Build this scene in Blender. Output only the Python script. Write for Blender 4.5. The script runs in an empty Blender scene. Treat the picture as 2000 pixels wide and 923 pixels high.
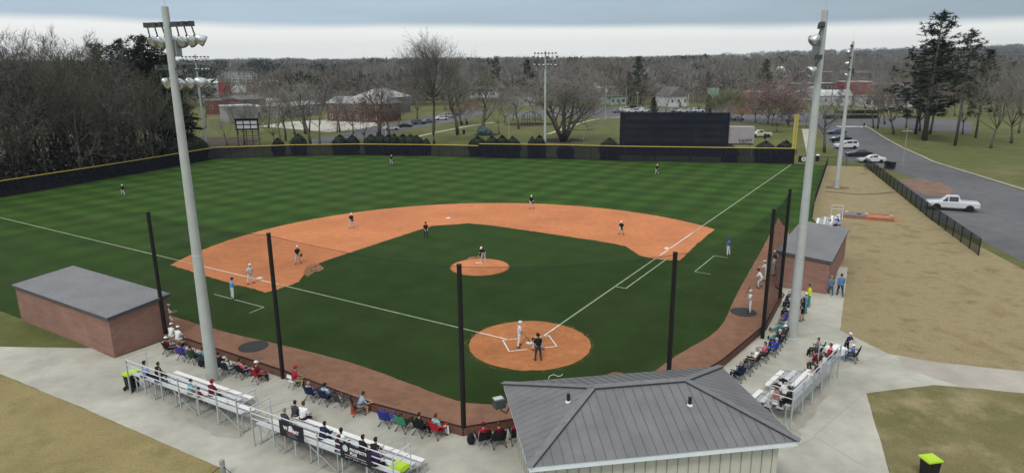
import bpy, bmesh, math, random
import numpy as np
from mathutils import Vector, Matrix, noise
R = math.radians
rnd = random.Random(7)
S = bpy.context.scene
COL = S.collection

# ------------------------------------------------------------------ camera geometry
FPX, PITCH, ROLL, CAMH = 1292.15, 0.248928851, -0.00824100360, 17.4687
HX, HY, TH = 1.13826, 40.11058, 1.01365635      # home plate and direction of the first base line
_c, _s, _cr, _sr = math.cos(PITCH), math.sin(PITCH), math.cos(ROLL), math.sin(ROLL)

def ray(px, py):
    u, v = px - 1000, py - 461.5
    a = u * _cr + v * _sr; b = -u * _sr + v * _cr
    x = a / FPX; up = -b / FPX
    return Vector((x, _c + up * _s, -_s + up * _c))

def G(px, py, z=0.0):
    r = ray(px, py); t = (z - CAMH) / r.z
    return Vector((r.x * t, r.y * t, z))

def sstep(a, b, x):
    t = min(1, max(0, (x - a) / (b - a))); return t * t * (3 - 2 * t)

def T(x, y):
    """height of the land: level round the ball field, rising to low hills far off"""
    h = 9 * sstep(300, 720, y)
    if y > 700:
        side = 0.7 + 0.85 * sstep(500, 1700, x)
        h += sstep(800, 2600, y) * 34 * side * (1 + 0.5 * noise.noise(Vector((x / 520, y / 700, 1.3))))
    if y > 380:
        h += sstep(380, 700, y) * 3.0 * noise.noise(Vector((x / 140, y / 160, 4.7)))
    return h

def GT(px, py):
    """where the sight line of a measured point meets the land"""
    r = ray(px, py)
    t = 60.0
    for _ in range(4000):
        p = r * t
        if CAMH + p.z <= T(p.x, p.y): break
        t += 1.0
    return Vector((p.x, p.y, T(p.x, p.y)))

def F(u, v, z=0.0):
    ca, sa = math.cos(TH), math.sin(TH)
    return Vector((HX + u * ca - v * sa, HY + u * sa + v * ca, z))

# ------------------------------------------------------------------ materials
def _new(name):
    m = bpy.data.materials.new(name); m.use_nodes = True
    nt = m.node_tree; nt.nodes.clear()
    return m, nt

def N(nt, t, **k):
    n = nt.nodes.new(t)
    for a, b in k.items():
        if a.startswith('i_'):
            n.inputs[int(a[2:]) if a[2:].isdigit() else a[2:].replace('_', ' ')].default_value = b
        else: setattr(n, a, b)
    return n

def L(nt, a, b): nt.links.new(a, b)

def rgba(c): return (c[0], c[1], c[2], 1)

_mc = {}
def mat(name, col, rough=.8, var=.15, scale=3.0, bump=0.0, bscale=None, metal=0.0, spec=.3, col2=None, scale2=None, var2=0.0, detail=6, coat=0):
    """principled surface whose colour wanders with two octaves of noise"""
    key = (name, tuple(col))
    if key in _mc: return _mc[key]
    m, nt = _new(name)
    out = N(nt, 'ShaderNodeOutputMaterial'); b = N(nt, 'ShaderNodeBsdfPrincipled')
    L(nt, b.outputs[0], out.inputs[0])
    b.inputs['Roughness'].default_value = rough; b.inputs['Metallic'].default_value = metal
    b.inputs['Specular IOR Level'].default_value = spec
    if coat: b.inputs['Coat Weight'].default_value = coat
    tc = N(nt, 'ShaderNodeTexCoord')
    nz = N(nt, 'ShaderNodeTexNoise'); nz.inputs['Scale'].default_value = scale; nz.inputs['Detail'].default_value = detail
    nz.inputs['Roughness'].default_value = .65
    L(nt, tc.outputs['Object'], nz.inputs['Vector'])
    rp = N(nt, 'ShaderNodeValToRGB')
    c2 = col2 or tuple(x * (1 + var) for x in col); c1 = tuple(x * (1 - var) for x in col)
    rp.color_ramp.elements[0].position = .34; rp.color_ramp.elements[1].position = .66
    rp.color_ramp.elements[0].color = rgba(c1 if col2 is None else col); rp.color_ramp.elements[1].color = rgba(c2)
    L(nt, nz.outputs['Fac'], rp.inputs[0])
    last = rp.outputs[0]
    if var2:
        n2 = N(nt, 'ShaderNodeTexNoise'); n2.inputs['Scale'].default_value = scale2 or scale * .1; n2.inputs['Detail'].default_value = 4
        L(nt, tc.outputs['Object'], n2.inputs['Vector'])
        mr = N(nt, 'ShaderNodeMapRange'); mr.inputs[1].default_value = .3; mr.inputs[2].default_value = .7
        mr.inputs[3].default_value = 1 - var2; mr.inputs[4].default_value = 1 + var2
        L(nt, n2.outputs['Fac'], mr.inputs[0])
        mx = N(nt, 'ShaderNodeVectorMath', operation='SCALE'); L(nt, last, mx.inputs[0]); L(nt, mr.outputs[0], mx.inputs['Scale'])
        last = mx.outputs[0]
    L(nt, last, b.inputs['Base Color'])
    if bump:
        bz = N(nt, 'ShaderNodeTexNoise'); bz.inputs['Scale'].default_value = bscale or scale * 6; bz.inputs['Detail'].default_value = 4
        L(nt, tc.outputs['Object'], bz.inputs['Vector'])
        bp = N(nt, 'ShaderNodeBump'); bp.inputs['Strength'].default_value = bump; bp.inputs['Distance'].default_value = .02
        L(nt, bz.outputs['Fac'], bp.inputs['Height']); L(nt, bp.outputs[0], b.inputs['Normal'])
    _mc[key] = m
    return m

def srgb(r, g, b):
    f = lambda v: (v / 255 / 12.92) if v / 255 <= .04045 else ((v / 255 + .055) / 1.055) ** 2.4
    return (f(r), f(g), f(b))

_fc = {}
def fab(c):
    """cloth of a given colour"""
    c = tuple(round(x, 3) for x in c)
    if c not in _fc: _fc[c] = mat('cloth_%d' % len(_fc), c, rough=.9, var=.12, scale=14, spec=.15)
    return _fc[c]

# ------------------------------------------------------------------ mesh builder
class MB:
    def __init__(s): s.v = []; s.f = []; s.m = []
    def add(s, vs, fs, mi=0):
        o = len(s.v); s.v.extend([tuple(p) for p in vs]); s.f.extend([tuple(i + o for i in f) for f in fs]); s.m.extend([mi] * len(fs)); return s
    def box(s, c, d, rz=0.0, mi=0, M=None, tap=1.0):
        x, y, z = d[0] / 2, d[1] / 2, d[2] / 2
        P = [(-x, -y, -z), (x, -y, -z), (x, y, -z), (-x, y, -z), (-x * tap, -y * tap, z), (x * tap, -y * tap, z), (x * tap, y * tap, z), (-x * tap, y * tap, z)]
        Q = (M or Matrix.Rotation(rz, 3, 'Z')); c = Vector(c)
        return s.add([Q @ Vector(p) + c for p in P], [(0, 3, 2, 1), (4, 5, 6, 7), (0, 1, 5, 4), (1, 2, 6, 5), (2, 3, 7, 6), (3, 0, 4, 7)], mi)
    def bar(s, a, b, w, h, mi=0):
        """square bar from a to b"""
        a, b = Vector(a), Vector(b); d = b - a; l = d.length
        if l < 1e-6: return s
        M = d.to_track_quat('X', 'Z').to_matrix()
        return s.box((a + b) / 2, (l, w, h), M=M, mi=mi)
    def tube(s, a, b, r0, r1=None, n=8, mi=0, cap=True):
        r1 = r0 if r1 is None else r1
        a, b = Vector(a), Vector(b); d = b - a
        if d.length < 1e-6: return s
        M = d.to_track_quat('Z', 'Y').to_matrix()
        V = []
        for p, r in ((a, r0), (b, r1)):
            for i in range(n):
                t = 2 * math.pi * i / n; V.append(p + M @ Vector((math.cos(t) * r, math.sin(t) * r, 0)))
        fs = [(i, (i + 1) % n, n + (i + 1) % n, n + i) for i in range(n)]
        if cap: fs += [tuple(range(n - 1, -1, -1)), tuple(range(n, 2 * n))]
        return s.add(V, fs, mi)
    def path(s, pts, r, n=6, mi=0):
        """tube along points; r a number or a list"""
        pts = [Vector(p) for p in pts]; rr = r if isinstance(r, (list, tuple)) else [r] * len(pts)
        V = []; k = len(pts)
        for i, p in enumerate(pts):
            d = (pts[min(i + 1, k - 1)] - pts[max(i - 1, 0)])
            if d.length < 1e-9: d = Vector((0, 0, 1))
            M = d.to_track_quat('Z', 'Y').to_matrix()
            for j in range(n):
                t = 2 * math.pi * j / n; V.append(p + M @ Vector((math.cos(t) * rr[i], math.sin(t) * rr[i], 0)))
        fs = []
        for i in range(k - 1):
            for j in range(n): fs.append((i * n + j, i * n + (j + 1) % n, (i + 1) * n + (j + 1) % n, (i + 1) * n + j))
        fs += [tuple(range(n - 1, -1, -1)), tuple(range((k - 1) * n, k * n))]
        return s.add(V, fs, mi)
    def lathe(s, prof, c=(0, 0, 0), n=24, M=None, mi=0, sx=1, sy=1):
        V = []; c = Vector(c); k = len(prof)
        for r, z in prof:
            for j in range(n):
                t = 2 * math.pi * j / n; p = Vector((math.cos(t) * r * sx, math.sin(t) * r * sy, z))
                V.append((M @ p if M else p) + c)
        fs = []
        for i in range(k - 1):
            for j in range(n): fs.append((i * n + j, i * n + (j + 1) % n, (i + 1) * n + (j + 1) % n, (i + 1) * n + j))
        if prof[0][0] > 1e-6: fs.append(tuple(range(n - 1, -1, -1)))
        if prof[-1][0] > 1e-6: fs.append(tuple(range((k - 1) * n, k * n)))
        return s.add(V, fs, mi)
    def ell(s, c, r, n=12, k=8, M=None, mi=0):
        prof = [(max(1e-5, math.sin(math.pi * i / k)), -math.cos(math.pi * i / k)) for i in range(k + 1)]
        Q = (M or Matrix.Identity(3)) @ Matrix.Diagonal(Vector(r))
        return s.lathe(prof, c, n, Q, mi)
    def prism(s, poly, z0, z1, mi=0):
        n = len(poly); V = [(p[0], p[1], z0) for p in poly] + [(p[0], p[1], z1) for p in poly]
        fs = [tuple(range(n - 1, -1, -1)), tuple(range(n, 2 * n))] + [(i, (i + 1) % n, n + (i + 1) % n, n + i) for i in range(n)]
        return s.add(V, fs, mi)
    def quad(s, a, b, c, d, mi=0): return s.add([a, b, c, d], [(0, 1, 2, 3)], mi)
    def mesh(s, name, mats, smooth=False):
        me = bpy.data.meshes.new(name); me.from_pydata(s.v, [], s.f)
        for m in (mats if isinstance(mats, (list, tuple)) else [mats]): me.materials.append(m)
        if len(set(s.m)) > 1: me.polygons.foreach_set('material_index', s.m)
        if smooth: me.polygons.foreach_set('use_smooth', [True] * len(s.f))
        me.update(); return me
    def build(s, name, mats, parent=None, smooth=False, loc=None):
        o = bpy.data.objects.new(name, s.mesh(name, mats, smooth)); COL.objects.link(o)
        if parent is not None: o.parent = parent
        if loc is not None: o.location = loc
        return o

def link(name, me, parent=None):
    o = bpy.data.objects.new(name, me); COL.objects.link(o)
    if parent is not None: o.parent = parent
    return o

def tag(o, label, cat, group=None, kind=None):
    if label: o['label'] = label
    if cat: o['category'] = cat
    if group: o['group'] = group
    if kind: o['kind'] = kind
    return o

def thing(name, label, cat, loc=(0, 0, 0), rz=0.0, group=None):
    o = bpy.data.objects.new(name, None); o.empty_display_size = .3; COL.objects.link(o)
    o.location = loc; o.rotation_euler = (0, 0, rz)
    return tag(o, label, cat, group)

_kids = {}
def kids(o):
    return [c for c in COL.objects if c.parent is o]

def dup(o, kidmap, parent=None):
    """copy of a thing with copies of its parts and sub-parts; kidmap caches children lists"""
    c = o.copy(); COL.objects.link(c)
    if parent is not None: c.parent = parent
    k = kidmap.get(o.name)
    if k is None: k = kidmap[o.name] = kids(o)
    for ch in k: dup(ch, kidmap, c)
    return c
KM = {}

def setmat(o, m, i=0):
    o.material_slots[i].link = 'OBJECT'; o.material_slots[i].material = m

def smooth_poly(pts, sub=6, closed=True):
    n = len(pts); out = []
    for i in range(n if closed else n - 1):
        p0, p1, p2, p3 = (pts[(i - 1) % n], pts[i], pts[(i + 1) % n], pts[(i + 2) % n]) if closed else (pts[max(i - 1, 0)], pts[i], pts[i + 1], pts[min(i + 2, n - 1)])
        for k in range(sub):
            t = k / sub
            out.append(.5 * ((2 * p1) + (p2 - p0) * t + (2 * p0 - 5 * p1 + 4 * p2 - p3) * t * t + (3 * p1 - p0 - 3 * p2 + p3) * t ** 3))
    if not closed: out.append(pts[-1])
    return out

def ragged(pts, amp=.06, step=.5, seed=1):
    """boundary broken up the way a mown or raked edge is"""
    r = random.Random(seed); out = []
    n = len(pts)
    for i in range(n):
        a, b = Vector(pts[i][:2]), Vector(pts[(i + 1) % n][:2]); k = max(1, min(60, int((b - a).length / step)))
        for j in range(k):
            p = a.lerp(b, j / k); out.append(p + Vector((r.gauss(0, amp), r.gauss(0, amp))))
    return out

def sheet(name, pts, z, m, amp=0, seed=1, step=.5):
    if amp: pts = ragged(pts, amp, step, seed)
    mb = MB(); mb.add([(p[0], p[1], z) for p in pts], [tuple(range(len(pts)))])
    me = mb.mesh(name, m)
    bm = bmesh.new(); bm.from_mesh(me); bm.normal_update()
    for f in bm.faces:
        if f.normal.z < 0: f.normal_flip()
    bmesh.ops.triangulate(bm, faces=bm.faces[:], ngon_method='EAR_CLIP')
    bm.to_mesh(me); bm.free()
    o = link(name, me); o['kind'] = 'structure'; return o

def PX(*pts, z=0): return [G(p[0], p[1], z) for p in pts]

def text_mesh(body, size, extrude=.004, bold=0.0, align='CENTER'):
    cu = bpy.data.curves.new('lettering', 'FONT'); cu.body = body; cu.size = size; cu.extrude = extrude; cu.offset = bold
    cu.align_x = align; cu.align_y = 'CENTER'; cu.resolution_u = 3
    o = bpy.data.objects.new('lettering', cu); COL.objects.link(o)
    bpy.context.view_layer.update()
    me = bpy.data.meshes.new_from_object(o.evaluated_get(bpy.context.evaluated_depsgraph_get()))
    bpy.data.objects.remove(o); me.name = 'lettering'; me.materials.clear()
    return me
# tunable light and air
HAZE = 0.00014
SUN_E = 1.5
EXPO = 0.0
BAND = (1.12, 1.13, 1.09)
DECK_LOW = (.44, .555, .65)
DECK_TOP = (1.18, 1.18, 1.15)
EDGE0, EDGE1, EDGE_X, EDGE_W, EDGE_W2 = .047, .061, .012, .012, .03

# ================================================================== surfaces
def grass_mat(name, cA, cB, stripes=0.0, period=7.2, patch=None, patch_amt=.5, pscale=.12, far=None, near=None):
    m, nt = _new(name)
    out = N(nt, 'ShaderNodeOutputMaterial'); b = N(nt, 'ShaderNodeBsdfPrincipled'); L(nt, b.outputs[0], out.inputs[0])
    b.inputs['Roughness'].default_value = .95; b.inputs['Specular IOR Level'].default_value = .12
    g = N(nt, 'ShaderNodeTexCoord'); P = g.outputs['Object']
    def noise_(sc, det=5, rough=.6):
        n = N(nt, 'ShaderNodeTexNoise'); n.inputs['Scale'].default_value = sc; n.inputs['Detail'].default_value = det; n.inputs['Roughness'].default_value = rough
        L(nt, P, n.inputs['Vector']); return n.outputs['Fac']
    def ramp(fac, lo, hi, a, c):
        mr = N(nt, 'ShaderNodeMapRange'); L(nt, fac, mr.inputs[0])
        for i, v in enumerate((lo, hi, a, c)): mr.inputs[i + 1].default_value = v
        return mr.outputs[0]
    mx = N(nt, 'ShaderNodeMix', data_type='RGBA'); mx.inputs[6].default_value = rgba(cA); mx.inputs[7].default_value = rgba(cB)
    L(nt, ramp(noise_(.35, 8, .7), .35, .65, 0, 1), mx.inputs[0]); last = mx.outputs[2]; nearf = None
    if near:   # nearer grass painted darker: how light falls on steeply viewed blades, put into colour
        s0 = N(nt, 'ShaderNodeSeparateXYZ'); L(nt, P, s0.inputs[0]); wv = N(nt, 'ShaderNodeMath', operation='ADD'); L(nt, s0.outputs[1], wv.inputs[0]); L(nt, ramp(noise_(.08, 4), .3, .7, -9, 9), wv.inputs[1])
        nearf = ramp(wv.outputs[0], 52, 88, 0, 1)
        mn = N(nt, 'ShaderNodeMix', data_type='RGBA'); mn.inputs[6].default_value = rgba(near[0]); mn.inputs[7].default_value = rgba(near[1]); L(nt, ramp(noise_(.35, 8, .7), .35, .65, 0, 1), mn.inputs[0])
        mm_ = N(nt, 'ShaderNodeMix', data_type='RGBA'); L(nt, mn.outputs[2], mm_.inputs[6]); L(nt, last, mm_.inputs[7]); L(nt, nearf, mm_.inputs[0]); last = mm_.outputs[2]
    if patch:
        m2 = N(nt, 'ShaderNodeMix', data_type='RGBA'); m2.inputs[7].default_value = rgba(patch); L(nt, last, m2.inputs[6])
        L(nt, ramp(noise_(pscale, 7, .68), .5, .68, 0, patch_amt), m2.inputs[0]); last = m2.outputs[2]
    if far:
        s2 = N(nt, 'ShaderNodeSeparateXYZ'); L(nt, P, s2.inputs[0]); m3 = N(nt, 'ShaderNodeMix', data_type='RGBA'); m3.inputs[7].default_value = rgba(far); L(nt, last, m3.inputs[6]); L(nt, ramp(s2.outputs[1], 300, 420, 0, .9), m3.inputs[0]); last = m3.outputs[2]
    fac = ramp(noise_(9, 4, .8), .3, .7, .74, 1.26)
    if stripes:
        sep = N(nt, 'ShaderNodeSeparateXYZ')
        mp = N(nt, 'ShaderNodeMapping'); mp.inputs['Rotation'].default_value = (0, 0, -TH); L(nt, P, mp.inputs[0]); L(nt, mp.outputs[0], sep.inputs[0])
        wob = ramp(noise_(.25, 2), .3, .7, -.35, .35)
        tot = None
        for k in (0, 1):
            ad = N(nt, 'ShaderNodeMath', operation='ADD'); L(nt, sep.outputs[k], ad.inputs[0]); L(nt, wob, ad.inputs[1])
            mu = N(nt, 'ShaderNodeMath', operation='MULTIPLY'); L(nt, ad.outputs[0], mu.inputs[0]); mu.inputs[1].default_value = 2 * math.pi / period
            sn = N(nt, 'ShaderNodeMath', operation='SINE'); L(nt, mu.outputs[0], sn.inputs[0])
            r = ramp(sn.outputs[0], -.6, .6, 1 - stripes, 1 + stripes)
            if tot is None: tot = r
            else:
                mm = N(nt, 'ShaderNodeMath', operation='MULTIPLY'); L(nt, tot, mm.inputs[0]); L(nt, r, mm.inputs[1]); tot = mm.outputs[0]
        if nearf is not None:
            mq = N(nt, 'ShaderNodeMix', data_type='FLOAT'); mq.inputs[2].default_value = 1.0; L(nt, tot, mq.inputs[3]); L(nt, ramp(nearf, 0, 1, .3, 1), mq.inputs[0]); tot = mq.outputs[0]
        mm = N(nt, 'ShaderNodeMath', operation='MULTIPLY'); L(nt, tot, mm.inputs[0]); L(nt, fac, mm.inputs[1]); fac = mm.outputs[0]
    sc = N(nt, 'ShaderNodeVectorMath', operation='SCALE'); L(nt, last, sc.inputs[0]); L(nt, fac, sc.inputs['Scale'])
    L(nt, sc.outputs[0], b.inputs['Base Color'])
    bz = N(nt, 'ShaderNodeBump'); bz.inputs['Strength'].default_value = .5; bz.inputs['Distance'].default_value = .04
    L(nt, noise_(22, 3, .8), bz.inputs['Height']); L(nt, bz.outputs[0], b.inputs['Normal'])
    return m

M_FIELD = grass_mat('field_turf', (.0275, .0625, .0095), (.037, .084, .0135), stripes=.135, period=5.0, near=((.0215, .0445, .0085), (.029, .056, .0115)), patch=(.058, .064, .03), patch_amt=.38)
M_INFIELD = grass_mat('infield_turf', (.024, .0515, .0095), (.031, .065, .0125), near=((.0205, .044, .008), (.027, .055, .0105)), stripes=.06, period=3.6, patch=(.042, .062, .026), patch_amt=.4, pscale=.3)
M_PARK = grass_mat('park_grass', (.085, .1, .03), (.13, .135, .05), patch=(.2, .165, .085), patch_amt=.7, pscale=.05)
M_DRY = grass_mat('dormant_grass', (.225, .178, .09), (.36, .295, .18), patch=(.16, .128, .056), patch_amt=.9, pscale=.35)
M_DRYL = grass_mat('dormant_lawn', (.23, .185, .085), (.29, .235, .115), patch=(.15, .135, .05), patch_amt=.7, pscale=.4)
M_GREENP = grass_mat('thin_lawn', (.13, .125, .05), (.2, .17, .085), patch=(.3, .25, .14), patch_amt=.9, pscale=.3)
M_DIRT = mat('infield_clay', (.505, .192, .085), rough=.95, var=.1, scale=1.4, var2=.13, scale2=.16, bump=.25, bscale=14, spec=.1)
M_CLAY = mat('plate_clay', (.45, .178, .072), rough=.95, var=.15, scale=2.2, var2=.12, scale2=.5, bump=.25, bscale=14, spec=.1)
M_TRACK = mat('track_dirt', (.27, .143, .094), rough=.95, var=.13, scale=1.6, var2=.1, scale2=.22, bump=.3, bscale=14, spec=.1)
M_CONC = mat('concrete', (.395, .383, .33), rough=.9, var=.13, scale=.6, var2=.15, scale2=.16, bump=.1, bscale=20, spec=.2)
M_CONC2 = mat('pale_concrete', (.41, .375, .325), rough=.9, var=.1, scale=.5, var2=.1, scale2=.1, spec=.2)
M_ASPH = mat('asphalt', (.115, .115, .122), rough=.9, var=.14, scale=.5, var2=.16, scale2=.06, bump=.1, bscale=20, spec=.25)
M_YARD = mat('pale_yard', (.42, .4, .35), rough=.9, var=.12, scale=.2, spec=.2)
M_MULCH = mat('mulch', (.045, .032, .03), rough=1, var=.3, scale=2, spec=.1)
M_CHALK = mat('chalk', (.72, .7, .64), rough=.9, var=.22, scale=3.5, spec=.1)
M_CHALKG = mat('chalk_on_grass', (.36, .42, .3), rough=.9, var=.3, scale=3.0, spec=.1)
M_WHITE = mat('white_paint', (.74, .74, .73), rough=.5, var=.06, scale=4)
M_RUBBER = mat('black_rubber_mat', (.045, .045, .048), rough=.85, var=.2, scale=3)

# --- the land: one sheet to the horizon
def build_ground():
    xs = [-4200, -3400, -2700, -2200] + list(range(-1800, 1801, 60)) + [2200, 2700, 3400, 4200]
    ys = [-400, -200, -80, 0, 60, 120, 180, 240, 300] + list(range(330, 900, 30)) + list(range(940, 2700, 60)) + [3000, 3600, 4600]
    mb = MB(); n = len(xs)
    mb.v = [(x, y, T(x, y) - .02) for y in ys for x in xs]
    mb.f = [(j * n + i, j * n + i + 1, (j + 1) * n + i + 1, (j + 1) * n + i) for j in range(len(ys) - 1) for i in range(n - 1)]
    mb.m = [0] * len(mb.f)
    o = mb.build('ground', grass_mat('land', (.085, .1, .03), (.13, .135, .05), patch=(.2, .165, .085), patch_amt=.7, pscale=.05, far=(.1, .085, .065)), smooth=True); o['kind'] = 'structure'
build_ground()

# --- fence line of the outfield (base points), left field corner runs out of the frame
FENCE_L = [Vector((-86, 64, 0)), Vector((-76.5, 86, 0)), Vector((-68.7, 107.2, 0)), Vector((-65, 118.5, 0)), Vector((-60.3, 134.5, 0)), Vector((-45.3, 138.2, 0)), Vector((-32.3, 138.8, 0)), Vector((-15, 136.2, 0)), Vector((-6.7, 133.8, 0))]
FENCE_R = [Vector((-6.4, 132.9, 0)), Vector((9.2, 130.2, 0)), Vector((21.7, 126.6, 0)), Vector((51.9, 121.0, 0))]
RF1 = [Vector((52.3, 121.0, 0)), Vector((56.9, 118.6, 0)), Vector((39.15, 83.96, 0)), Vector((35.6, 76.5, 0))]
CURB = [Vector((-22.6, 41.2, 0)), Vector((-13.55, 35.7, 0)), Vector((-7.67, 31.75, 0)), Vector((-2.47, 29.15, 0)), Vector((0.2, 29.95, 0)), Vector((8.6, 32.8, 0)), Vector((12.56, 36.6, 0)), Vector((17.3, 42.3, 0)), Vector((20.6, 48.0, 0))]

field = [p for p in FENCE_L] + [p for p in FENCE_R] + RF1[:1] + RF1[1:] + [F(34, -15), F(20, -15), Vector((20.8, 48.3, 0))] + CURB[::-1] + [F(-11.5, 22), F(-15, 34), F(-15.5, 60)]
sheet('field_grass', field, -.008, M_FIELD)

# warning track and foul ground dirt round the backstop
inner = PX((1520, 425), (1497, 470), (1440, 572), (1405, 640), (1330, 688), (1250, 738)) + \
        [Vector((6, 36.0, 0)), Vector((2.6, 33.4, 0))] + PX((990, 786), (945, 788), (900, 783), (850, 767), (700, 712), (560, 675), (450, 650), (345, 619)) + [F(-8.8, 30)]
inner = smooth_poly(inner, 4, closed=False)
outer = [F(-11.5, 30), F(-11.5, 21.6)] + CURB + [F(18.5, -12.3), F(20.3, -11.3), F(33, -11.3)]
sheet('warning_track', inner + outer, -.004, M_TRACK, amp=.018, seed=3)

# skinned infield
dirt_px = [(1396, 447), (1360, 477), (1328, 508), (1301, 507.5), (1267, 503), (1240, 495), (1228, 489), (1222, 480),
           (1180, 472), (1019, 448), (950, 438.5), (915, 435.5), (895, 437.5), (871, 439), (845, 440.5), (820, 448), (740, 474), (640, 507), (617, 516), (605, 522),
           (599, 528), (598.5, 538), (587, 548.5), (570, 555), (542, 564.5), (518, 571), (497, 564), (448, 552), (405, 539), (333, 517)]
C0 = F(18.44 / 2 ** .5, 18.44 / 2 ** .5)
a0 = G(333, 517) - C0; a1 = G(1396, 447) - C0
t0 = math.atan2(a0.y, a0.x); t1 = math.atan2(a1.y, a1.x)
if t0 < t1: t0 += 2 * math.pi
arc = []
for i in range(1, 60):
    t = t0 + (t1 - t0) * i / 60; r = a0.length + (a1.length - a0.length) * i / 60
    r += (28.96 - r) * math.sin(math.pi * i / 60) ** .5
    arc.append(C0 + Vector((math.cos(t), math.sin(t), 0)) * r)
sheet('infield_dirt', PX(*dirt_px) + arc, -.004, M_DIRT, amp=.035, seed=5, step=.4)
# infield turf as its own sheet, inside the base lines (cut short of the clay)
inf = [G(*p) for p in dirt_px[7:21]]
inf = [p for p in inf]
home_l = F(.6, 21.5); home_r = F(22.5, .6)
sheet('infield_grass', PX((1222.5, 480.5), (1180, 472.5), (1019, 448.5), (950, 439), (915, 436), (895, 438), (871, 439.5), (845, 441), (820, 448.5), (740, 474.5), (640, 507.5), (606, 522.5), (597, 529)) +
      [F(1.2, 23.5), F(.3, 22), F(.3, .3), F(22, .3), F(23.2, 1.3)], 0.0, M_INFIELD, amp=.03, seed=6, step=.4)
def patchy(name, col, lo, hi, sc):
    m, nt = _new(name); out = N(nt, 'ShaderNodeOutputMaterial'); b = N(nt, 'ShaderNodeBsdfPrincipled'); t = N(nt, 'ShaderNodeBsdfTransparent'); mx = N(nt, 'ShaderNodeMixShader')
    b.inputs['Base Color'].default_value = rgba(col); b.inputs['Roughness'].default_value = .95
    tc = N(nt, 'ShaderNodeTexCoord'); nz = N(nt, 'ShaderNodeTexNoise'); nz.inputs['Scale'].default_value = sc; nz.inputs['Detail'].default_value = 6; nz.inputs['Roughness'].default_value = .75
    L(nt, tc.outputs['Object'], nz.inputs[0]); mr = N(nt, 'ShaderNodeMapRange')
    for i, v in enumerate((lo, hi, 0, 1)): mr.inputs[i + 1].default_value = v
    L(nt, nz.outputs['Fac'], mr.inputs[0]); L(nt, mr.outputs[0], mx.inputs[0]); L(nt, t.outputs[0], mx.inputs[1]); L(nt, b.outputs[0], mx.inputs[2]); L(nt, mx.outputs[0], out.inputs[0]); return m
M_SCUFF = patchy('scuffed_clay', (.33, .16, .075), .36, .56, 2.4)
M_DUST = patchy('tracked_clay', (.2, .125, .06), .48, .7, 3.0)
# worn clay at third, scuffed over the grass edge
sheet('worn_dirt', smooth_poly(PX((592, 530), (600, 519), (616, 514), (630, 520), (628, 528), (612, 532), (600, 540)), 5), .004, M_SCUFF, amp=.06, seed=8, step=.3)
circ = lambda c, r, n=72: [c + Vector((math.cos(2 * math.pi * i / n) * r, math.sin(2 * math.pi * i / n) * r, 0)) for i in range(n)]
HC = F(.1, .1)
sheet('tracked_clay', circ(HC, 4.22), .002, M_DUST, amp=.08, seed=31, step=.3)
sheet('plate_circle_dirt', circ(HC, 3.97), .004, M_CLAY, amp=.025, seed=9, step=.3)
sheet('worn_dirt', smooth_poly([F(14.6, 12.9), F(15.3, 15.1), F(13.4, 15.1), F(13.0, 13.6), F(13.4, 12.6)], 5), .004, M_SCUFF, amp=.08, seed=10, step=.25)
# mound
mc = F(17.98 / 2 ** .5, 17.98 / 2 ** .5)
mb = MB(); prof = [(2.74, .004), (2.5, .035), (1.9, .11), (1.2, .2), (.75, .25), (1e-5, .254)]
mb.lathe(prof, (mc.x, mc.y, 0), 48)
o = mb.build('pitching_mound', M_DIRT, smooth=True); o['kind'] = 'structure'

# painted lines
def strip(name, a, b, w, z, m):
    a, b = Vector(a), Vector(b); d = (b - a); n = Vector((-d.y, d.x, 0)).normalized() * w / 2
    return sheet(name, ragged([a - n, b - n, b + n, a + n], .008, .35, 4), z, m)
def line_run(name, pts, w, z, m):
    mb = MB()
    for i in range(len(pts) - 1):
        a, b = Vector(pts[i]), Vector(pts[i + 1]); d = (b - a).normalized(); n = Vector((-d.y, d.x, 0)) * w / 2
        a2 = a - d * (w / 2 if i else 0); b2 = b - (d * w / 2 if i < len(pts) - 2 else Vector((0, 0, 0)))
        mb.quad(*[(q.x, q.y, z) for q in (a2 - n, b2 - n, b2 + n, a2 + n)])
    o = mb.build(name, m); o['kind'] = 'structure'; return o
for nm, pts, m in (('foul_line', [F(1.55, -.05), F(4.0, -.05)], M_CHALK), ('foul_line', [F(4.0, -.05), F(24.6, -.05)], M_CHALKG), ('foul_line', [F(24.6, -.05), F(26.9, -.05)], M_CHALK), ('foul_line', [F(27.5, -.05), F(34.8, -.05)], M_CHALK), ('foul_line', [F(34.8, -.05), F(94.4, -.05)], M_CHALKG),
                   ('foul_line', [F(-.05, 1.55), F(-.05, 4.0)], M_CHALK), ('foul_line', [F(-.05, 4.0), F(-.05, 24.6)], M_CHALKG), ('foul_line', [F(-.05, 24.6), F(-.05, 26.9)], M_CHALK), ('foul_line', [F(-.05, 27.5), F(-.05, 35.2)], M_CHALK), ('foul_line', [F(-.05, 35.2), F(-.05, 84)], M_CHALKG)):
    line_run(nm, pts, .115, .009, m)
line_run('running_lane_line', [F(13.75, -.12), F(13.75, -1.0), F(23.7, -1.0)], .11, .004, M_CHALKG)
line_run('coach_box_line', PX((1388, 535), (1357, 530), (1395, 499), (1422, 503)), .09, .004, M_CHALKG)
line_run('coach_box_line', PX((418, 574), (515, 599.5), (487, 611)), .09, .004, M_CHALKG)
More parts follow.
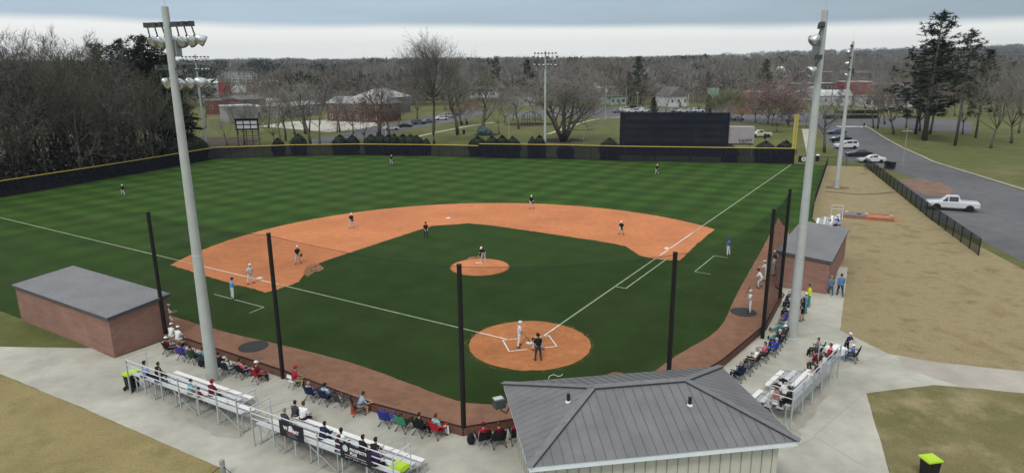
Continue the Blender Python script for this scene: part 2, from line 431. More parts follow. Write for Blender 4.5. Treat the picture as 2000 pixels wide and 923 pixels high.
# batter's boxes, turned to face the mound
ad = TH + math.pi / 4
def H(x, y): # x to the right seen from behind the plate, y toward the mound
    return Vector((HX, HY, 0)) + Vector((math.sin(ad), -math.cos(ad), 0)) * x + Vector((math.cos(ad), math.sin(ad), 0)) * y
for sx in (-1, 1):
    xa, xb = sx * .37, sx * 1.59
    line_run('batter_box_line', [H(xa, -.7), H(xb, -.7), H(xb, 1.13), H(xa, 1.13)], .09, .009, M_CHALK)
mbp = MB().prism([H(0, 0), H(.216, .216), H(.216, .432), H(-.216, .432), H(-.216, .216)], .005, .022)
tag(mbp.build('home_plate', M_WHITE), 'white five-sided home plate set in the clay circle', 'home plate')
c_ = F(18.44 / 2 ** .5, 18.44 / 2 ** .5)
tag(MB().box((c_.x, c_.y, .262), (.61, .15, .03), ad - math.pi / 2).build('pitching_rubber', M_WHITE), 'white rubber slab on top of the pitching mound', 'pitching rubber')
def base(u, v, label):
    mb = MB(); c = F(u, v); mb.box((c.x, c.y, .04), (.42, .42, .085), TH, tap=.9)
    tag(mb.build('base', M_WHITE), label, 'base', 'bases of the diamond')
base(27.23, .2, 'white first base bag on the clay beside the right foul line'); base(.2, 27.23, 'white third base bag beside the runner in white'); base(27.43, 27.43, 'white second base bag at the back of the diamond')
def disc(px, py, lab):
    c = G(px, py); mb = MB(); mb.lathe([(.92, .0), (.94, .012), (.9, .022), (1e-5, .024)], (c.x, c.y, 0), 40)
    tag(mb.build('on_deck_mat', M_RUBBER), lab, 'on-deck mat', 'round on-deck mats')
disc(495, 676, 'round grey mat on the dirt, empty, beside the seated spectators on the left'); disc(1452, 609, 'round dark mat under the waiting batter by the right-hand net')

# concrete round the stands
conc = [F(-11.6, 21.4)] + CURB + [F(18.5, -12.4), F(20.6, -11.4), F(20.6, -15.3), F(27, -15.2), Vector((28.6, 57.6, 0)), Vector((30.0, 56.6, 0))] + \
       PX((1641, 644), (1735, 690)) + [Vector((25.4, 37.0, 0)), Vector((30, 35.6, 0)), Vector((30, 32.6, 0)), Vector((23.7, 34.05, 0))] + PX((1692, 767)) + [Vector((16.6, 25.7, 0)), Vector((13.6, 16, 0)), Vector((12, 6, 0)), Vector((-4, 12, 0)), Vector((-8.5, 22.4, 0))] + \
       PX((440, 922), (430, 912), (179, 803)) + [Vector((-31, 36.6, 0)), Vector((-34, 40.5, 0)), Vector((-27.5, 40.1, 0)), F(-15.2, 21.4)]
sheet('concrete_apron', conc, 0.0, M_CONC, amp=.012, seed=11, step=.8)
sheet('concrete_walk', [Vector((23.9, 38.05, 0)), Vector((25.4, 37.05, 0)), Vector((34, 34.2, 0)), Vector((34, 31.3, 0)), Vector((25.2, 33.7, 0)), Vector((23.2, 36.2, 0))], .004, M_CONC2, amp=.02, seed=12)
# joints in the slab
M_JOINT = mat('slab_joint', (.29, .28, .245), rough=.95)
for a, b in (((1592, 853), (1700, 916)), ((1540, 880), (1592, 853)), ((1690, 765), (1590, 850)), ((1641, 645), (1560, 655)), ((640, 905), (560, 960)), ((1735, 690), (1640, 720))):
    pa, pb = G(*a), G(*b)
    line_run('slab_joint', [pa, pb], .03, .004, M_JOINT)
for k in range(10):   # transverse joints of the apron along the third base side
    a = CURB[0].lerp(CURB[3], (k + .5) / 10); nn = Vector((-.52, -.855, 0))
    line_run('slab_joint', [a + nn * .25, a + nn * 2.6], .022, .004, M_JOINT)
# stained slab under the stands
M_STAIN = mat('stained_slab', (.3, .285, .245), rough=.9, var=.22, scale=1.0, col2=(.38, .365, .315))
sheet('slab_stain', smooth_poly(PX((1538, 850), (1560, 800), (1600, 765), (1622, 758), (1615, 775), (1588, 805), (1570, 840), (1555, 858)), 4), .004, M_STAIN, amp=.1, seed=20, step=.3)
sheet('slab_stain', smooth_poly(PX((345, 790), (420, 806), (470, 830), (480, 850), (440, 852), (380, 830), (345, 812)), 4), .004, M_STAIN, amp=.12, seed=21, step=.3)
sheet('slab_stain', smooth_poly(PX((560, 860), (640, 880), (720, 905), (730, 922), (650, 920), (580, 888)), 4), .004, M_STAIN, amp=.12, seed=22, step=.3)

# dormant grass beside the stands and down the right line
sheet('dry_grass', [RF1[1], Vector((63.0, 117.2, 0)), Vector((48.6, 74.6, 0)), Vector((45, 56, 0)), Vector((40, 33, 0)), Vector((30, 35.4, 0)), Vector((25.4, 37, 0)), G(1735, 690), G(1641, 644), Vector((30.0, 56.6, 0)), F(27, -15.1), F(33, -15.1), RF1[3], RF1[2]], -.012, M_DRY)
sheet('dry_grass', PX((179, 803), (430, 912), (440, 922)) + [Vector((-8.5, 22.4, 0)), Vector((-12, 12, 0)), Vector((-40, 12, 0)), Vector((-45, 40, 0)), Vector((-33.5, 40.5, 0)), Vector((-31, 36.6, 0))], -.004, M_DRYL, amp=.02, seed=13)
sheet('thin_lawn', [G(1692, 767), Vector((23.7, 34.05, 0)), Vector((30, 32.6, 0)), Vector((40, 30, 0)), Vector((34, 8, 0)), Vector((14, 8, 0)), Vector((13.6, 16, 0)), Vector((16.6, 25.7, 0))], -.004, M_GREENP, amp=.02, seed=14)

# roads, walks and yards beyond the fence
sheet('road', PX((1598, 248), (1606, 266), (1624, 287), (1650, 313), (1688, 319), (1724, 331), (1792, 346), (1742, 351)) + [Vector((49.6, 76, 0)), Vector((46.5, 57, 0)), Vector((41, 34, 0)), Vector((60, 34, 0)), Vector((68, 70, 0))] + PX((1821, 316), (1806, 308.5), (1759, 287.5), (1724, 268), (1700, 252), (1688, 246)) + [GT(1760, 251), GT(1900, 262), GT(1900, 236), GT(1700, 226), GT(1560, 217), GT(1440, 226), GT(1440, 240), GT(1530, 240)], -.008, M_ASPH)
sheet('grass_island', PX((1700, 333), (1724, 331.5), (1790, 346), (1742, 350.5)), -.004, grass_mat('island_grass', (.1, .11, .03), (.15, .14, .05)))
sheet('clay_spill', smooth_poly(PX((1760, 352), (1800, 350), (1850, 362), (1860, 378), (1810, 380), (1775, 366)), 5), -.004, mat('spilled_clay', (.19, .12, .085), rough=.95, var=.3, scale=.6), amp=.2)
# kerb along the right side of the road
def kerb(pts, w=.35, h=.13):
    mb = MB()
    for i in range(len(pts) - 1): mb.bar(pts[i] + Vector((0, 0, h / 2)), pts[i + 1] + Vector((0, 0, h / 2)), w, h)
    o = mb.build('kerb', M_CONC2); o['kind'] = 'structure'
kerb(PX((1690, 246.5), (1701, 252), (1725, 268), (1760, 287.5), (1807, 308.5), (1822, 316)) + [Vector((69, 68, 0))])
sheet('sidewalk', PX((1566, 252), (1580, 252), (1590, 300), (1576, 303)), -.004, M_CONC2)
for k in range(7):
    c = GT(1640 + k * 8, 247.5); sheet('crosswalk_mark', [c + Vector(q) for q in ((-.45, -1.5, 0), (.45, -1.5, 0), (.45, 1.5, 0), (-.45, 1.5, 0))], -.004, M_WHITE)
sheet('road', [GT(*p) for p in ((560, 286), (590, 278), (650, 266), (700, 254), (746, 245), (800, 234), (850, 225), (930, 213), (975, 214), (945, 222), (905, 234), (850, 245), (790, 254), (740, 265), (690, 273), (640, 280), (600, 289), (560, 297))], -.008, M_ASPH)
sheet('pale_yard', [GT(*p) for p in ((505, 247), (560, 238), (640, 234), (744, 236), (744, 244), (700, 253), (640, 258), (560, 251))], -.008, M_YARD)
sheet('parking_lot', [GT(*p) for p in ((978, 222), (1060, 214), (1150, 211), (1228, 211), (1228, 232), (1170, 230), (1080, 226), (1000, 230))], -.008, M_ASPH)
sheet('parking_lot', [GT(*p) for p in ((1228, 212), (1420, 214), (1440, 226), (1440, 239), (1228, 232))], -.012, M_ASPH)
def ribbon(name, pts, w, z, m):
    pts = smooth_poly(pts, 5, closed=False); a, b = [], []
    for i, p in enumerate(pts):
        d = pts[min(i + 1, len(pts) - 1)] - pts[max(i - 1, 0)]; n = Vector((-d.y, d.x, 0)).normalized() * w / 2
        a.append(p + n); b.append(p - n)
    return sheet(name, a + b[::-1], z, m)
ribbon('park_path', [GT(*p) for p in ((812, 268), (840, 261), (880, 253), (925, 245), (965, 239))], 1.3, -.004, M_CONC2)
ribbon('park_path', [GT(*p) for p in ((1070, 262), (1150, 236), (1200, 230), (1260, 228))], 1.2, -.004, M_CONC2)
for (px, py, rx, ry) in ((1096, 275, 6.0, 5.5), (1035, 243, 8, 7), (950, 263, 3.4, 4.2), (1517, 258, 1.3, 1.6)):
    c = GT(px, py); sheet('mulch_bed', [c + Vector((math.cos(t * .2618) * rx, math.sin(t * .2618) * ry, 0)) for t in range(24)], -.004, M_MULCH, amp=.15)

# ================================================================== built things round the field
M_GALV = mat('galvanised_steel', (.43, .45, .43), rough=.55, var=.07, scale=1.2, metal=0.0, spec=.4)
M_ALU = mat('mill_aluminium', (.6, .61, .62), rough=.45, var=.06, scale=3, metal=.25, spec=.5)
M_ALUD = mat('weathered_aluminium', (.42, .43, .43), rough=.55, var=.1, scale=3, metal=.2)
M_BALLAST = mat('dark_grey_metal', (.06, .068, .07), rough=.5, var=.1)
M_REFL = mat('spun_aluminium', (.6, .62, .63), rough=.25, var=.05, metal=.8, spec=.6)
M_GLASSL = mat('lamp_glass', (.3, .3, .25), rough=.15, var=.05, spec=.6)
M_BLACKP = mat('black_paint', (.012, .012, .013), rough=.5, var=.2)
M_BLACKM = mat('black_metal', (.02, .02, .022), rough=.5)

def windscreen(name, col, alpha):
    m, nt = _new(name); out = N(nt, 'ShaderNodeOutputMaterial'); b = N(nt, 'ShaderNodeBsdfPrincipled'); t = N(nt, 'ShaderNodeBsdfTransparent'); mx = N(nt, 'ShaderNodeMixShader')
    b.inputs['Base Color'].default_value = rgba(col); b.inputs['Roughness'].default_value = .9; b.inputs['Specular IOR Level'].default_value = .1
    tc = N(nt, 'ShaderNodeTexCoord'); nz = N(nt, 'ShaderNodeTexNoise'); nz.inputs['Scale'].default_value = .35; nz.inputs['Detail'].default_value = 3
    L(nt, tc.outputs['Object'], nz.inputs[0]); mr = N(nt, 'ShaderNodeMapRange')
    mr.inputs[1].default_value = .3; mr.inputs[2].default_value = .7; mr.inputs[3].default_value = alpha - .04; mr.inputs[4].default_value = min(1, alpha + .04)
    L(nt, nz.outputs['Fac'], mr.inputs[0]); L(nt, mr.outputs[0], mx.inputs[0]); L(nt, t.outputs[0], mx.inputs[1]); L(nt, b.outputs[0], mx.inputs[2]); L(nt, mx.outputs[0], out.inputs[0])
    return m
M_SCREEN = windscreen('windscreen_cloth', (.016, .017, .026), .84)
M_EYE = windscreen('batters_eye_cloth', (.014, .016, .026), .985)
M_NET = windscreen('backstop_net', (.012, .014, .012), .17)
M_NETD = windscreen('dugout_net', (.012, .012, .016), .5)
M_CHAIN = windscreen('chain_link', (.03, .032, .03), .24)
M_CHAINB = windscreen('screened_chain_link', (.022, .03, .025), .72)
M_PANEL = windscreen('rail_mesh', (.5, .53, .56), .38)
M_YEL = mat('yellow_cap', (.5, .37, .06), rough=.5, var=.08)

# --- floodlight poles
def floodlight(parent, c, aim, tilt, k=.88):
    """spun reflector hanging below the arm, ballast box on it"""
    a = Vector((math.cos(aim) * math.cos(tilt), math.sin(aim) * math.cos(tilt), -math.sin(tilt)))
    M = a.to_track_quat('Z', 'Y').to_matrix(); c = Vector(c)
    hd = c + Vector((0, 0, -.52)) + Vector((math.cos(aim), math.sin(aim), 0)) * .12
    mb = MB(); mb.lathe([(r_ * k, z_ * k) for r_, z_ in ((.05, -.06), (.1, -.02), (.2, .1), (.29, .32), (.335, .55), (.325, .55), (.27, .3), (.1, .04))], hd, 14, M)
    fl = mb.build('floodlight', M_REFL, parent, smooth=True)
    MB().lathe([(.318 * k, .5 * k), (1e-4, .52 * k)], hd, 14, M).build('lens', M_GLASSL, fl)
    b = MB(); b.box(c + Vector((0, 0, .1)), (.3, .26, .24), aim + math.pi / 2); b.tube(c, hd, .035); b.tube(hd + a * -.02, hd - a * .1, .05)
    b.build('ballast', M_BALLAST, fl)
    return fl
def light_pole(x, y, h, rows, aim, label, base_r=.33, top_r=.17, box=True, rod=True, z0=0.0):
    t = thing('light_pole', label, 'light pole', (x, y, z0), 0, 'stadium light poles')
    mb = MB(); n = 16
    zs = [0, .02, h * .37, h * .37 + .02, h * .7, h * .7 + .02, h]
    rr = [base_r + (top_r - base_r) * z / h for z in zs]
    for i in (2,): rr[i + 1] -= .012
    mb.path([(0, 0, z) for z in zs], rr, n)
    mb.lathe([(base_r * 1.25, 0), (base_r * 1.25, .06), (base_r, .09)], n=n)
    p = mb.build('pole', M_GALV, t, smooth=False)
    if box: MB().box((math.cos(aim) * .32, math.sin(aim) * .32, h - 2.05), (.5, .36, .75), aim + math.pi / 2).build('ballast_box', mat('box_grey', (.3, .33, .34), rough=.5), t)
    if rod: MB().tube((0, 0, h), (0, 0, h + 1.6), .012, .006, 5).build('lightning_rod', M_GALV, t)
    d = Vector((-math.sin(aim), math.cos(aim), 0))
    for (dz, cnt, half) in rows:
        MB().bar(d * -half + Vector((0, 0, h - dz)), d * half + Vector((0, 0, h - dz)), .07, .08).build('crossarm', M_BALLAST, t)
        for i in range(cnt):
            q = d * (-half + 2 * half * i / (cnt - 1)); q.z = h - dz
            jit = (i * 37 % 7 - 3) * .2
            floodlight(t, q + Vector((math.cos(aim), math.sin(aim), 0)) * .12, aim + jit, .5 + (i % 3) * .18)
    return t
light_pole(-17.38, 35.14, 20.6, [(.95, 7, 1.45), (3.05, 5, 1.08)], R(70), 'tall grey light pole standing behind the left seats, its twelve lamps seen from behind')
light_pole(18.46, 40.78, 20.6, [(.95, 6, 1.6), (2.75, 4, 1.3)], R(157), 'tall grey light pole rising from the concrete beside the spectators by the right-hand net')
light_pole(48.03, 96.45, 20.7, [(.7, 6, 1.6), (2.3, 5, 1.4), (3.9, 4, 1.2)], R(153), 'grey light pole standing in the dry grass strip near the parked cars', box=False)
light_pole(7.45, 146.5, 20.9, [(.5, 7, 2.25), (2.2, 6, 2.15)], R(-92), 'light pole behind the centre field fence beside the spreading bare tree', base_r=.3, box=False)
light_pole(-68.5, 149, 20.8, [(.5, 8, 2.6), (2.4, 8, 2.5)], R(-55), 'light pole behind the left field fence at the edge of the dark wood', base_r=.32, box=False)

# --- backstop: six black posts and the net slung between them
PT = G(1319, 494, 8.7)
POSTS = [(-23.3, 41.47), (-13.47, 35.53), (-2.45, 29.21), (PT.x, PT.y), (16.54, 40.82), (20.36, 47.66)]
HP = 8.7
plabs = ['black net post at the corner of the left brick dugout', 'black net post between the white folding chair and the pink-shirted spectator', 'black net post beside the black backpack, at the bend of the kerb', 'black net post rising behind the grey metal roof',
         'black net post among the seated spectators right of the waiting batter', 'black net post against the brick dugout with the grey roof on the right']
for (x, y), lb in zip(POSTS, plabs):
    t = thing('net_post', lb, 'post', (x, y, 0), 0, 'net posts of the backstop')
    MB().tube((0, 0, 0), (0, 0, HP), .128, .115, 12).build('pole', M_BLACKP, t, smooth=False)
    MB().lathe([(.13, 0), (.13, .05), (1e-4, .07)], (0, 0, HP), 12).build('cap', M_BLACKP, t)
nets = ['thin black net slung between the two left-hand posts', 'thin black net before the left-hand folding chairs', 'thin black net behind the home plate circle', 'thin black net between the roof and the right-hand spectators', 'denser black net panel before the right-hand dugout']
for i in range(5):
    a, b = Vector((*POSTS[i], 0)), Vector((*POSTS[i + 1], 0)); mb = MB(); K = 14
    sag = [1.0, .9, .9, 1.1, .7][i]
    top = [a.lerp(b, k / K) + Vector((0, 0, HP - .08 - sag * 4 * (k / K) * (1 - k / K) * (.25 if i != 3 else .5))) for k in range(K + 1)]
    bot = [a.lerp(b, k / K) + Vector((0, 0, .42)) for k in range(K + 1)]
    for k in range(K): mb.quad(bot[k], bot[k + 1], top[k + 1], top[k])
    t = thing('backstop_net', nets[i], 'net', a, 0, 'nets of the backstop')
    n = mb.build('netting', M_NETD if i == 4 else M_NET, t); n.location = -a
    c = MB().path(top, .012, 4).build('cable', M_BLACKM, t); c.location = -a
# low wall with a dark rail along the kerb
wall_pts = CURB[:]
mb = MB(); M_LOWW = mat('padded_wall_brown', (.15, .075, .05), rough=.85, var=.15, scale=1.2)
for i in range(len(wall_pts) - 1):
    a, b = wall_pts[i], wall_pts[i + 1]; mb.bar(a + Vector((0, 0, .2)), b + Vector((0, 0, .2)), .16, .4)
t = thing('backstop_wall', 'low brown wall with a dark top rail curving behind the plate at the foot of the net', 'low wall', CURB[0])
o = mb.build('wall', M_LOWW, t); o.location = -CURB[0]
o = MB().path([p + Vector((0, 0, .445)) for p in wall_pts], .045, 6).build('rail', mat('dark_red_rail', (.035, .012, .012), rough=.6), t); o.location = -CURB[0]

# --- outfield fences
def fence(pts, h, label, scr, name='outfield_fence', cap=True, step=3.0, postmat=None, cat='fence', pr=.045, capmat=None, group=None, slats=False):
    o0 = pts[0].copy(); t = thing(name, label, cat, o0, 0, group)
    mb = MB(); cm = MB(); k = 0
    for i in range(len(pts) - 1):
        a, b = pts[i] - o0, pts[i + 1] - o0; n = max(1, round((b - a).length / step))
        for j in range(n):
            p, q = a.lerp(b, j / n), a.lerp(b, (j + 1) / n)
            mb.quad(p + Vector((0, 0, .03)), q + Vector((0, 0, .03)), q + Vector((0, 0, h)), p + Vector((0, 0, h)))
            MB().tube(p, p + Vector((0, 0, h + .03)), pr, n=6).build('post', postmat or M_BLACKM, t)
        cm.tube(a + Vector((0, 0, h + .05)), b + Vector((0, 0, h + .05)), .085 if cap else .03, n=8)
    MB().tube(pts[-1] - o0, pts[-1] - o0 + Vector((0, 0, h + .03)), pr, n=6).build('post', postmat or M_BLACKM, t)
    mb.build('windscreen' if cap or slats else 'mesh', scr, t)
    cm.build('top_rail', capmat or (M_YEL if cap else M_BLACKM), t)
    return t
fence(FENCE_L, 2.3, 'black screened outfield fence with a yellow top, left of the step in the fence', M_SCREEN)
fence(FENCE_R, 2.78, 'taller black screened outfield fence with a yellow top below the big dark screen', M_SCREEN)
fence(RF1[1:], 1.5, 'dark chain-link fence down the right field line beside the grass', M_CHAINB, 'chain_link_fence', cap=False, step=2.8, slats=True)
fence([Vector((54.6, 120.2, 0)), Vector((56.9, 118.6, 0)), Vector((63.0, 117.2, 0))], 1.55, 'low black chain-link fence at the end of the dry strip by the white sedan', M_CHAIN, 'chain_link_fence', cap=False, step=3)
fence([Vector((63.0, 117.2, 0)), Vector((48.6, 74.6, 0)), Vector((44.0, 60, 0))], 1.6, 'dark green screened fence between the dry strip and the road', M_CHAINB, 'chain_link_fence', cap=False, step=2.6, pr=.06, slats=True)
# foul pole with its screen
t = thing('foul_pole', 'yellow foul pole with a side screen at the end of the right line', 'foul pole', (51.95, 121.15, 0))
MB().tube((0, 0, 0), (0, 0, 9.0), .13, .11, 10).build('pole', mat('foul_pole_yellow', (.5, .42, .09), rough=.5), t)
mb = MB(); mb.box((-.4, .05, 5.9), (.42, .02, 6.1)); mb.build('screen', windscreen('yellow_mesh', (.6, .5, .12), .6), t)
mb = MB()
for z in (2.9, 5, 7, 8.93): mb.bar((-.62, .05, z), (0, .05, z), .05, .05)
mb.bar((-.62, .05, 2.9), (-.62, .05, 8.93), .05, .05); mb.build('screen_frame', mat('foul_pole_yellow', (.5, .42, .09)), t)
# dark batter's eye
t = thing('batters_eye', 'tall dark navy screen on a frame behind the right centre fence', 'batter\'s eye', (31.0, 127.2, 0))
d = math.atan2(-5.6, 30.2); W = 20.0
def be(u, v, z): return Vector((math.cos(d) * u - math.sin(d) * v, math.sin(d) * u + math.cos(d) * v, z))
mb = MB(); K = 18; prev = None
for k in range(K):
    u0, u1 = -W / 2 + W * k / K, -W / 2 + W * (k + 1) / K
    for r in range(12):
        z0, z1 = .8 + 8.2 * r / 12, .8 + 8.2 * (r + 1) / 12
        b_ = lambda u, z: .11 * math.sin(z * 4.6) * math.sin(math.pi * ((u + W / 2) % (W / 3)) / (W / 3)) + .03 * noise.noise(Vector((u, z, 0)))
        mb.quad(be(u0, b_(u0, z0), z0), be(u1 - 1e-4, b_(u1 - 1e-4, z0), z0), be(u1 - 1e-4, b_(u1 - 1e-4, z1), z1), be(u0, b_(u0, z1), z1))
mb.build('screen', M_EYE, t, smooth=True)
for u in (-W / 2, -W / 6, W / 6, W / 2): MB().box(be(u, .25, 4.55), (.32, .32, 9.1), d).build('post', M_BLACKM, t)
mb = MB()
for z in (.9, 3.0, 5.1, 7.2, 9.0): mb.bar(be(-W / 2, .28, z), be(W / 2, .28, z), .1, .12)
mb.build('rail', M_BLACKM, t)
# small emblem sign at the foul corner
t = thing('corner_sign', 'dark maroon sign with a round white emblem by the foul pole', 'sign', (53.4, 120.4, 0))
MB().box((0, 0, .95), (1.9, .05, 1.15), R(-12)).build('board', mat('dark_maroon_vinyl', (.035, .012, .025), rough=.5), t)
Mr = Matrix.Rotation(R(-12), 3, 'Z') @ Matrix.Rotation(R(90), 3, 'X')
em = MB().lathe([(.42, 0), (.42, .012), (1e-4, .014)], Mr @ Vector((0, 0, .03)) + Vector((0, 0, .97)), 28, Mr).build('emblem', M_WHITE, t)
me = text_mesh('C', .62, .01, .03); lt = link('lettering', me, em); me.materials.append(mat('dark_maroon_vinyl', (.035, .012, .025)))
lt.matrix_local = Matrix.Translation(Mr @ Vector((0, 0, .052)) + Vector((0, 0, .97))) @ Mr.to_4x4()
for sx in (-.8, .8): MB().tube(Mr @ Vector((sx, 0, -.05)), Mr @ Vector((sx, 0, -.05)) + Vector((0, 0, 1.5)), .04, n=6).build('post', M_GALV, t)

# --- brick dugouts
def brick(name, c1, c2, mortar, sc=1.0):
    m, nt = _new(name); out = N(nt, 'ShaderNodeOutputMaterial'); b = N(nt, 'ShaderNodeBsdfPrincipled'); L(nt, b.outputs[0], out.inputs[0]); b.inputs['Roughness'].default_value = .9
    tc = N(nt, 'ShaderNodeTexCoord'); sp = N(nt, 'ShaderNodeSeparateXYZ'); L(nt, tc.outputs['Object'], sp.inputs[0])
    ad = N(nt, 'ShaderNodeMath', operation='ADD'); L(nt, sp.outputs[0], ad.inputs[0]); L(nt, sp.outputs[1], ad.inputs[1])
    cb = N(nt, 'ShaderNodeCombineXYZ'); L(nt, ad.outputs[0], cb.inputs[0]); L(nt, sp.outputs[2], cb.inputs[1])
    br = N(nt, 'ShaderNodeTexBrick'); L(nt, cb.outputs[0], br.inputs['Vector']); br.inputs['Scale'].default_value = sc
    br.inputs['Color1'].default_value = rgba(c1); br.inputs['Color2'].default_value = rgba(c2); br.inputs['Mortar'].default_value = rgba(mortar)
    br.inputs['Mortar Size'].default_value = .012; br.inputs['Brick Width'].default_value = .4; br.inputs['Row Height'].default_value = .14
    nz = N(nt, 'ShaderNodeTexNoise'); nz.inputs['Scale'].default_value = .8; nz.inputs['Detail'].default_value = 5; L(nt, tc.outputs['Object'], nz.inputs[0])
    mr = N(nt, 'ShaderNodeMapRange'); mr.inputs[3].default_value = .7; mr.inputs[4].default_value = 1.3; L(nt, nz.outputs['Fac'], mr.inputs[0])
    sc_ = N(nt, 'ShaderNodeVectorMath', operation='SCALE'); L(nt, br.outputs['Color'], sc_.inputs[0]); L(nt, mr.outputs[0], sc_.inputs['Scale']); L(nt, sc_.outputs[0], b.inputs['Base Color'])
    return m
M_BRICK = brick('pinkish_brick', (.24, .118, .088), (.29, .155, .12), (.27, .17, .135))
M_ROOFG = mat('grey_metal_roof', (.155, .154, .16), rough=.5, var=.07, scale=2.2, var2=.12, scale2=.6, spec=.35)
M_ROOFS = mat('grey_roof_sheet', (.175, .174, .18), rough=.65, var=.09, scale=5, var2=.12, scale2=.35)
M_FASC = mat('dark_grey_fascia', (.08, .082, .09), rough=.6)
M_FASCW = mat('white_fascia', (.72, .77, .8), rough=.5, var=.04)
def dugout(org, along, back, length, depth, label):
    """org: field-side near corner; along: unit vector down the bench; back: unit vector away from the field"""
    t = thing('dugout', label, 'dugout', org, 0, 'brick dugouts')
    W_ = lambda a, d_, z: along * a + back * d_ + Vector((0, 0, z))
    th = .2
    def wallbox(mb, a0, a1, d0, d1, z0, z1a, z1b):
        # top follows the roof: z1a at d0, z1b at d1
        V = [W_(a0, d0, z0), W_(a1, d0, z0), W_(a1, d1, z0), W_(a0, d1, z0), W_(a0, d0, z1a), W_(a1, d0, z1a), W_(a1, d1, z1b), W_(a0, d1, z1b)]
        mb.add(V, [(0, 3, 2, 1), (4, 5, 6, 7), (0, 1, 5, 4), (1, 2, 6, 5), (2, 3, 7, 6), (3, 0, 4, 7)])
    zf, zb = 2.82, 2.5; zz = lambda d_: zf + (zb - zf) * d_ / depth
    mb = MB(); wallbox(mb, 0, th, .1, depth, 0, zz(.1), zb); wallbox(mb, length - th, length, .1, depth, 0, zz(.1), zb); wallbox(mb, th, length - th, depth - th, depth, 0, zz(depth - th), zb)
    mb.build('wall', M_BRICK, t)
    mb = MB(); wallbox(mb, th + .02, length - th - .02, .1, .22, 0, .9, .9); mb.build('front_wall', M_BRICK, t)
    for a in (length / 3, 2 * length / 3): MB().tube(W_(a, .16, .9), W_(a, .16, zz(.16)), .06, n=8).build('column', M_BLACKM, t)
    mb = MB(); e = .12
    def slab(mb, a0, a1, d0, d1, off, thick):
        V = [W_(a0, d0, zz(d0) + off), W_(a1, d0, zz(d0) + off), W_(a1, d1, zz(d1) + off), W_(a0, d1, zz(d1) + off)]
        V += [v + Vector((0, 0, thick)) for v in V]; mb.add(V, [(0, 3, 2, 1), (4, 5, 6, 7), (0, 1, 5, 4), (1, 2, 6, 5), (2, 3, 7, 6), (3, 0, 4, 7)])
    slab(mb, -e, length + e, -e, depth + e, .003, .2); mb.build('fascia', M_FASC, t)
    mb = MB(); slab(mb, -e - .02, length + e + .02, -e - .02, depth + e + .02, .206, .03)
    k = 0
    mb.build('roof', M_ROOFS, t)
    mb = MB(); wallbox(mb, .5, length - .5, depth - .75, depth - .35, .4, .46, .46); wallbox(mb, .6, .7, depth - .7, depth - .4, 0, .4, .4); wallbox(mb, length - .7, length - .6, depth - .7, depth - .4, 0, .4, .4); mb.build('bench', mat('bench_wood', (.2, .13, .08)), t)
    return t
ua = Vector((math.cos(TH), math.sin(TH), 0)); va = Vector((-math.sin(TH), math.cos(TH), 0))
dugout(F(-11.25, 21.5), va, -ua, 12.5, 3.9, 'brick dugout with a grey roof on the left')
dugout(F(20.4, -11.25), ua, -va, 12.2, 3.9, 'brick dugout with a grey roof on the right behind the light pole')

# --- the hipped building in front
BW = [G(983, 747, 3.0), G(1408, 716, 3.0), G(1558, 858, 3.0), G(1035, 912, 3.0)]   # back-left, back-right, front-right, front-left eaves
bc = (BW[0] + BW[1] + BW[2] + BW[3]) / 4; bx = ((BW[1] - BW[0]) + (BW[2] - BW[3])); bang = math.atan2(bx.y, bx.x)
bw = ((BW[1] - BW[0]).length + (BW[2] - BW[3]).length) / 2; bd = ((BW[0] - BW[3]).length + (BW[1] - BW[2]).length) / 2
t = thing('concession_building', 'pale boarded building with a hipped grey metal roof in front of the plate', 'building', (bc.x, bc.y, 0), bang)
hw, hd = bw / 2, bd / 2; RZ = 4.25; rl = hw - hd * .985
mb = MB(); e = .5
M_BOARD = mat('pale_boards', (.5, .49, .41), rough=.8, var=.06, scale=2)
mb.box((0, 0, 1.37), (bw - 2 * e, bd - 2 * e, 2.74)); wl = mb.build('wall', M_BOARD, t)
mb = MB()
for k in range(int((bw - 2 * e) / .45)):
    x = -hw + e + .2 + k * .45
    for sy in (-1, 1): mb.box((x, sy * (hd - e + .013), 1.37), (.025, .026, 2.72))
for k in range(int((bd - 2 * e) / .45)):
    y = -hd + e + .2 + k * .45
    for sx in (-1, 1): mb.box((sx * (hw - e + .013), y, 1.37), (.026, .025, 2.72))
mb.build('batten', mat('batten_boards', (.27, .26, .22), rough=.8), t)
mb = MB()
for sy in (-1, 1): mb.box((0, sy * (hd - .02), 2.87), (bw, .04, .24))
for sx in (-1, 1): mb.box((sx * (hw - .02), 0, 2.87), (.04, bd - .085, .24))
mb.build('fascia', M_FASCW, t)
MB().box((0, 0, 2.765), (bw - .1, bd - .1, .03)).build('soffit', M_FASCW, t)
mb = MB(); o_ = .05
E_ = [(-hw - o_, hd + o_, 3.0), (hw + o_, hd + o_, 3.0), (hw + o_, -hd - o_, 3.0), (-hw - o_, -hd - o_, 3.0), (-rl, 0, RZ), (rl, 0, RZ)]
mb.add(E_, [(0, 4, 5, 1), (2, 5, 4, 3), (0, 3, 4), (1, 5, 2), (0, 1, 2, 3)])
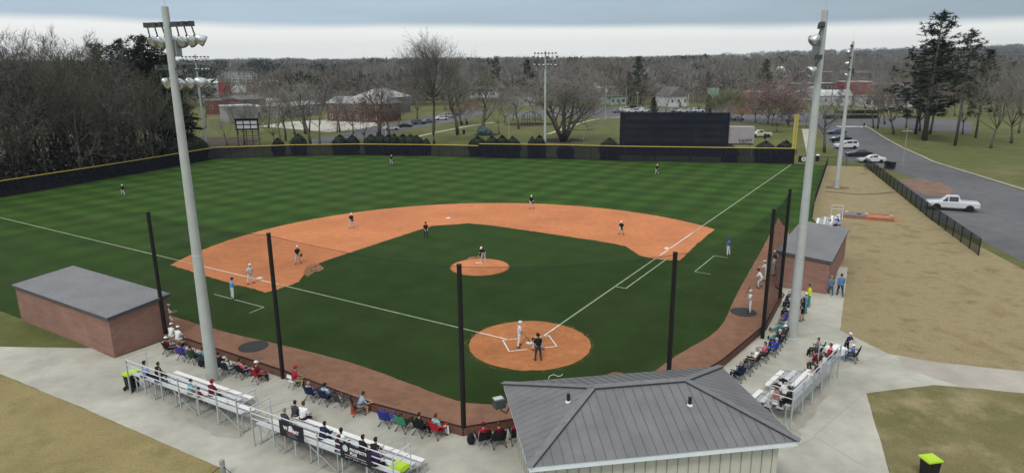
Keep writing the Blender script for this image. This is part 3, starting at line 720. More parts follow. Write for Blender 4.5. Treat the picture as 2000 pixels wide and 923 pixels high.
# standing seams
sm = mb; tan = (RZ - 3.0) / (hd + o_)
def rz_front(x, y):  # height of the roof skin
    zf_ = RZ - abs(y) * tan
    ze = RZ - max(0, abs(x) - rl) * (RZ - 3.0) / (hw + o_ - rl)
    return min(zf_, ze)
for k in range(-13, 14):
    x = k * .41
    y1 = hd + o_ - .02; y0 = max(0.02, (abs(x) - rl) * (hd + o_) / (hw + o_ - rl)) if abs(x) > rl else .02
    for sy in (-1, 1): sm.bar((x, sy * y0, rz_front(x, y0) + .012), (x, sy * y1, rz_front(x, y1) + .012), .016, .02, mi=1)
for k in range(-7, 8):
    y = k * .41
    x1 = hw + o_ - .02; x0 = rl + abs(y) * (hw + o_ - rl) / (hd + o_) + .02
    for sx in (-1, 1): sm.bar((sx * x0, y, rz_front(x0, y) + .006), (sx * x1, y, rz_front(x1, y) + .006), .012, .008)
cp = mb
for a_, b_ in ((4, 5), (0, 4), (1, 5), (2, 5), (3, 4)):
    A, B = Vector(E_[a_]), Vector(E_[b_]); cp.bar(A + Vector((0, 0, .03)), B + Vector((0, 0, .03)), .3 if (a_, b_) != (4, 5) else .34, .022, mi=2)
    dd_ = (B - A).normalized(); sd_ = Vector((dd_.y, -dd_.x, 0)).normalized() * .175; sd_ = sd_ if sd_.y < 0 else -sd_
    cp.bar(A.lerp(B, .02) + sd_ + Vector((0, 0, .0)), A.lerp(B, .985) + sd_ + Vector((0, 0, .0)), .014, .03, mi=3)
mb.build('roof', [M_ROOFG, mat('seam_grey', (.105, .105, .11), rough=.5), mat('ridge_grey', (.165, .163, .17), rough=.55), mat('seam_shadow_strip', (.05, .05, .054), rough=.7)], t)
Ri = Matrix.Rotation(-bang, 3, 'Z')
for px, py in ((1110, 787), (1347, 791)):
    p = Ri @ (G(px, py, 3.75) - Vector((bc.x, bc.y, 0))); z = rz_front(p.x, p.y)
    v = MB().tube((p.x, p.y, z - .02), (p.x, p.y, z + .36), .075, n=12).build('vent_pipe', M_BLACKM, t)
    MB().lathe([(.13, -.03), (.11, .03), (.078, .05)], (p.x, p.y, z), 12).build('flashing', M_FASCW, v)
# loudspeaker on a bracket at the left eave
sp_ = G(975, 786, 2.6); sp_.z = 0
t2 = thing('loudspeaker', 'dark loudspeaker box on a bracket at the left corner of the front roof', 'loudspeaker', sp_)
eave = BW[3].lerp(BW[0], .74) - sp_
MB().box((0, 0, 2.6), (.5, .4, .42), R(25)).build('housing', M_BALLAST, t2); MB().box((-.05, .02, 2.83), (.44, .3, .03), R(25)).build('cover', M_GALV, t2)
MB().path([(0, 0, 2.5), (.1, -.05, 2.25), (eave.x * .7, eave.y * .7, 2.3), (eave.x + .1, eave.y, 2.86)], .03, 6).build('bracket', M_BLACKM, t2)
cc_ = G(1088, 739, 3.0); t2 = thing('cable_coil', 'white cable looped over the back edge of the front roof', 'cable', cc_)
MB().path([(-.42, 0, .0), (-.36, .1, .1), (-.15, .16, .15), (.05, .1, .08), (.2, .12, .1), (.28, .14, .17)], .013, 6).build('cable', M_WHITE, t2)

# --- aluminium bleachers
def bleacher(org, along, field, length, rows, segs, label, panel=None, rails=True):
    """org: ground point under the near end of the back rail; along: unit vector down the rows; field: unit vector to the front;
    segs: for every row (front first) the list of (start, end) lengths"""
    t = thing('bleacher', label, 'bleacher', org, 0, 'aluminium bleachers')
    W_ = lambda a, d_, z: along * a + field * d_ + Vector((0, 0, z))
    rot = math.atan2(along.y, along.x); nr = len(rows)
    for i, (d_, z) in enumerate(rows):
        for a0, a1 in segs[i]:
            s_ = MB(); s_.box(W_((a0 + a1) / 2, d_, z - .02), (a1 - a0, .26, .04), rot); s_.box(W_((a0 + a1) / 2, d_ + .12, z - .045), (a1 - a0, .02, .05), rot)
            s_.build('seat_plank', M_WHITE if i % 2 == 0 else M_ALU, t)
            if i:
                MB().box(W_((a0 + a1) / 2, d_ + .36, z - .3), (a1 - a0, .36, .035), rot).build('foot_plank', mat('foot_plank_grey', (.38, .39, .4), rough=.55, var=.12, scale=2), t)
    n = max(3, round(length / 1.75))
    for k in range(n + 1):
        a = .12 + (length - .24) * k / n; f = MB()
        av = [i for i in range(nr) if any(s0 - .2 <= a <= s1 + .2 for s0, s1 in segs[i])]
        if not av: continue
        dF = rows[av[0]][0]; zF = rows[av[0]][1]
        f.bar(W_(a, -.02, .03), W_(a, dF + .1, .03), .05, .06)                              # ground sill
        f.bar(W_(a, .02, rows[-1][1] - .07), W_(a, dF, zF - .08), .045, .06)                # stringer
        for i in av: f.bar(W_(a, rows[i][0], .05), W_(a, rows[i][0], rows[i][1] - .05), .05, .05)
        f.bar(W_(a, .35, .05), W_(a, .95, rows[-2][1] - .1), .035, .035)
        f.build('frame', M_ALUD, t)
    z0 = .35; zt = rows[-1][1] + .94; m = max(3, round(length / 1.5))
    for k in range(m + 1):
        a = length * k / m; MB().bar(W_(a, -.2, z0 if k not in (0, m) else .02), W_(a, -.2, zt), .09, .05).build('rail_post', M_GALV, t)
    r_ = MB()
    for z in (zt, zt - .3, zt - .58): r_.tube(W_(0, -.2, z), W_(length, -.2, z), .027, n=8)
    for a in (0, length):
        for z in (zt, zt - .42): r_.tube(W_(a, -.2, z), W_(a, .95, z), .025, n=8)
        r_.tube(W_(a, .95, zt), W_(a, .95, rows[-2][1] - .1), .025, n=8)
    r_.build('guard_rail', M_ALU, t)
    b_ = MB()
    for k in range(n):
        a = .12 + (length - .24) * k / n; a2 = .12 + (length - .24) * (k + 1) / n
        if k % 2 == 0: b_.bar(W_(a, .03, rows[-1][1] - .15), W_(a2, .03, .12), .035, .035)
    b_.build('brace', M_ALUD, t)
    if panel: MB().box(W_(length / 2, -.245, (zt + rows[-1][1]) / 2 - .1), (length - .1, .012, zt - rows[-1][1] - .05), rot).build('mesh_panel', M_PANEL, t)
    return t, W_
WW = lambda W_, t: (lambda a, d_, z: W_(a, d_, z) + t.location)
ROWS = [(2.2, .45), (1.5, .67), (.8, .89), (.12, 1.11)]
dL = Vector((.868, -.497, 0)).normalized(); nL = Vector((.497, .868, 0)).normalized()
B1, W1 = bleacher(Vector((-21.3, 33.95, 0)), dL, nL, 9.1, ROWS, [[(.5, 7.1)], [(.4, 7.1)], [(.2, 9.0)], [(0, 9.1)]], 'aluminium bleacher at the left with the green-lidded bin at its end')
B2, W2 = bleacher(Vector((-12.35, 28.55, 0)), dL, nL, 8.6, ROWS, [[(.1, 8.3)], [(.1, 8.3)], [(.1, 8.4)], [(0, 8.6)]], 'aluminium bleacher with the two dark banners on its back rail')
# handrails of the aisle in the second stand
for (W_, a, tt) in ((W1, 7.3, B1), (W2, .05, B2), (W2, 7.2, B2)):
    r_ = MB()
    for d0, d1 in ((.6, 2.3),): r_.path([W_(a, d0, .5), W_(a, d0, 1.65), W_(a, d1, 1.3), W_(a, d1, .1)], .024, 6)
    r_.tube(W_(a, .6, 1.25), W_(a, 2.3, .9), .02, n=6); r_.build('aisle_rail', M_GALV, tt)
dR = Vector((.669, .743, 0)).normalized(); nR = Vector((-.743, .669, 0)).normalized()
B3, W3 = bleacher(Vector((13.57, 29.58, 0)), dR, nR, 7.5, ROWS, [[(.7, 2.3), (3.0, 5.4)], [(.6, 2.3), (3.0, 5.4)], [(.4, 2.3), (3.0, 5.6)], [(.2, 7.4)]], 'aluminium bleacher with mesh panels on its back, right of the grey roof', panel=True)
r_ = MB(); r_.path([W3(2.85, 2.25, .45), W3(2.85, 2.25, 1.1), W3(2.85, .7, 1.55), W3(2.85, .7, .9)], .024, 6); r_.tube(W3(2.85, 2.25, .8), W3(2.85, .7, 1.2), .02, n=6); r_.build('aisle_rail', M_ALU, B3)
dQ = Vector((.45, .893, 0)).normalized(); nQ = Vector((-.893, .45, 0)).normalized()
B4, W4 = bleacher(Vector((34.1, 67.0, 0)), dQ, nQ, 7.4, ROWS, [[(.2, 7.2)]] * 4, 'small aluminium bleacher beyond the right-hand dugout')

# banners tied to the back rail of the second stand
def banner(W_, a0, a1, label, kind):
    z1, z0 = 1.98, 1.2; c = B2.location + W_((a0 + a1) / 2, -.262, (z0 + z1) / 2); rot = math.atan2(dL.y, dL.x)
    t = thing('banner', label, 'banner', c, rot)
    w, h = a1 - a0, z1 - z0
    mb = MB(); K = 10
    for k in range(K):
        x0, x1 = -w / 2 + w * k / K, -w / 2 + w * (k + 1) / K; f_ = lambda x: -.012 * (1 + math.sin(x * 5))
        mb.quad((x0, f_(x0), -h / 2), (x1, f_(x1), -h / 2), (x1, f_(x1), h / 2), (x0, f_(x0), h / 2))
    mb.build('cloth', mat('navy_black_vinyl', (.014, .014, .026), rough=.45, var=.15), t)
    Mx = Matrix.Rotation(R(90), 4, 'X')
    def put(body, size, x, z, m, bold=.0, sx=1.0):
        me = text_mesh(body, size, .003, bold, 'CENTER'); me.materials.append(m); o = link('lettering', me, t)
        o.matrix_local = Matrix.Translation((x, -.034, z)) @ Mx @ Matrix.Diagonal((sx, 1, 1, 1)); return o
    if kind == 'plus':
        put('PROSPECTS', .19, .17, .19, M_WHITE, .006, .95); put('PLUS', .19, -.1, .0, M_WHITE, .006, .95)
        e_ = MB()
        for rr in (.15,): e_.lathe([(rr - .02, 0), (rr, 0), (rr, .008), (rr - .02, .008), (rr - .02, 0)], (0, 0, 0), 28)
        e_.box((0, 0, .004), (.05, .17, .008)); e_.box((-.055, 0, .0042), (.06, .05, .0076)); e_.box((.055, 0, .0042), (.06, .05, .0076)); o = e_.build('emblem', M_WHITE, t)
        o.matrix_local = Matrix.Translation((-.55, -.03, .17)) @ Mx
        b_ = MB(); b_.box((0, -.032, -.13), (1.2, .006, .03))
        for x in (-.55, -.1, .35): b_.box((x, -.032, -.24), (.05, .006, .05)); b_.box((x + .18, -.032, -.24), (.26, .006, .018))
        b_.build('small_print', mat('grey_print', (.4, .4, .42), rough=.6), t)
    else:
        o = MB().lathe([(.13, 0), (.13, .008), (1e-4, .01)], n=24).build('emblem', mat('pale_pink_print', (.75, .66, .72), rough=.6), t); o.matrix_local = Matrix.Translation((-.02, -.03, .16)) @ Mx
        put('W', .24, -.36, .09, M_WHITE, .012); put('BAT', .22, .3, .03, M_WHITE, .01, .9)
        b_ = MB(); b_.box((-.05, -.0325, .03), (.3, .006, .1)); b_.build('ribbon', mat('pale_pink_print', (.75, .66, .72)), t)
        b_ = MB(); b_.box((0, -.0335, -.1), (.62, .006, .07)); b_.build('ribbon', mat('dark_red_print', (.3, .03, .06), rough=.6), t)
        b_ = MB(); b_.box((0, -.033, -.18), (.5, .006, .02)); b_.box((.05, -.033, -.25), (.62, .006, .03)); b_.build('small_print', mat('teal_print', (.1, .22, .22), rough=.6), t)
banner(W2, 2.0, 3.55, 'dark banner with a pale ball emblem and red ribbon on the bleacher rail', 'ball')
banner(W2, 5.75, 7.5, 'dark banner with white lettering and a ringed plus sign on the bleacher rail', 'plus')

# --- bins, bollard
def wheelie(p, rz, label, lidcol=(.42, .62, .03), sc=1.0, group='wheeled bins'):
    t = thing('wheeled_bin', label, 'bin', p, rz, group); t.scale = (sc, sc, sc)
    MB().box((0, 0, .55), (.46, .5, .86), tap=1.18).build('body', mat('black_plastic', (.018, .018, .02), rough=.5), t)
    mb = MB(); mb.box((0, .02, 1.015), (.64, .7, .07)); mb.box((0, 0, 1.06), (.5, .56, .03)); mb.box((0, -.36, .99), (.5, .05, .05)); mb.build('lid', mat('lid_%g' % lidcol[0], lidcol, rough=.45, var=.05), t)
    MB().tube((-.24, -.36, .93), (.24, -.36, .93), .02, n=6).build('handle', M_BLACKM, t)
    for sx in (-.27, .27): MB().tube((sx - .03, -.27, .12), (sx + .03, -.27, .12), .12, n=14).build('wheel', M_RUBBER, t)
wheelie(G(262, 765) + Vector((-.25, .35, 0)), R(-20), 'black wheeled bin with a lime green lid at the end of the left bleacher')
wheelie(G(782, 950), R(60), 'black wheeled bin with a lime green lid beside the bleacher with banners')
wheelie(G(1812, 935), R(100), 'black wheeled bin with a lime green lid on the lawn at the right')
t = thing('bollard', 'grey wooden bollard at the edge of the dry grass, bottom left', 'bollard', G(437, 930))
MB().lathe([(.12, 0), (.115, .8), (.1, .84), (1e-4, .85)], n=14).build('post', mat('weathered_wood', (.3, .3, .29), rough=.9, var=.25, scale=8), t)
MB().lathe([(.125, .55), (.125, .6)], n=14).build('band', M_GALV, t)
for k, e_ in enumerate(((-.9, -.75), (1.1, -.6))):
    pts = [Vector((e_[0] * f_, e_[1] * f_, .58 - .35 * math.sin(f_ * 1.57))) for f_ in (0.1, .3, .5, .7, .9, 1.0)]
    MB().path(pts, .018, 5).build('chain', M_BLACKM, t)

# --- bullpen mound in the dry strip
q = PX((1642, 431), (1745, 440), (1742, 421), (1650, 409))
cx = sum(q, Vector()) / 4; rz = math.atan2((q[1] - q[0]).y, (q[1] - q[0]).x); wl_, dp = (q[1] - q[0]).length, 2.3
t = thing('bullpen_mound', 'raised orange clay bullpen mound in a wooden frame, grey cover on its left half', 'bullpen mound', (cx.x, cx.y, 0), rz)
mb = MB(); mb.box((0, -dp / 2, .16), (wl_, .06, .36)); mb.box((0, dp / 2, .16), (wl_, .06, .36)); mb.box((-wl_ / 2, 0, .16), (.06, dp - .07, .36)); mb.box((wl_ / 2, 0, .16), (.06, dp - .07, .36)); mb.build('frame', mat('stained_planks', (.3, .14, .09), rough=.9, var=.2), t)
MB().box((0, 0, .13), (wl_ - .07, dp - .07, .26)).build('clay', mat('bullpen_clay', (.4, .16, .075), rough=.95, var=.2, scale=1.5), t)
MB().box((-wl_ * .26, .1, .3), (wl_ * .42, dp * .72, .07)).build('cover', mat('grey_tarp', (.17, .18, .19), rough=.7), t)
MB().box((-wl_ * .17, -.05, .36), (.45, .3, .08), R(20)).build('sandbag', M_BLACKM, t)
for p in ((wl_ * .46, .35), (-wl_ * .02, .5), (-wl_ * .42, .9)): MB().box((p[0], p[1], .38), (.4, .35, .12), R(15), tap=.7).build('sandbag', mat('tan_sack', (.5, .42, .3), rough=.9), t)
sheet('clay_apron', smooth_poly([cx + Vector((x, y, 0)) for x, y in ((-1.5, -1.9), (0, -2.0), (2.6, -2.2), (3.5, -1.3), (3.2, -.9), (0, -1.2))], 4), -.004, mat('bullpen_clay', (.4, .16, .075)), amp=.1)
ribbon('worn_path', [Vector((45.0, 93.5, 0)), Vector((49.0, 91, 0)), Vector((54.5, 92.5, 0))], .8, -.004, mat('bare_soil', (.15, .11, .07), rough=1, var=.3))
sheet('worn_dirt', smooth_poly([Vector((48.0, 96.4, 0)) + Vector((math.cos(a) * 1.7, math.sin(a) * 1.3, 0)) for a in (0, 1, 2, 3, 4, 5.2)], 4), -.004, mat('bare_soil', (.15, .11, .07)), amp=.15)

# ================================================================== people
def dirv(f, o, side):
    f, o = R(f), R(o)
    return Vector((side * math.sin(o), math.sin(f) * math.cos(o), -math.cos(f) * math.cos(o)))
# pose: hip height (None = feet set it), torso lean (forward +), head pitch (forward +), then for left and right: thigh, shin, upper arm, forearm as (forward, outward)
POSES = {
    'stand': dict(lean=2, head=4, legs=[((3, 6), (-2, 3)), ((-3, 7), (-6, 4))], arms=[((4, 12), (18, 4)), ((2, 13), (14, 5))]),
    'stand_wide': dict(lean=6, head=10, legs=[((8, 13), (-6, 8)), ((4, 13), (-8, 8))], arms=[((12, 16), (38, -6)), ((10, 16), (42, -8))]),
    'hands_front': dict(lean=4, head=14, legs=[((3, 8), (-3, 5)), ((-2, 9), (-5, 6))], arms=[((18, 10), (68, -32)), ((16, 10), (72, -34))]),
    'hips': dict(lean=8, head=6, legs=[((6, 9), (-4, 7)), ((-6, 10), (-10, 8))], arms=[((-12, 34), (34, -38)), ((-12, 34), (34, -38))]),
    'ready': dict(lean=34, head=10, legs=[((38, 15), (-16, 8)), ((36, 16), (-18, 8))], arms=[((32, 12), (52, -12)), ((30, 12), (54, -12))]),
    'walk': dict(lean=4, head=4, legs=[((24, 3), (2, 2)), ((-14, 4), (-34, 2))], arms=[((-16, 8), (6, 4)), ((20, 8), (38, 2))]),
    'pitch': dict(lean=52, head=22, legs=[((22, 9), (-6, 6)), ((14, 10), (-10, 6))], arms=[((46, 6), (70, -26)), ((20, 14), (18, 6))]),
    'bat_low': dict(lean=5, head=8, legs=[((4, 10), (-3, 7)), ((-6, 11), (-10, 7))], arms=[((22, 4), (34, -18)), ((14, 10), (30, -10))]),
    'bat_shoulder': dict(lean=3, head=2, legs=[((3, 8), (-2, 5)), ((-3, 9), (-6, 5))], arms=[((24, 12), (118, -20)), ((22, 14), (122, -24))]),
    'umpire': dict(lean=6, head=10, legs=[((4, 7), (-4, 5)), ((0, 7), (-5, 5))], arms=[((8, 10), (46, -22)), ((6, 11), (44, -22))]),
    'crouch': dict(lean=24, head=-8, legs=[((112, 26), (-28, 10)), ((112, 26), (-28, 10))], arms=[((52, 10), (84, -8)), ((44, 14), (60, -22))]),
    'sit': dict(hip=.47, lean=-10, head=8, legs=[((84, 9), (6, 4)), ((82, 11), (2, 5))], arms=[((14, 14), (64, -16)), ((12, 15), (60, -14))]),
    'sit_arms': dict(hip=.47, lean=-16, head=12, legs=[((88, 12), (14, 4)), ((84, 14), (10, 4))], arms=[((8, 26), (80, 4)), ((10, 26), (78, 4))]),
    'recline': dict(hip=.45, lean=-26, head=14, legs=[((76, 6), (58, 2)), ((74, 7), (52, 0))], arms=[((6, 20), (74, -14)), ((8, 20), (70, -12))]),
    'lean_sit': dict(hip=.47, lean=30, head=2, legs=[((86, 12), (-4, 6)), ((84, 14), (-8, 6))], arms=[((34, 12), (76, -20)), ((36, 12), (74, -22))]),
    'bench': dict(hip=.47, lean=12, head=4, legs=[((84, 10), (-6, 4)), ((80, 12), (-12, 4))], arms=[((18, 12), (72, -20)), ((20, 13), (66, -18))]),
    'rail': dict(lean=20, head=-6, legs=[((2, 7), (-4, 4)), ((-8, 8), (-14, 4))], arms=[((40, 12), (86, -16)), ((42, 12), (88, -14))]),
}
def ellps(mb, c, r, M=None): mb.ell(c, r, 14, 9, M)

_body = {}
def body_data(pose):
    """one continuous body surface for a pose: tapered limbs, torso, head with nose and ears, hands with five fingers; returns mesh data and a part tag for every vertex"""
    if pose in _body: return _body[pose]
    p = POSES[pose]; mb = MB(); prim = []     # (name, a, b, ra, rb)
    def cap(nm, a, b, ra, rb, n=12):
        mb.tube(a, b, ra, rb, n); ellps(mb, a, (ra,) * 3); ellps(mb, b, (rb,) * 3); prim.append((nm, Vector(a), Vector(b), ra, rb))
    lean = R(p['lean']); up = Vector((0, math.sin(lean), math.cos(lean))); fw = Vector((0, math.cos(lean), -math.sin(lean))); X = Vector((1, 0, 0))
    Mt = Matrix((X, fw, up)).transposed()
    pel = Vector((0, 0, 0)); chest = pel + up * .30 + fw * .01; neck = pel + up * .50; hp = R(p['head'])
    hu = Vector((0, math.sin(hp), math.cos(hp))); hf = Vector((0, math.cos(hp), -math.sin(hp))); Mh = Matrix((X, hf, hu)).transposed()
    head = neck + (up + hu) * .045 + hu * .12 + hf * .015
    # torso
    ellps(mb, pel + up * .02, (.165, .12, .12), Mt); ellps(mb, pel + up * .16, (.15, .11, .15), Mt); ellps(mb, chest, (.178, .125, .17), Mt); ellps(mb, chest + up * .12, (.165, .1, .09), Mt)
    prim += [('hip', pel - X * .07, pel + X * .07, .11, .11), ('torso', pel + up * .12, chest + up * .12, .16, .16)]
    cap('neck', neck - up * .03, head - hu * .06, .062, .055)
    # head: skull, jaw, nose, brow, ears
    ellps(mb, head + hu * .02 - hf * .008, (.076, .094, .1), Mh); ellps(mb, head - hu * .055 + hf * .022, (.058, .066, .062), Mh)
    ellps(mb, head - hu * .012 + hf * .094, (.013, .02, .026), Mh); ellps(mb, head + hu * .024 + hf * .074, (.05, .016, .014), Mh); ellps(mb, head - hu * .062 + hf * .082, (.024, .012, .01), Mh)
    for s_ in (-1, 1): ellps(mb, head + X * s_ * .078 - hf * .005, (.012, .022, .032), Mh)
    prim.append(('head', head - hu * .03, head + hu * .03, .09, .1))
    joints = {'head': head, 'hu': hu, 'hf': hf, 'Mh': Mh}
    for i, s_ in enumerate((-1, 1)):
        th, sh = p['legs'][i]; ua_, fa = p['arms'][i]
        hip = pel + X * s_ * .09 - up * .03; kn = hip + dirv(*th, s_) * .43; an = kn + dirv(*sh, s_) * .41
        cap('thigh', hip, kn, .088, .058); cap('shin', kn, an, .057, .038)
        ellps(mb, kn.lerp(an, .28) + Vector((0, -.016, 0)), (.05, .05, .1), dirv(*sh, s_).to_track_quat('Z', 'Y').to_matrix())
        sd = dirv(*sh, s_); fl = Vector((s_ * .22, 1, 0)).normalized() if sh[0] < 40 else Vector((s_ * .15, .45, .85)).normalized()
        hl = an + sd * .03 - fl * .035; toe = hl + fl * .2
        cap('foot', hl + Vector((0, 0, .012)), toe, .04, .033)
        shd = neck - up * .075 + X * s_ * .175; el = shd + dirv(*ua_, s_) * .285; wr = el + dirv(*fa, s_) * .25
        ellps(mb, shd, (.062, .062, .06), Mt)
        cap('uparm', shd, el, .052, .041); cap('forearm', el, wr, .041, .028)
        # hand
        fd = dirv(fa[0] + 8, fa[1], s_); th_side = Vector((-s_, .25, 0)); nrm = fd.cross(th_side).normalized(); tsd = nrm.cross(fd).normalized()
        pc = wr + fd * .055
        Mp = Matrix((tsd, nrm, fd)).transposed(); ellps(mb, pc, (.042, .019, .055), Mp); prim.append(('hand', wr, wr + fd * .16, .04, .03))
        for k, (off, ln) in enumerate(((.031, .07), (.011, .08), (-.011, .075), (-.03, .06))):
            a = pc + fd * .04 + tsd * off; b = a + fd * ln * .55 + tsd * off * .12; c = b + (fd * .7 + nrm * -.6 * s_).normalized() * ln * .5
            mb.tube(a, b, .0105, .0098, 8); mb.tube(b, c, .0098, .0085, 8); ellps(mb, b, (.0098,) * 3); ellps(mb, c, (.0085,) * 3)
        a = wr + fd * .03 + tsd * .03; b = a + (fd * .6 + tsd * .75).normalized() * .045; c = b + (fd * .95 + tsd * .2).normalized() * .035
        mb.tube(a, b, .014, .012, 8); mb.tube(b, c, .012, .009, 8); ellps(mb, b, (.012,) * 3); ellps(mb, c, (.009,) * 3)
        joints['hand%d' % i] = wr + fd * .08; joints['fd%d' % i] = fd; joints['ankle%d' % i] = an
    me = mb.mesh('raw', [])
    o = link('raw', me)
    r_ = o.modifiers.new('r', 'REMESH'); r_.mode = 'VOXEL'; r_.voxel_size = .0125
    sm_ = o.modifiers.new('s', 'SMOOTH'); sm_.factor = .5; sm_.iterations = 3
    dc = o.modifiers.new('d', 'DECIMATE'); dc.ratio = .3
    bpy.context.view_layer.update()
    bm_ = bpy.data.meshes.new_from_object(o.evaluated_get(bpy.context.evaluated_depsgraph_get()))
    bpy.data.objects.remove(o); bpy.data.meshes.remove(me)
    n = len(bm_.vertices); co = np.empty(n * 3, 'f'); bm_.vertices.foreach_get('co', co); co = co.reshape(-1, 3)
    # ground the figure
    drop = p['hip'] if 'hip' in p else -float(co[:, 2].min())
    co[:, 2] += drop; off = Vector((0, 0, drop))
    bm_.vertices.foreach_set('co', co.ravel()); bm_.update()
    no = np.empty(n * 3, 'f'); bm_.vertices.foreach_get('normal', no); no = no.reshape(-1, 3)
    best = np.full(n, 1e9); lab = np.zeros(n, int); par = np.zeros(n); names = []
    for k, (nm, a, b, ra, rb) in enumerate(prim):
        a = np.array(a + off); b = np.array(b + off); ab = b - a; t = np.clip(((co - a) @ ab) / max(1e-9, ab @ ab), 0, 1)
        d = np.linalg.norm(co - (a + t[:, None] * ab), axis=1) - (ra + (rb - ra) * t)
        if nm == 'head': d = d - .01
        m = d < best; best[m] = d[m]; lab[m] = k; par[m] = t[m]; names.append(nm)
    lab = np.array(names)[lab]
    fl_ = [tuple(f.vertices) for f in bm_.polygons]
    for k in list(joints):
        if k.startswith(('hand', 'head', 'ankle')): joints[k] = joints[k] + off
    bm_.polygons.foreach_set('use_smooth', [True] * len(bm_.polygons)); bm_.name = 'person'; bm_.materials.append(fab((.4, .25, .18)))
    _body[pose] = (bm_, co, no, lab, par, fl_, joints)
    return _body[pose]

_cl = {}
def cloth_mesh(pose, kind):
    key = (pose, kind)
    if key in _cl: return _cl[key]
    me0, co, no, lab, par, fl_, J = body_data(pose)
    isin = lambda *n: np.isin(lab, n)
    if kind == 'shirt_short': sel = isin('torso') | (isin('uparm') & (par < .8)) | (isin('hip') & False); d = .016
    elif kind == 'shirt_long': sel = isin('torso', 'uparm') | (isin('forearm') & (par < .92)); d = .017
    elif kind == 'jacket': sel = isin('torso', 'uparm', 'hip') | (isin('forearm') & (par < .95)); d = .032
    elif kind == 'trousers': sel = isin('hip', 'thigh') | (isin('shin') & (par < .93)); d = .013
    elif kind == 'shorts': sel = isin('hip') | (isin('thigh') & (par < .9)); d = .02
    elif kind == 'shoe': sel = isin('foot'); d = .008
    elif kind == 'hair':
        h = np.array(J['head']); hu, hf = np.array(J['hu']), np.array(J['hf']); u = (co - h) @ hu; f = (co - h) @ hf
        sel = isin('head', 'neck') & ((u > .055) | ((f < -.01) & (u > -.075))); d = .014
    ids = -np.ones(len(co), int); use = [f for f in fl_ if all(sel[i] for i in f)]
    vs = []; fs = []
    for f in use:
        for i in f:
            if ids[i] < 0: ids[i] = len(vs); vs.append(tuple(co[i] + no[i] * d))
        fs.append(tuple(int(ids[i]) for i in f))
    me = bpy.data.meshes.new({'shirt_short': 'shirt', 'shirt_long': 'shirt', 'jacket': 'jacket'}.get(kind, kind)); me.from_pydata(vs, [], fs)
    me.polygons.foreach_set('use_smooth', [True] * len(fs)); me.materials.append(fab((.5, .5, .5))); me.update()
    _cl[key] = me; return me

_hat = {}
def hat_mesh(kind):
    if kind in _hat: return _hat[kind]
    mb = MB()
    if kind == 'cap':
        mb.lathe([(.099, .03), (.104, .06), (.094, .1), (.06, .135), (1e-4, .147)], (0, -.008, 0), 16, sy=1.12)
        mb.add([(-.075, .075, .045), (.075, .075, .045), (.06, .15, .035), (.0, .18, .03), (-.06, .15, .035), (-.075, .075, .055), (.075, .075, .055), (.06, .15, .045), (.0, .18, .04), (-.06, .15, .045)],
               [(0, 1, 2, 3, 4), (5, 9, 8, 7, 6), (0, 5, 6, 1), (1, 6, 7, 2), (2, 7, 8, 3), (3, 8, 9, 4), (4, 9, 5, 0)])
    elif kind == 'helmet':
        mb.lathe([(.105, -.015), (.122, .03), (.118, .08), (.085, .13), (1e-4, .152)], (0, -.01, 0), 18, sy=1.12)
        for s_ in (-1, 1): mb.ell((s_ * .095, .0, -.035), (.022, .055, .06), 10, 6)
        mb.add([(-.08, .085, .035), (.08, .085, .035), (.05, .16, .03), (-.05, .16, .03), (-.08, .085, .047), (.08, .085, .047), (.05, .16, .042), (-.05, .16, .042)], [(0, 3, 2, 1), (4, 5, 6, 7), (0, 1, 5, 4), (1, 2, 6, 5), (2, 3, 7, 6), (3, 0, 4, 7)])
    elif kind == 'brim':
        mb.lathe([(.22, .03), (.105, .045), (.102, .09), (.07, .135), (1e-4, .14)], (0, 0, 0), 18, sy=1.1)
    elif kind == 'mask':
        mb.lathe([(.105, -.02), (.11, .06), (.08, .12), (1e-4, .135)], (0, -.01, .0), 16, sy=1.1)
        for k in range(5): mb.path([(-.085, .06, .05 - k * .035), (0, .135, .05 - k * .035), (.085, .06, .05 - k * .035)], .007, 5)
    elif kind == 'long':
        mb.ell((0, -.045, .0), (.1, .085, .125), 14, 9); mb.ell((0, -.085, -.17), (.1, .05, .17), 14, 9)
    elif kind == 'bun': mb.ell((0, -.12, .06), (.045, .045, .045), 10, 7)
    me = mb.mesh({'long': 'hair', 'bun': 'hair', 'brim': 'hat', 'mask': 'helmet'}.get(kind, kind), [fab((.5, .5, .5))], True); _hat[kind] = me; return me
_glove = None
def glove_mesh():
    global _glove
    if _glove is None:
        mb = MB(); mb.ell((0, 0, 0), (.11, .06, .14), 14, 9)
        for k in range(4): mb.ell((-.07 + k * .047, .01, .12), (.024, .03, .06), 8, 6)
        mb.ell((.12, .02, .03), (.03, .03, .06), 8, 6); _glove = mb.mesh('glove', [fab((.05, .03, .02))], True)
    return _glove
_eye = _mouth = None
def face(o, J):
    global _eye, _mouth
    if _eye is None:
        _eye = MB().ell((0, 0, 0), (.014, .008, .009), 8, 6).mesh('eye', [fab((.05, .04, .035))], True); _mouth = MB().ell((0, 0, 0), (.026, .006, .007), 8, 5).mesh('mouth', [fab((.24, .08, .07))], True)
    for s_ in (-1, 1):
        e_ = link('eye', _eye, o); e_.matrix_local = Matrix.Translation(J['head'] + Vector((s_ * .032, 0, 0)) + J['hf'] * .088 + J['hu'] * .008) @ J['Mh'].to_4x4()
    e_ = link('mouth', _mouth, o); e_.matrix_local = Matrix.Translation(J['head'] + J['hf'] * .093 - J['hu'] * .06) @ J['Mh'].to_4x4()

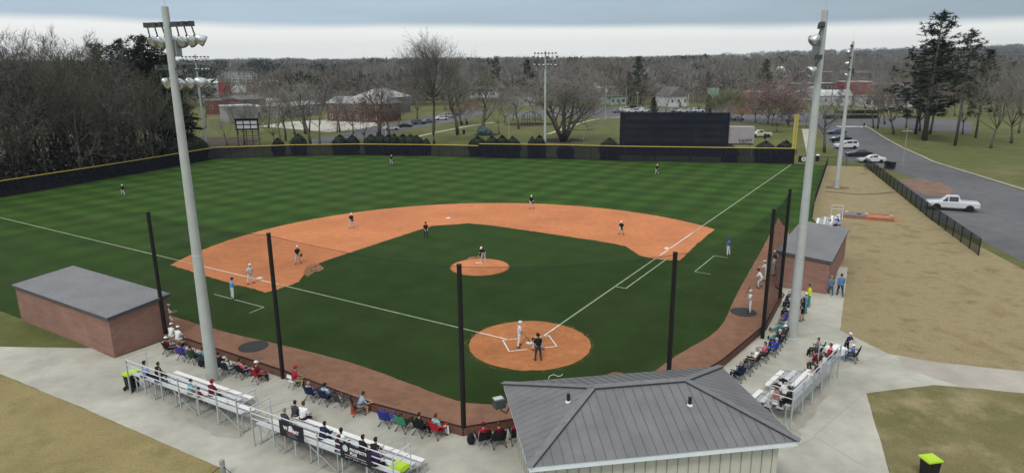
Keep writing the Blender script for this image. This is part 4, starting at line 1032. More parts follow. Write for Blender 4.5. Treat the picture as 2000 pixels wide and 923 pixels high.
_posed = {}
SKIN = {'p': (.5, .3, .22), 't': (.38, .21, .14), 'd': (.1, .055, .035)}
WHT = (.78, .78, .79); BLK = (.018, .018, .02); GRY = (.5, .5, .52); NAVY = (.02, .028, .07); DGR = (.05, .055, .065); LBL = (.2, .4, .72); ROY = (.03, .07, .4); RED = (.38, .02, .035); MAR = (.13, .012, .025); TEAL = (.06, .3, .32); KHA = (.32, .25, .16); JEAN = (.09, .15, .25); PINK = (.6, .18, .2); DBR = (.03, .018, .012); BRN = (.08, .04, .022); YEL = (.62, .68, .03); LGR = (.5, .52, .55); PUR = (.07, .05, .25)
def person(pos, face_to, pose, label, group, shirt=WHT, pants=WHT, shoe=BLK, sleeve='short', leg='trousers', hat=None, hatc=WHT, hair='hair', hairc=DBR, skin='p', scale=1.0, front=False, glove=None, glovec=(.03, .02, .015), belt=None):
    me, co, no, lab, par, fl_, J = body_data(pose)
    o = link('person', me); setmat(o, fab(SKIN[skin])); tag(o, label, 'person', group)
    pos = Vector(pos); ft = Vector(face_to); o.location = pos
    if group.startswith('spect'): ft = Matrix.Rotation(rnd.uniform(-.16, .16), 3, 'Z') @ ft; scale *= rnd.uniform(.95, 1.05)
    o.rotation_euler = (0, 0, math.atan2(ft.y, ft.x) - math.pi / 2); o.scale = (scale * (rnd.uniform(.96, 1.14) if group.startswith('spect') else 1), scale, scale)
    def part(m_, col, M=None):
        c = link(m_.name.split('.')[0], m_, o); setmat(c, fab(col))
        if M is not None: c.matrix_local = M
        return c
    part(cloth_mesh(pose, {'short': 'shirt_short', 'long': 'shirt_long', 'jacket': 'jacket'}[sleeve]), shirt)
    part(cloth_mesh(pose, leg), pants); part(cloth_mesh(pose, 'shoe'), shoe)
    MH = Matrix.Translation(J['head']) @ J['Mh'].to_4x4()
    if hair == 'long': part(hat_mesh('long'), hairc, MH)
    elif hair: part(cloth_mesh(pose, 'hair'), hairc)
    if hat: part(hat_mesh(hat), hatc, MH)
    if glove is not None: part(glove_mesh(), glovec, Matrix.Translation(J['hand%d' % glove] + J['fd%d' % glove] * .03))
    if front: face(o, J)
    _posed[o.name] = pose
    return o
def bat_at(o, hand, direction, label, col=(.03, .03, .035)):
    """a bat through the gripping hand of a person; direction in the person's own frame"""
    J = body_data(_posed[o.name])[6]; d = Vector(direction).normalized(); M = d.to_track_quat('Z', 'Y').to_matrix()
    h = o.matrix_basis @ J['hand%d' % hand]; rz = Matrix.Rotation(o.rotation_euler.z, 3, 'Z')
    t = thing('bat', label, 'bat', h); Q = rz @ M
    MB().lathe([(.026, -.1), (.026, -.085), (.013, -.08), (.014, .2), (.022, .4), (.033, .6), (.033, .74), (1e-4, .76)], n=12, M=Q).build('barrel', mat('bat_finish', col, rough=.3), t, smooth=True)
    MB().lathe([(.0165, -.07), (.0165, .18)], n=10, M=Q).build('grip', fab((.3, .05, .04)), t)

TM = 'fielders in black shirts'; HM = 'players in white uniforms'
plate = Vector((HX, HY, 0))
def toward(p, q=plate): return Vector(q) - Vector(p)
def fielder(px, py, pose, label, z=0, gl=0, **k):
    p = G(px, py, z); p.z = z
    return person(p, toward(p), pose, label, TM, shirt=BLK, pants=GRY, hat='cap', hatc=WHT, front=True, glove=gl, **k)
fielder(241, 383, 'walk', 'left fielder in black shirt walking on the grass near the dark fence at far left')
fielder(765, 321, 'stand', 'centre fielder in black shirt standing close to the fence, left of the middle')
fielder(1283, 341, 'stand_wide', 'right fielder in black shirt standing on the grass below the big dark screen')
fielder(687, 445, 'hands_front', 'infielder in black shirt on the clay between third base and second base')
fielder(582, 514, 'stand_wide', 'third baseman in black shirt on the clay right of the runner in white')
fielder(1038, 407, 'stand_wide', 'infielder in black shirt at the back edge of the clay right of second base')
fielder(1214, 457, 'ready', 'first baseman in black shirt on the clay left of first base')
pp = G(945, 510, .25); pp.z = .252
person(pp, toward(pp) + Vector((-10, 3, 0)), 'pitch', 'pitcher in black shirt bent forward on the mound', TM, shirt=BLK, pants=GRY, shoe=WHT, hat='cap', hatc=WHT, front=True, glove=0)
p = H(.3, -1.1)
person(p, H(0, 5) - p, 'crouch', 'catcher crouching behind home plate, mostly hidden by the umpire', TM, shirt=BLK, pants=GRY, hat='mask', hatc=BLK, front=True, glove=0, glovec=(.12, .06, .03))
p = G(1051, 703); person(p, H(0, 18) - p, 'umpire', 'plate umpire in black shirt and charcoal trousers behind the catcher', 'umpires', shirt=BLK, pants=(.055, .06, .075), hat='cap', hatc=BLK, hairc=DBR)
p = G(832, 464); person(p, toward(p), 'umpire', 'base umpire in black shirt and dark trousers standing on the infield grass', 'umpires', shirt=BLK, pants=(.04, .045, .05), hat='cap', hatc=BLK, front=True)
p = G(1014, 676); b = person(p, Vector((1, .15, 0)), 'bat_low', 'batter in white uniform and white helmet at the plate holding a bat low', HM, hat='helmet', front=True)
bat_at(b, 0, (.05, .55, -.8), 'dark bat held low by the batter at the plate', (.09, .02, .015))
p = G(490, 553); person(p, G(1014, 676) - p, 'hips', 'runner in white uniform and white helmet standing on the clay beside third base', HM, hat='helmet', front=True)
p = G(455, 583); person(p, G(700, 520) - p, 'hands_front', 'coach in light blue shirt and white trousers in the third base coaching box', 'coaches in blue', shirt=LBL, hat='cap', hatc=NAVY)
p = G(1422, 499); person(p, G(1214, 457) - p, 'stand', 'coach in blue shirt and white trousers near first base', 'coaches in blue', shirt=(.07, .18, .5), hat='cap', hatc=ROY, front=True)
p = G(1464, 610); b = person(p, toward(p) + Vector((-3, 8, 0)), 'bat_shoulder', 'batter in white uniform waiting on the dark mat by the right-hand net', HM, hat='helmet', hatc=(.62, .55, .5))
bat_at(b, 1, (.12, -.35, .75), 'dark bat resting on the shoulder of the waiting batter', (.03, .02, .02))

# players at the dugouts
for (px, py, lb) in ((344, 664, 'player in white uniform sitting by the left dugout, second from the folding chairs'), (357, 670, 'player in white uniform sitting by the left dugout, nearest the folding chairs')):
    p = G(px, py); person(p - ua * .3, ua + va * .25, 'bench', lb, HM, hat='cap')
for (px, py, lb) in ((331, 656, 'player in white leaning by the left dugout, just behind the seated pair'), (328, 640, 'player in white uniform standing farthest along the left dugout')):
    p = G(px, py); person(p, ua + va * -.3, 'rail', lb, HM, hat='cap')
t = thing('bench', 'low wooden bench under the two seated players by the left dugout', 'bench', (G(344, 664) + G(357, 670)) / 2 - ua * .36, math.atan2((G(357, 670) - G(344, 664)).y, (G(357, 670) - G(344, 664)).x))
MB().box((0, 0, .37), (2.4, .3, .05)).build('seat', mat('bench_wood', (.2, .13, .08)), t)
for sx in (-1, 1): MB().box((sx, 0, .17), (.06, .26, .34)).build('leg', M_BLACKM, t)
for (u, v, pose, lb, c, hc) in ((19.5, -10.4, 'bench', 'player in white bending by the net at the right dugout', WHT, NAVY), (21.6, -10.3, 'rail', 'player in white leaning out of the right dugout, nearest the net', WHT, WHT), (23.4, -10.6, 'stand', 'player in white standing in front of the right dugout', WHT, NAVY),
                                (25.2, -10.4, 'rail', 'player in a grey hoodie at the rail of the right dugout', DGR, WHT), (27.5, -10.6, 'stand', 'player in white with white cap at the far end of the right dugout', WHT, WHT), (22.5, -12.2, 'stand', 'player in navy jacket in the shade of the right dugout', NAVY, NAVY)):
    p = F(u, v); person(p, va * 1 + ua * .1, pose if pose != 'bench' else 'ready', lb, 'players at the right dugout', shirt=c, pants=(.55, .55, .56), hat='cap', hatc=hc)

# ================================================================== camp chairs and the people on them
M_CFRAME = mat('chair_frame', (.03, .03, .033), rough=.45)
M_CFRAMEL = mat('chair_frame_light', (.4, .41, .42), rough=.4)
def camp_proto():
    t = thing('camp_chair', 'x', 'chair')
    mb = MB(); mb.add([(-.25, .2, .43), (.25, .2, .43), (.25, -.2, .36), (-.25, -.2, .36), (0, 0, .36), (-.25, .2, .415), (.25, .2, .415), (.25, -.2, .345), (-.25, -.2, .345), (0, 0, .345)],
                      [(0, 1, 4), (1, 2, 4), (2, 3, 4), (3, 0, 4), (5, 9, 6), (6, 9, 7), (7, 9, 8), (8, 9, 5), (0, 5, 6, 1), (1, 6, 7, 2), (2, 7, 8, 3), (3, 8, 5, 0)])
    mb.build('seat', M_CFRAME, t)
    mb = MB(); A = [(-.28, -.2, .4), (.28, -.2, .4), (.27, -.36, .92), (-.27, -.36, .92), (0, -.27, .42), (0, -.4, .86)]
    A += [(x, y - .02, z) for x, y, z in A]
    mb.add(A, [(0, 4, 5, 3), (4, 1, 2, 5), (6, 9, 11, 10), (10, 11, 8, 7), (0, 3, 9, 6), (1, 7, 8, 2), (3, 5, 11, 9), (5, 2, 8, 11), (0, 6, 10, 4), (4, 10, 7, 1)]); mb.build('backrest', M_CFRAME, t)
    for sx in (-1, 1):
        f = MB(); f.tube((sx * .27, .25, .02), (-sx * .02, .22, .4), .013, n=6); f.tube((sx * .28, .25, .02), (sx * .25, -.3, .4), .013, n=6); f.tube((sx * .28, -.3, .02), (sx * .25, .22, .42), .013, n=6); f.tube((sx * .27, -.3, .02), (sx * .02, -.25, .38), .013, n=6); f.tube((sx * .28, -.2, .38), (sx * .28, -.36, .94), .014, n=6); f.tube((sx * .29, .24, .02), (sx * .29, .24, .62), .013, n=6)
        f.box((sx * .28, .25, .012), (.06, .05, .024)); f.box((sx * .28, -.3, .012), (.06, .05, .024)); f.build('leg', M_CFRAME, t)
        MB().add([(sx * .25, .28, .63), (sx * .33, .28, .63), (sx * .33, -.28, .66), (sx * .25, -.28, .66), (sx * .25, .28, .61), (sx * .33, .28, .61), (sx * .33, -.28, .64), (sx * .25, -.28, .64)], [(0, 1, 2, 3), (7, 6, 5, 4), (0, 4, 5, 1), (1, 5, 6, 2), (2, 6, 7, 3), (3, 7, 4, 0)]).build('armrest', M_CFRAME, t)
    return t
CAMP = [None]
def camp(pos, face_to, label, col, col2=None, frame=None):
    if CAMP[0] is None: CAMP[0] = t = camp_proto(); KM[t.name] = kids(t); ks = KM[t.name]
    else:
        t = dup(CAMP[0], KM); ks = None
    t.scale = (1.14, 1.14, 1.06); t.location = Vector(pos); t.rotation_euler = (0, 0, math.atan2(face_to.y, face_to.x) - math.pi / 2); tag(t, label, 'chair', 'folding chairs along the kerb')
    _pending.append((t, col, col2 or col, frame))
    return t
_pending = []
nK1 = Vector((.514, .858, 0)); G1 = 'spectators on chairs along the left kerb'; G2 = 'spectators on chairs along the right kerb'
def seated(px, py, nrm, chair_label, ccol, who, pose, group, slide=0.0, frame=None, c2=None, **k):
    p = G(px, py) if not isinstance(px, Vector) else px
    nv = (nrm + Vector((-nrm.y, nrm.x, 0)) * slide).normalized()
    if chair_label: camp(p, nv, chair_label, ccol, c2, frame)
    if who:
        q = p + nv * (-.06); q.z = -.02
        person(q, nv, pose, who, group, **k)
left = [
    (333, 690, 'black folding chair nearest the left dugout', BLK, 'spectator in maroon with a white cap, nearest the left dugout', 'sit_arms', dict(shirt=MAR, pants=DGR, hat='cap', hatc=WHT)),
    (362, 700, 'purple folding chair, second from the left dugout', PUR, 'spectator in royal blue with bare legs stretched to the kerb', 'recline', dict(shirt=ROY, pants=LGR, leg='shorts', shoe=WHT, hairc=BRN)),
    (383, 706, 'dark green folding chair left of the light pole', (.03, .07, .055), 'spectator in a dark jacket reclining on the dark green chair', 'recline', dict(shirt=DGR, pants=NAVY, sleeve='jacket', hairc=DBR)),
    (403, 712, 'grey folding chair just left of the light pole foot', DGR, 'spectator in a teal top half hidden by the left light pole', 'sit', dict(shirt=TEAL, pants=DGR, sleeve='long', hairc=BRN)),
    (434, 724, 'black folding chair just right of the left light pole', BLK, 'spectator in black hoodie just right of the left light pole', 'sit', dict(shirt=BLK, pants=BLK, sleeve='jacket')),
    (449, 730, 'charcoal folding chair under the spectator with white sleeves', DGR, 'spectator in white sleeves and blue jeans with a white cap', 'recline', dict(shirt=WHT, pants=JEAN, sleeve='long', hat='cap', hatc=WHT)),
    (476, 735, 'black folding chair under the pink-shirted spectator', BLK, 'spectator in pink shirt leaning back on a black chair', 'sit_arms', dict(shirt=PINK, pants=PUR, hairc=DBR)),
    (508, 744, 'crimson folding chair left of the second black post', RED, 'spectator with a white cap on the crimson chair', 'sit', dict(shirt=MAR, pants=DGR, hat='cap', hatc=WHT)),
    (612, 778, 'navy folding chair, first of the pair right of the second post', NAVY, 'spectator in white and blue pattern reclining on a navy chair', 'recline', dict(shirt=(.45, .52, .66), pants=LGR, sleeve='long', hairc=(.3, .25, .2))),
    (640, 786, 'navy folding chair, second of the pair right of the second post', NAVY, 'spectator in light blue shirt on the second navy chair', 'sit', dict(shirt=(.32, .5, .68), pants=NAVY, hat='cap', hatc=NAVY)),
    (668, 794, 'grey folding chair with a slanted silver leg', (.06, .07, .07), 'child in pink and white with feet up on the kerb', 'recline', dict(shirt=(.7, .5, .52), pants=(.7, .55, .55), hairc=BRN, scale=.8)),
    (757, 828, 'empty royal blue folding chair beside the green one', (.035, .05, .3), None, None, {}),
    (790, 838, 'black folding chair with a green top band', BLK, None, None, {}),
    (824, 846, 'low black folding chair beside the red one', BLK, 'spectator in black on the low black chair', 'sit', dict(shirt=BLK, pants=BLK, sleeve='long', hairc=DBR)),
    (856, 850, 'bright red folding chair near the bend of the kerb', (.5, .02, .03), 'spectator in pale teal top raising a white towel, on the bright red chair', 'sit', dict(shirt=(.25, .5, .52), pants=MAR, hairc=BRN, shoe=WHT)),
    (943, 868, 'black and white folding chair beside the black backpack', BLK, 'spectator in red sitting beside the black backpack', 'sit', dict(shirt=RED, pants=DGR, hat='cap', hatc=MAR)),
    (973, 868, 'wide black folding chair with a high back behind the plate', BLK, 'spectator in maroon on the wide black chair behind the plate', 'sit', dict(shirt=MAR, pants=DGR, hairc=BRN)),
    (1010, 862, 'black folding chair partly under the front roof eave', BLK, 'spectator in red and white half hidden by the front roof', 'sit', dict(shirt=RED, pants=LGR, hairc=DBR)),
]
for i, (px, py, cl, cc, wl_, ps, kw) in enumerate(left):
    nn = nK1 if px < 900 else Vector((-.3, .95, 0))
    seated(px, py, nn, cl, cc, wl_, ps, G1, slide=((i * 5) % 7 - 3) * .05, c2=(.05, .3, .16) if 'green top' in cl else None, frame=M_CFRAMEL if 'silver' in cl or 'white' in cl else None, **kw)
# the man in grey leaning forward, his red sack; white folding chair
p = G(702, 806); camp(p, Vector((.95, .3, 0)), 'grey folding chair under the man leaning forward', DGR, frame=M_CFRAME)
person(p + Vector((0, 0, -.02)), Vector((.95, .4, 0)), 'lean_sit', 'man in grey-blue shirt leaning forward beside an orange bag', G1, shirt=(.28, .36, .44), pants=(.5, .32, .26), leg='shorts', hairc=DBR, shoe=WHT)
t = thing('bag', 'orange bag standing on the concrete behind the man in grey-blue', 'bag', G(691, 806), R(20))
MB().box((0, 0, .26), (.3, .22, .52), tap=.75).build('body', fab((.5, .09, .035)), t); MB().path([(-.1, 0, .5), (0, 0, .62), (.1, 0, .5)], .015, 5).build('handle', fab((.3, .05, .03)), t)
t = thing('folding_chair', 'white folding chair beside the second black post', 'chair', G(574, 756), math.atan2(.858, .6) - math.pi / 2, 'folding chairs along the kerb')
MB().box((0, 0, .44), (.42, .4, .03)).build('seat', M_WHITE, t); MB().box((0, -.24, .76), (.42, .025, .2), M=Matrix.Rotation(R(-10), 3, 'X')).build('backrest', M_WHITE, t)
for sx in (-.2, .2): MB().tube((sx, .22, 0), (sx, -.27, .88), .013, n=6).build('leg', M_CFRAME, t); MB().tube((sx, -.24, 0), (sx, .16, .44), .013, n=6).build('leg', M_CFRAME, t)
person(G(574, 756) + Vector((.03, .02, .02)), Vector((.75, .66, 0)), 'bench', 'spectator in red shirt, red cap and khaki trousers on the white folding chair', G1, shirt=RED, pants=KHA, hat='cap', hatc=RED, shoe=WHT)
def backpack(px, py, label, col, sc=1.0):
    t = thing('backpack', label, 'bag', G(px, py), R(30)); t.scale = (sc,) * 3
    MB().ell((0, 0, .26), (.2, .14, .28), 14, 9).build('body', fab(col), t, smooth=True); MB().ell((0, -.12, .18), (.14, .06, .13), 12, 7).build('pocket', fab(col), t, smooth=True); MB().path([(-.05, .02, .52), (0, .02, .6), (.05, .02, .52)], .012, 5).build('handle', fab(col), t)
backpack(920, 866, 'black backpack on the concrete by the black post at the kerb bend', BLK, 1.05); backpack(394, 715, 'black bag standing left of the left light pole', BLK, .95)
t = thing('towel', 'white towel hanging beside the bright red chair', 'towel', G(872, 848)); MB().box((0, 0, .3), (.34, .05, .42), R(-30), M=None, tap=.8).build('cloth', fab(WHT), t)

right = [
    (1441, 741, 'navy folding chair nearest the grey roof on the right', NAVY, 'spectator in navy nearest the grey roof', 'sit', dict(shirt=NAVY, pants=NAVY, sleeve='jacket', hairc=(.35, .3, .26))),
    (1457, 728, 'charcoal folding chair with a grey seat, empty, second from the roof', (.1, .1, .11), None, None, {}),
    (1471, 714, 'black folding chair under the white-shirted spectator', BLK, 'spectator in white shirt and black trousers on a black chair', 'sit_arms', dict(shirt=WHT, pants=BLK, hairc=(.3, .25, .2))),
    (1488, 703, 'black folding chair under the coral shirt', BLK, 'spectator in coral shirt, between the white shirt and the blue shirt', 'sit', dict(shirt=(.62, .12, .13), pants=DGR, hairc=DBR)),
    (1506, 692, 'blue folding chair under the spectator in stretched-out jeans', ROY, 'spectator in blue shirt with jeans stretched out to the kerb', 'recline', dict(shirt=ROY, pants=(.2, .33, .48), shoe=WHT, hairc=(.4, .36, .33))),
    (1516, 679, 'black folding chair under the grey-haired spectator', BLK, 'spectator with grey hair in black, seated on the right', 'sit', dict(shirt=BLK, pants=BLK, sleeve='long', hairc=(.5, .47, .43))),
    (1524, 665, 'dark folding chair under the white cap beside the pole', DGR, 'spectator in dark clothes with a white cap, nearest the right light pole', 'recline', dict(shirt=DGR, pants=TEAL, hat='cap', hatc=WHT)),
    (1529, 650, 'teal folding chair left of the right light pole', TEAL, 'spectator in grey with teal leggings stretched out', 'recline', dict(shirt=LGR, pants=(.06, .22, .26), hairc=BRN)),
    (1533, 634, 'purple folding chair left of the right light pole', PUR, 'spectator in bright blue hoodie with a white cap', 'sit_arms', dict(shirt=(.04, .08, .5), pants=KHA, sleeve='jacket', hat='cap', hatc=WHT)),
    (1538, 617, 'black folding chair beside the net, under the white-haired spectator', BLK, 'spectator with white hair in black, near the net', 'sit', dict(shirt=BLK, pants=DGR, sleeve='long', hairc=(.6, .58, .55))),
    (1541, 600, 'navy folding chair close to the right brick dugout', NAVY, 'spectator in white shirt with a purple cap, closest to the right dugout', 'sit', dict(shirt=WHT, pants=NAVY, hat='cap', hatc=PUR)),
    (1546, 588, 'dark folding chair at the foot of the right brick wall', DGR, 'spectator in black with a white cap at the foot of the right brick wall', 'sit', dict(shirt=BLK, pants=DGR, hat='cap', hatc=WHT)),
    (1553, 603, 'navy folding chair of the second row near the brick wall', NAVY, 'spectator in purple behind the light pole near the brick wall', 'sit', dict(shirt=PUR, pants=DGR, hairc=BRN)),
    (1541, 648, 'blue folding chair of the second row left of the light pole foot', ROY, 'spectator in a pale blue top, second row left of the light pole foot', 'sit_arms', dict(shirt=(.3, .42, .62), pants=DGR, hat='cap', hatc=WHT)),
    (1548, 622, 'grey folding chair of the second row behind the light pole', DGR, 'spectator with a white cap and light blue shirt half behind the light pole', 'sit', dict(shirt=(.3, .45, .6), pants=JEAN, hat='cap', hatc=WHT)),
]
for i, (px, py, cl, cc, wl_, ps, kw) in enumerate(right):
    seated(px, py, Vector((-.78, .62, 0)) if i < 5 else Vector((-.86, .5, 0)), cl, cc, wl_, ps, G2, slide=((i * 3) % 5 - 2) * .05, **kw)
for t, c1, c2, fr in _pending:
    for ch in kids(t):
        nm = ch.name.split('.')[0]
        setmat(ch, fab(c2 if nm == 'backrest' else c1) if nm in ('seat', 'backrest', 'armrest') else (fr or M_CFRAME))

# people standing or walking on the concrete
G3 = 'people standing on the concrete'
p = G(1579, 598); person(p, Vector((-.9, .4, 0)), 'hands_front', 'person in a bright yellow jacket and teal trousers near the brick wall', G3, shirt=YEL, pants=(.05, .22, .25), sleeve='jacket', hairc=DBR)
p = G(1566, 626); person(p, Vector((-.8, .6, 0)), 'stand', 'woman in a black dress beside the light pole', G3, shirt=BLK, pants=BLK, leg='shorts', hair='long', hairc=DBR)
p = G(1572, 612); person(p, Vector((-.8, .6, 0)), 'stand', 'person in a teal top with a white cap behind the woman in black', G3, shirt=TEAL, pants=TEAL, hat='cap', hatc=WHT, sleeve='long', scale=.9)
p = G(1621, 577); person(p, Vector((.2, 1, 0)), 'walk', 'person in a grey-blue jacket and jeans walking away, shorter of the pair', G3, shirt=(.12, .17, .25), pants=(.05, .09, .16), sleeve='jacket', hairc=(.3, .24, .18), shoe=WHT, scale=.95)
p = G(1640, 577); person(p, Vector((.2, 1, 0)), 'walk', 'man in a denim blue jacket and dark jeans walking away, taller of the pair', G3, shirt=(.1, .2, .36), pants=(.03, .045, .08), sleeve='jacket', hairc=DBR, scale=1.04)

# spectators on the bleachers
G4 = 'spectators on the bleachers'
def on_seat(W_, B_, row, a, fieldv, label, pose='bench', **k):
    d_, z = ROWS[row]; p = B_.location + W_(a, d_ - .02, z - .42)
    person(p, fieldv, pose, label, G4, **k)
on_seat(W1, B1, 3, .95, nL, 'spectator in a blue and white top at the far left of the left bleacher', shirt=(.35, .42, .7), pants=NAVY, hairc=DBR)
on_seat(W1, B1, 2, 1.1, nL, 'spectator in a dark hoodie one row down at the left end of the bleacher', shirt=BLK, pants=DGR, sleeve='jacket')
on_seat(W1, B1, 3, 2.2, nL, 'dark-haired spectator in black with jeans on the left bleacher', shirt=BLK, pants=JEAN, sleeve='long', hairc=BLK)
on_seat(W1, B1, 3, 5.0, nL, 'dark-haired spectator in a pale teal shirt on the left bleacher', shirt=(.17, .38, .42), pants=KHA, hairc=DBR)
on_seat(W1, B1, 3, 5.65, nL, 'small child in dark red and white on the left bleacher', shirt=MAR, pants=MAR, scale=.72, hairc=DBR)
on_seat(W1, B1, 2, 5.75, nL, 'spectator in a dark red top with a red cap on the left bleacher', shirt=MAR, pants=DGR, hat='cap', hatc=RED)
on_seat(W2, B2, 0, .15, nL, 'dark-haired spectator in black and white on the front plank by the aisle rail', shirt=DGR, pants=DGR, hairc=BLK)
on_seat(W2, B2, 0, .75, nL, 'spectator in a white tee shirt on the front plank by the aisle rail', shirt=WHT, pants=BLK, hairc=BRN, leg='shorts')
on_seat(W2, B2, 2, 1.0, nL, 'grey-haired spectator in a charcoal shirt left of the banner with the pale ball', shirt=DGR, pants=JEAN, hairc=(.25, .22, .2))
on_seat(W2, B2, 2, 3.5, nL, 'spectator in a dark jacket behind the banner with the pale ball', shirt=NAVY, pants=NAVY, sleeve='jacket', pose='lean_sit')
on_seat(W2, B2, 2, 4.65, nL, 'curly dark-haired spectator in white between the two banners', shirt=WHT, pants=DGR, hairc=BLK, skin='d')
on_seat(W2, B2, 3, 5.2, nL, 'long-haired spectator in dark plum between the two banners', shirt=(.06, .03, .05), pants=(.05, .25, .3), hair='long', hairc=(.09, .03, .035))
on_seat(W2, B2, 2, 5.95, nL, 'spectator in black behind the lettered banner, nearer its left end', shirt=BLK, pants=BLK, hairc=BLK)
on_seat(W2, B2, 2, 6.6, nL, 'spectator in black leaning forward behind the lettered banner', shirt=BLK, pants=DGR, hairc=BLK, pose='lean_sit')
on_seat(W2, B2, 3, 7.3, nL, 'spectator in a purple top at the right end of the lettered banner', shirt=(.07, .03, .14), pants=BLK, hairc=BLK)
on_seat(W3, B3, 2, .75, nR, 'spectator in a dark brimmed hat and pink top on the right bleacher near the roof', shirt=(.4, .22, .2), pants=LGR, hat='brim', hatc=BLK)
on_seat(W3, B3, 3, .6, nR, 'spectator in black seen from behind on the right bleacher', shirt=BLK, pants=BLK, sleeve='jacket', hairc=BLK)
on_seat(W3, B3, 2, 1.7, nR, 'spectator in white with a black brimmed hat on the right bleacher', shirt=WHT, pants=DGR, hat='brim', hatc=BLK)
on_seat(W3, B3, 3, 4.7, nR, 'spectator in navy and white behind the mesh panel of the right bleacher', shirt=NAVY, pants=WHT, hairc=DBR)
on_seat(W3, B3, 3, 6.0, nR, 'spectator in light grey behind the mesh panel at the far end of the right bleacher', shirt=LGR, pants=LGR, hairc=BRN)
on_seat(W3, B3, 2, 6.6, nR, 'spectator in dark maroon at the far end rail of the right bleacher', shirt=MAR, pants=DGR, hairc=DBR)
on_seat(W4, B4, 3, .9, nQ, 'spectator in blue and white bending forward on the far small bleacher', shirt=(.2, .3, .6), pants=NAVY, hat='cap', hatc=WHT, pose='lean_sit')
on_seat(W4, B4, 2, .7, nQ, 'spectator in white seated one row lower on the far small bleacher', shirt=WHT, pants=BLK, hat='cap', hatc=NAVY)
on_seat(W4, B4, 3, 2.2, nQ, 'spectator with a white cap seated highest on the far small bleacher', shirt=ROY, pants=LGR, hat='cap', hatc=WHT)
p = F(36.5, -14.2); person(p, va, 'rail', 'person in a dark hoodie and white cap behind the light pole beyond the dugout', G3, shirt=(.06, .05, .12), pants=LGR, sleeve='jacket', hat='cap', hatc=WHT)

# table by the walk
p = G(1627, 700)
t = thing('folding_table', 'folding table under a white cloth on the concrete beyond the right bleacher', 'table', p, R(15))
MB().box((0, 0, .73), (1.25, .74, .04)).build('table_top', M_WHITE, t)
for sx in (-.5, .5):
    for sy in (-.28, .28): MB().tube((sx, sy, 0), (sx, sy, .71), .016, n=6).build('leg', M_CFRAME, t)
c = thing('tablecloth', 'white cloth draped over the folding table', 'tablecloth', p + Vector((0, 0, .754)), R(15))
mb = MB(); pts = []
for k in range(40):
    a = 2 * math.pi * k / 40; x = max(-.64, min(.64, .9 * math.cos(a))); y = max(-.385, min(.385, .6 * math.sin(a))); pts.append((x, y))
mb.add([(x, y, .0) for x, y in pts] + [(x * 1.03 + .012 * math.sin(k * 2.4), y * 1.05 + .012 * math.cos(k * 2.1), -.4) for k, (x, y) in enumerate(pts)], [tuple(range(40))] + [(k, 40 + k, 40 + (k + 1) % 40, (k + 1) % 40) for k in range(40)]); mb.build('cloth', fab(WHT), c)
G5 = 'people round the white table'
camp_t = [(Vector((-.9, .35, 0)), 'black folding chair behind the white table', BLK, 'person in a grey jacket and black trousers sitting left of the white table', 'sit', dict(shirt=(.14, .15, .16), pants=BLK, sleeve='jacket', hairc=BLK)),
          (Vector((-.55, -.5, 0)), 'black folding chair in front of the white table', BLK, 'person in a red shirt sitting with their back to the white table', 'sit', dict(shirt=(.5, .02, .04), pants=DGR, hairc=BRN)),
          (Vector((.95, -.3, 0)), 'low black folding chair at the right of the white table', BLK, 'child in royal blue and a white cap at the right of the white table', 'sit', dict(shirt=(.05, .12, .5), pants=LBL, hat='cap', hatc=WHT, scale=.85))]
_pending.clear()
for off, cl, cc, wl_, ps, kw in camp_t:
    q = p + off; camp(q, Vector((-.78, .62, 0)), cl, cc); person(q + Vector((0, 0, -.02)), Vector((-.78, .62, 0)), ps, wl_, G5, **kw)
for t, c1, c2, fr in _pending:
    for ch in kids(t):
        nm = ch.name.split('.')[0]; setmat(ch, fab(c1) if nm in ('seat', 'backrest', 'armrest') else M_CFRAME)
q = G(1652, 690); person(q, Vector((.4, -.8, 0)), 'lean_sit' if False else 'rail', 'person in dark navy with a white cap bending over beside the white table', G5, shirt=NAVY, pants=NAVY, hat='cap', hatc=WHT, scale=.85)

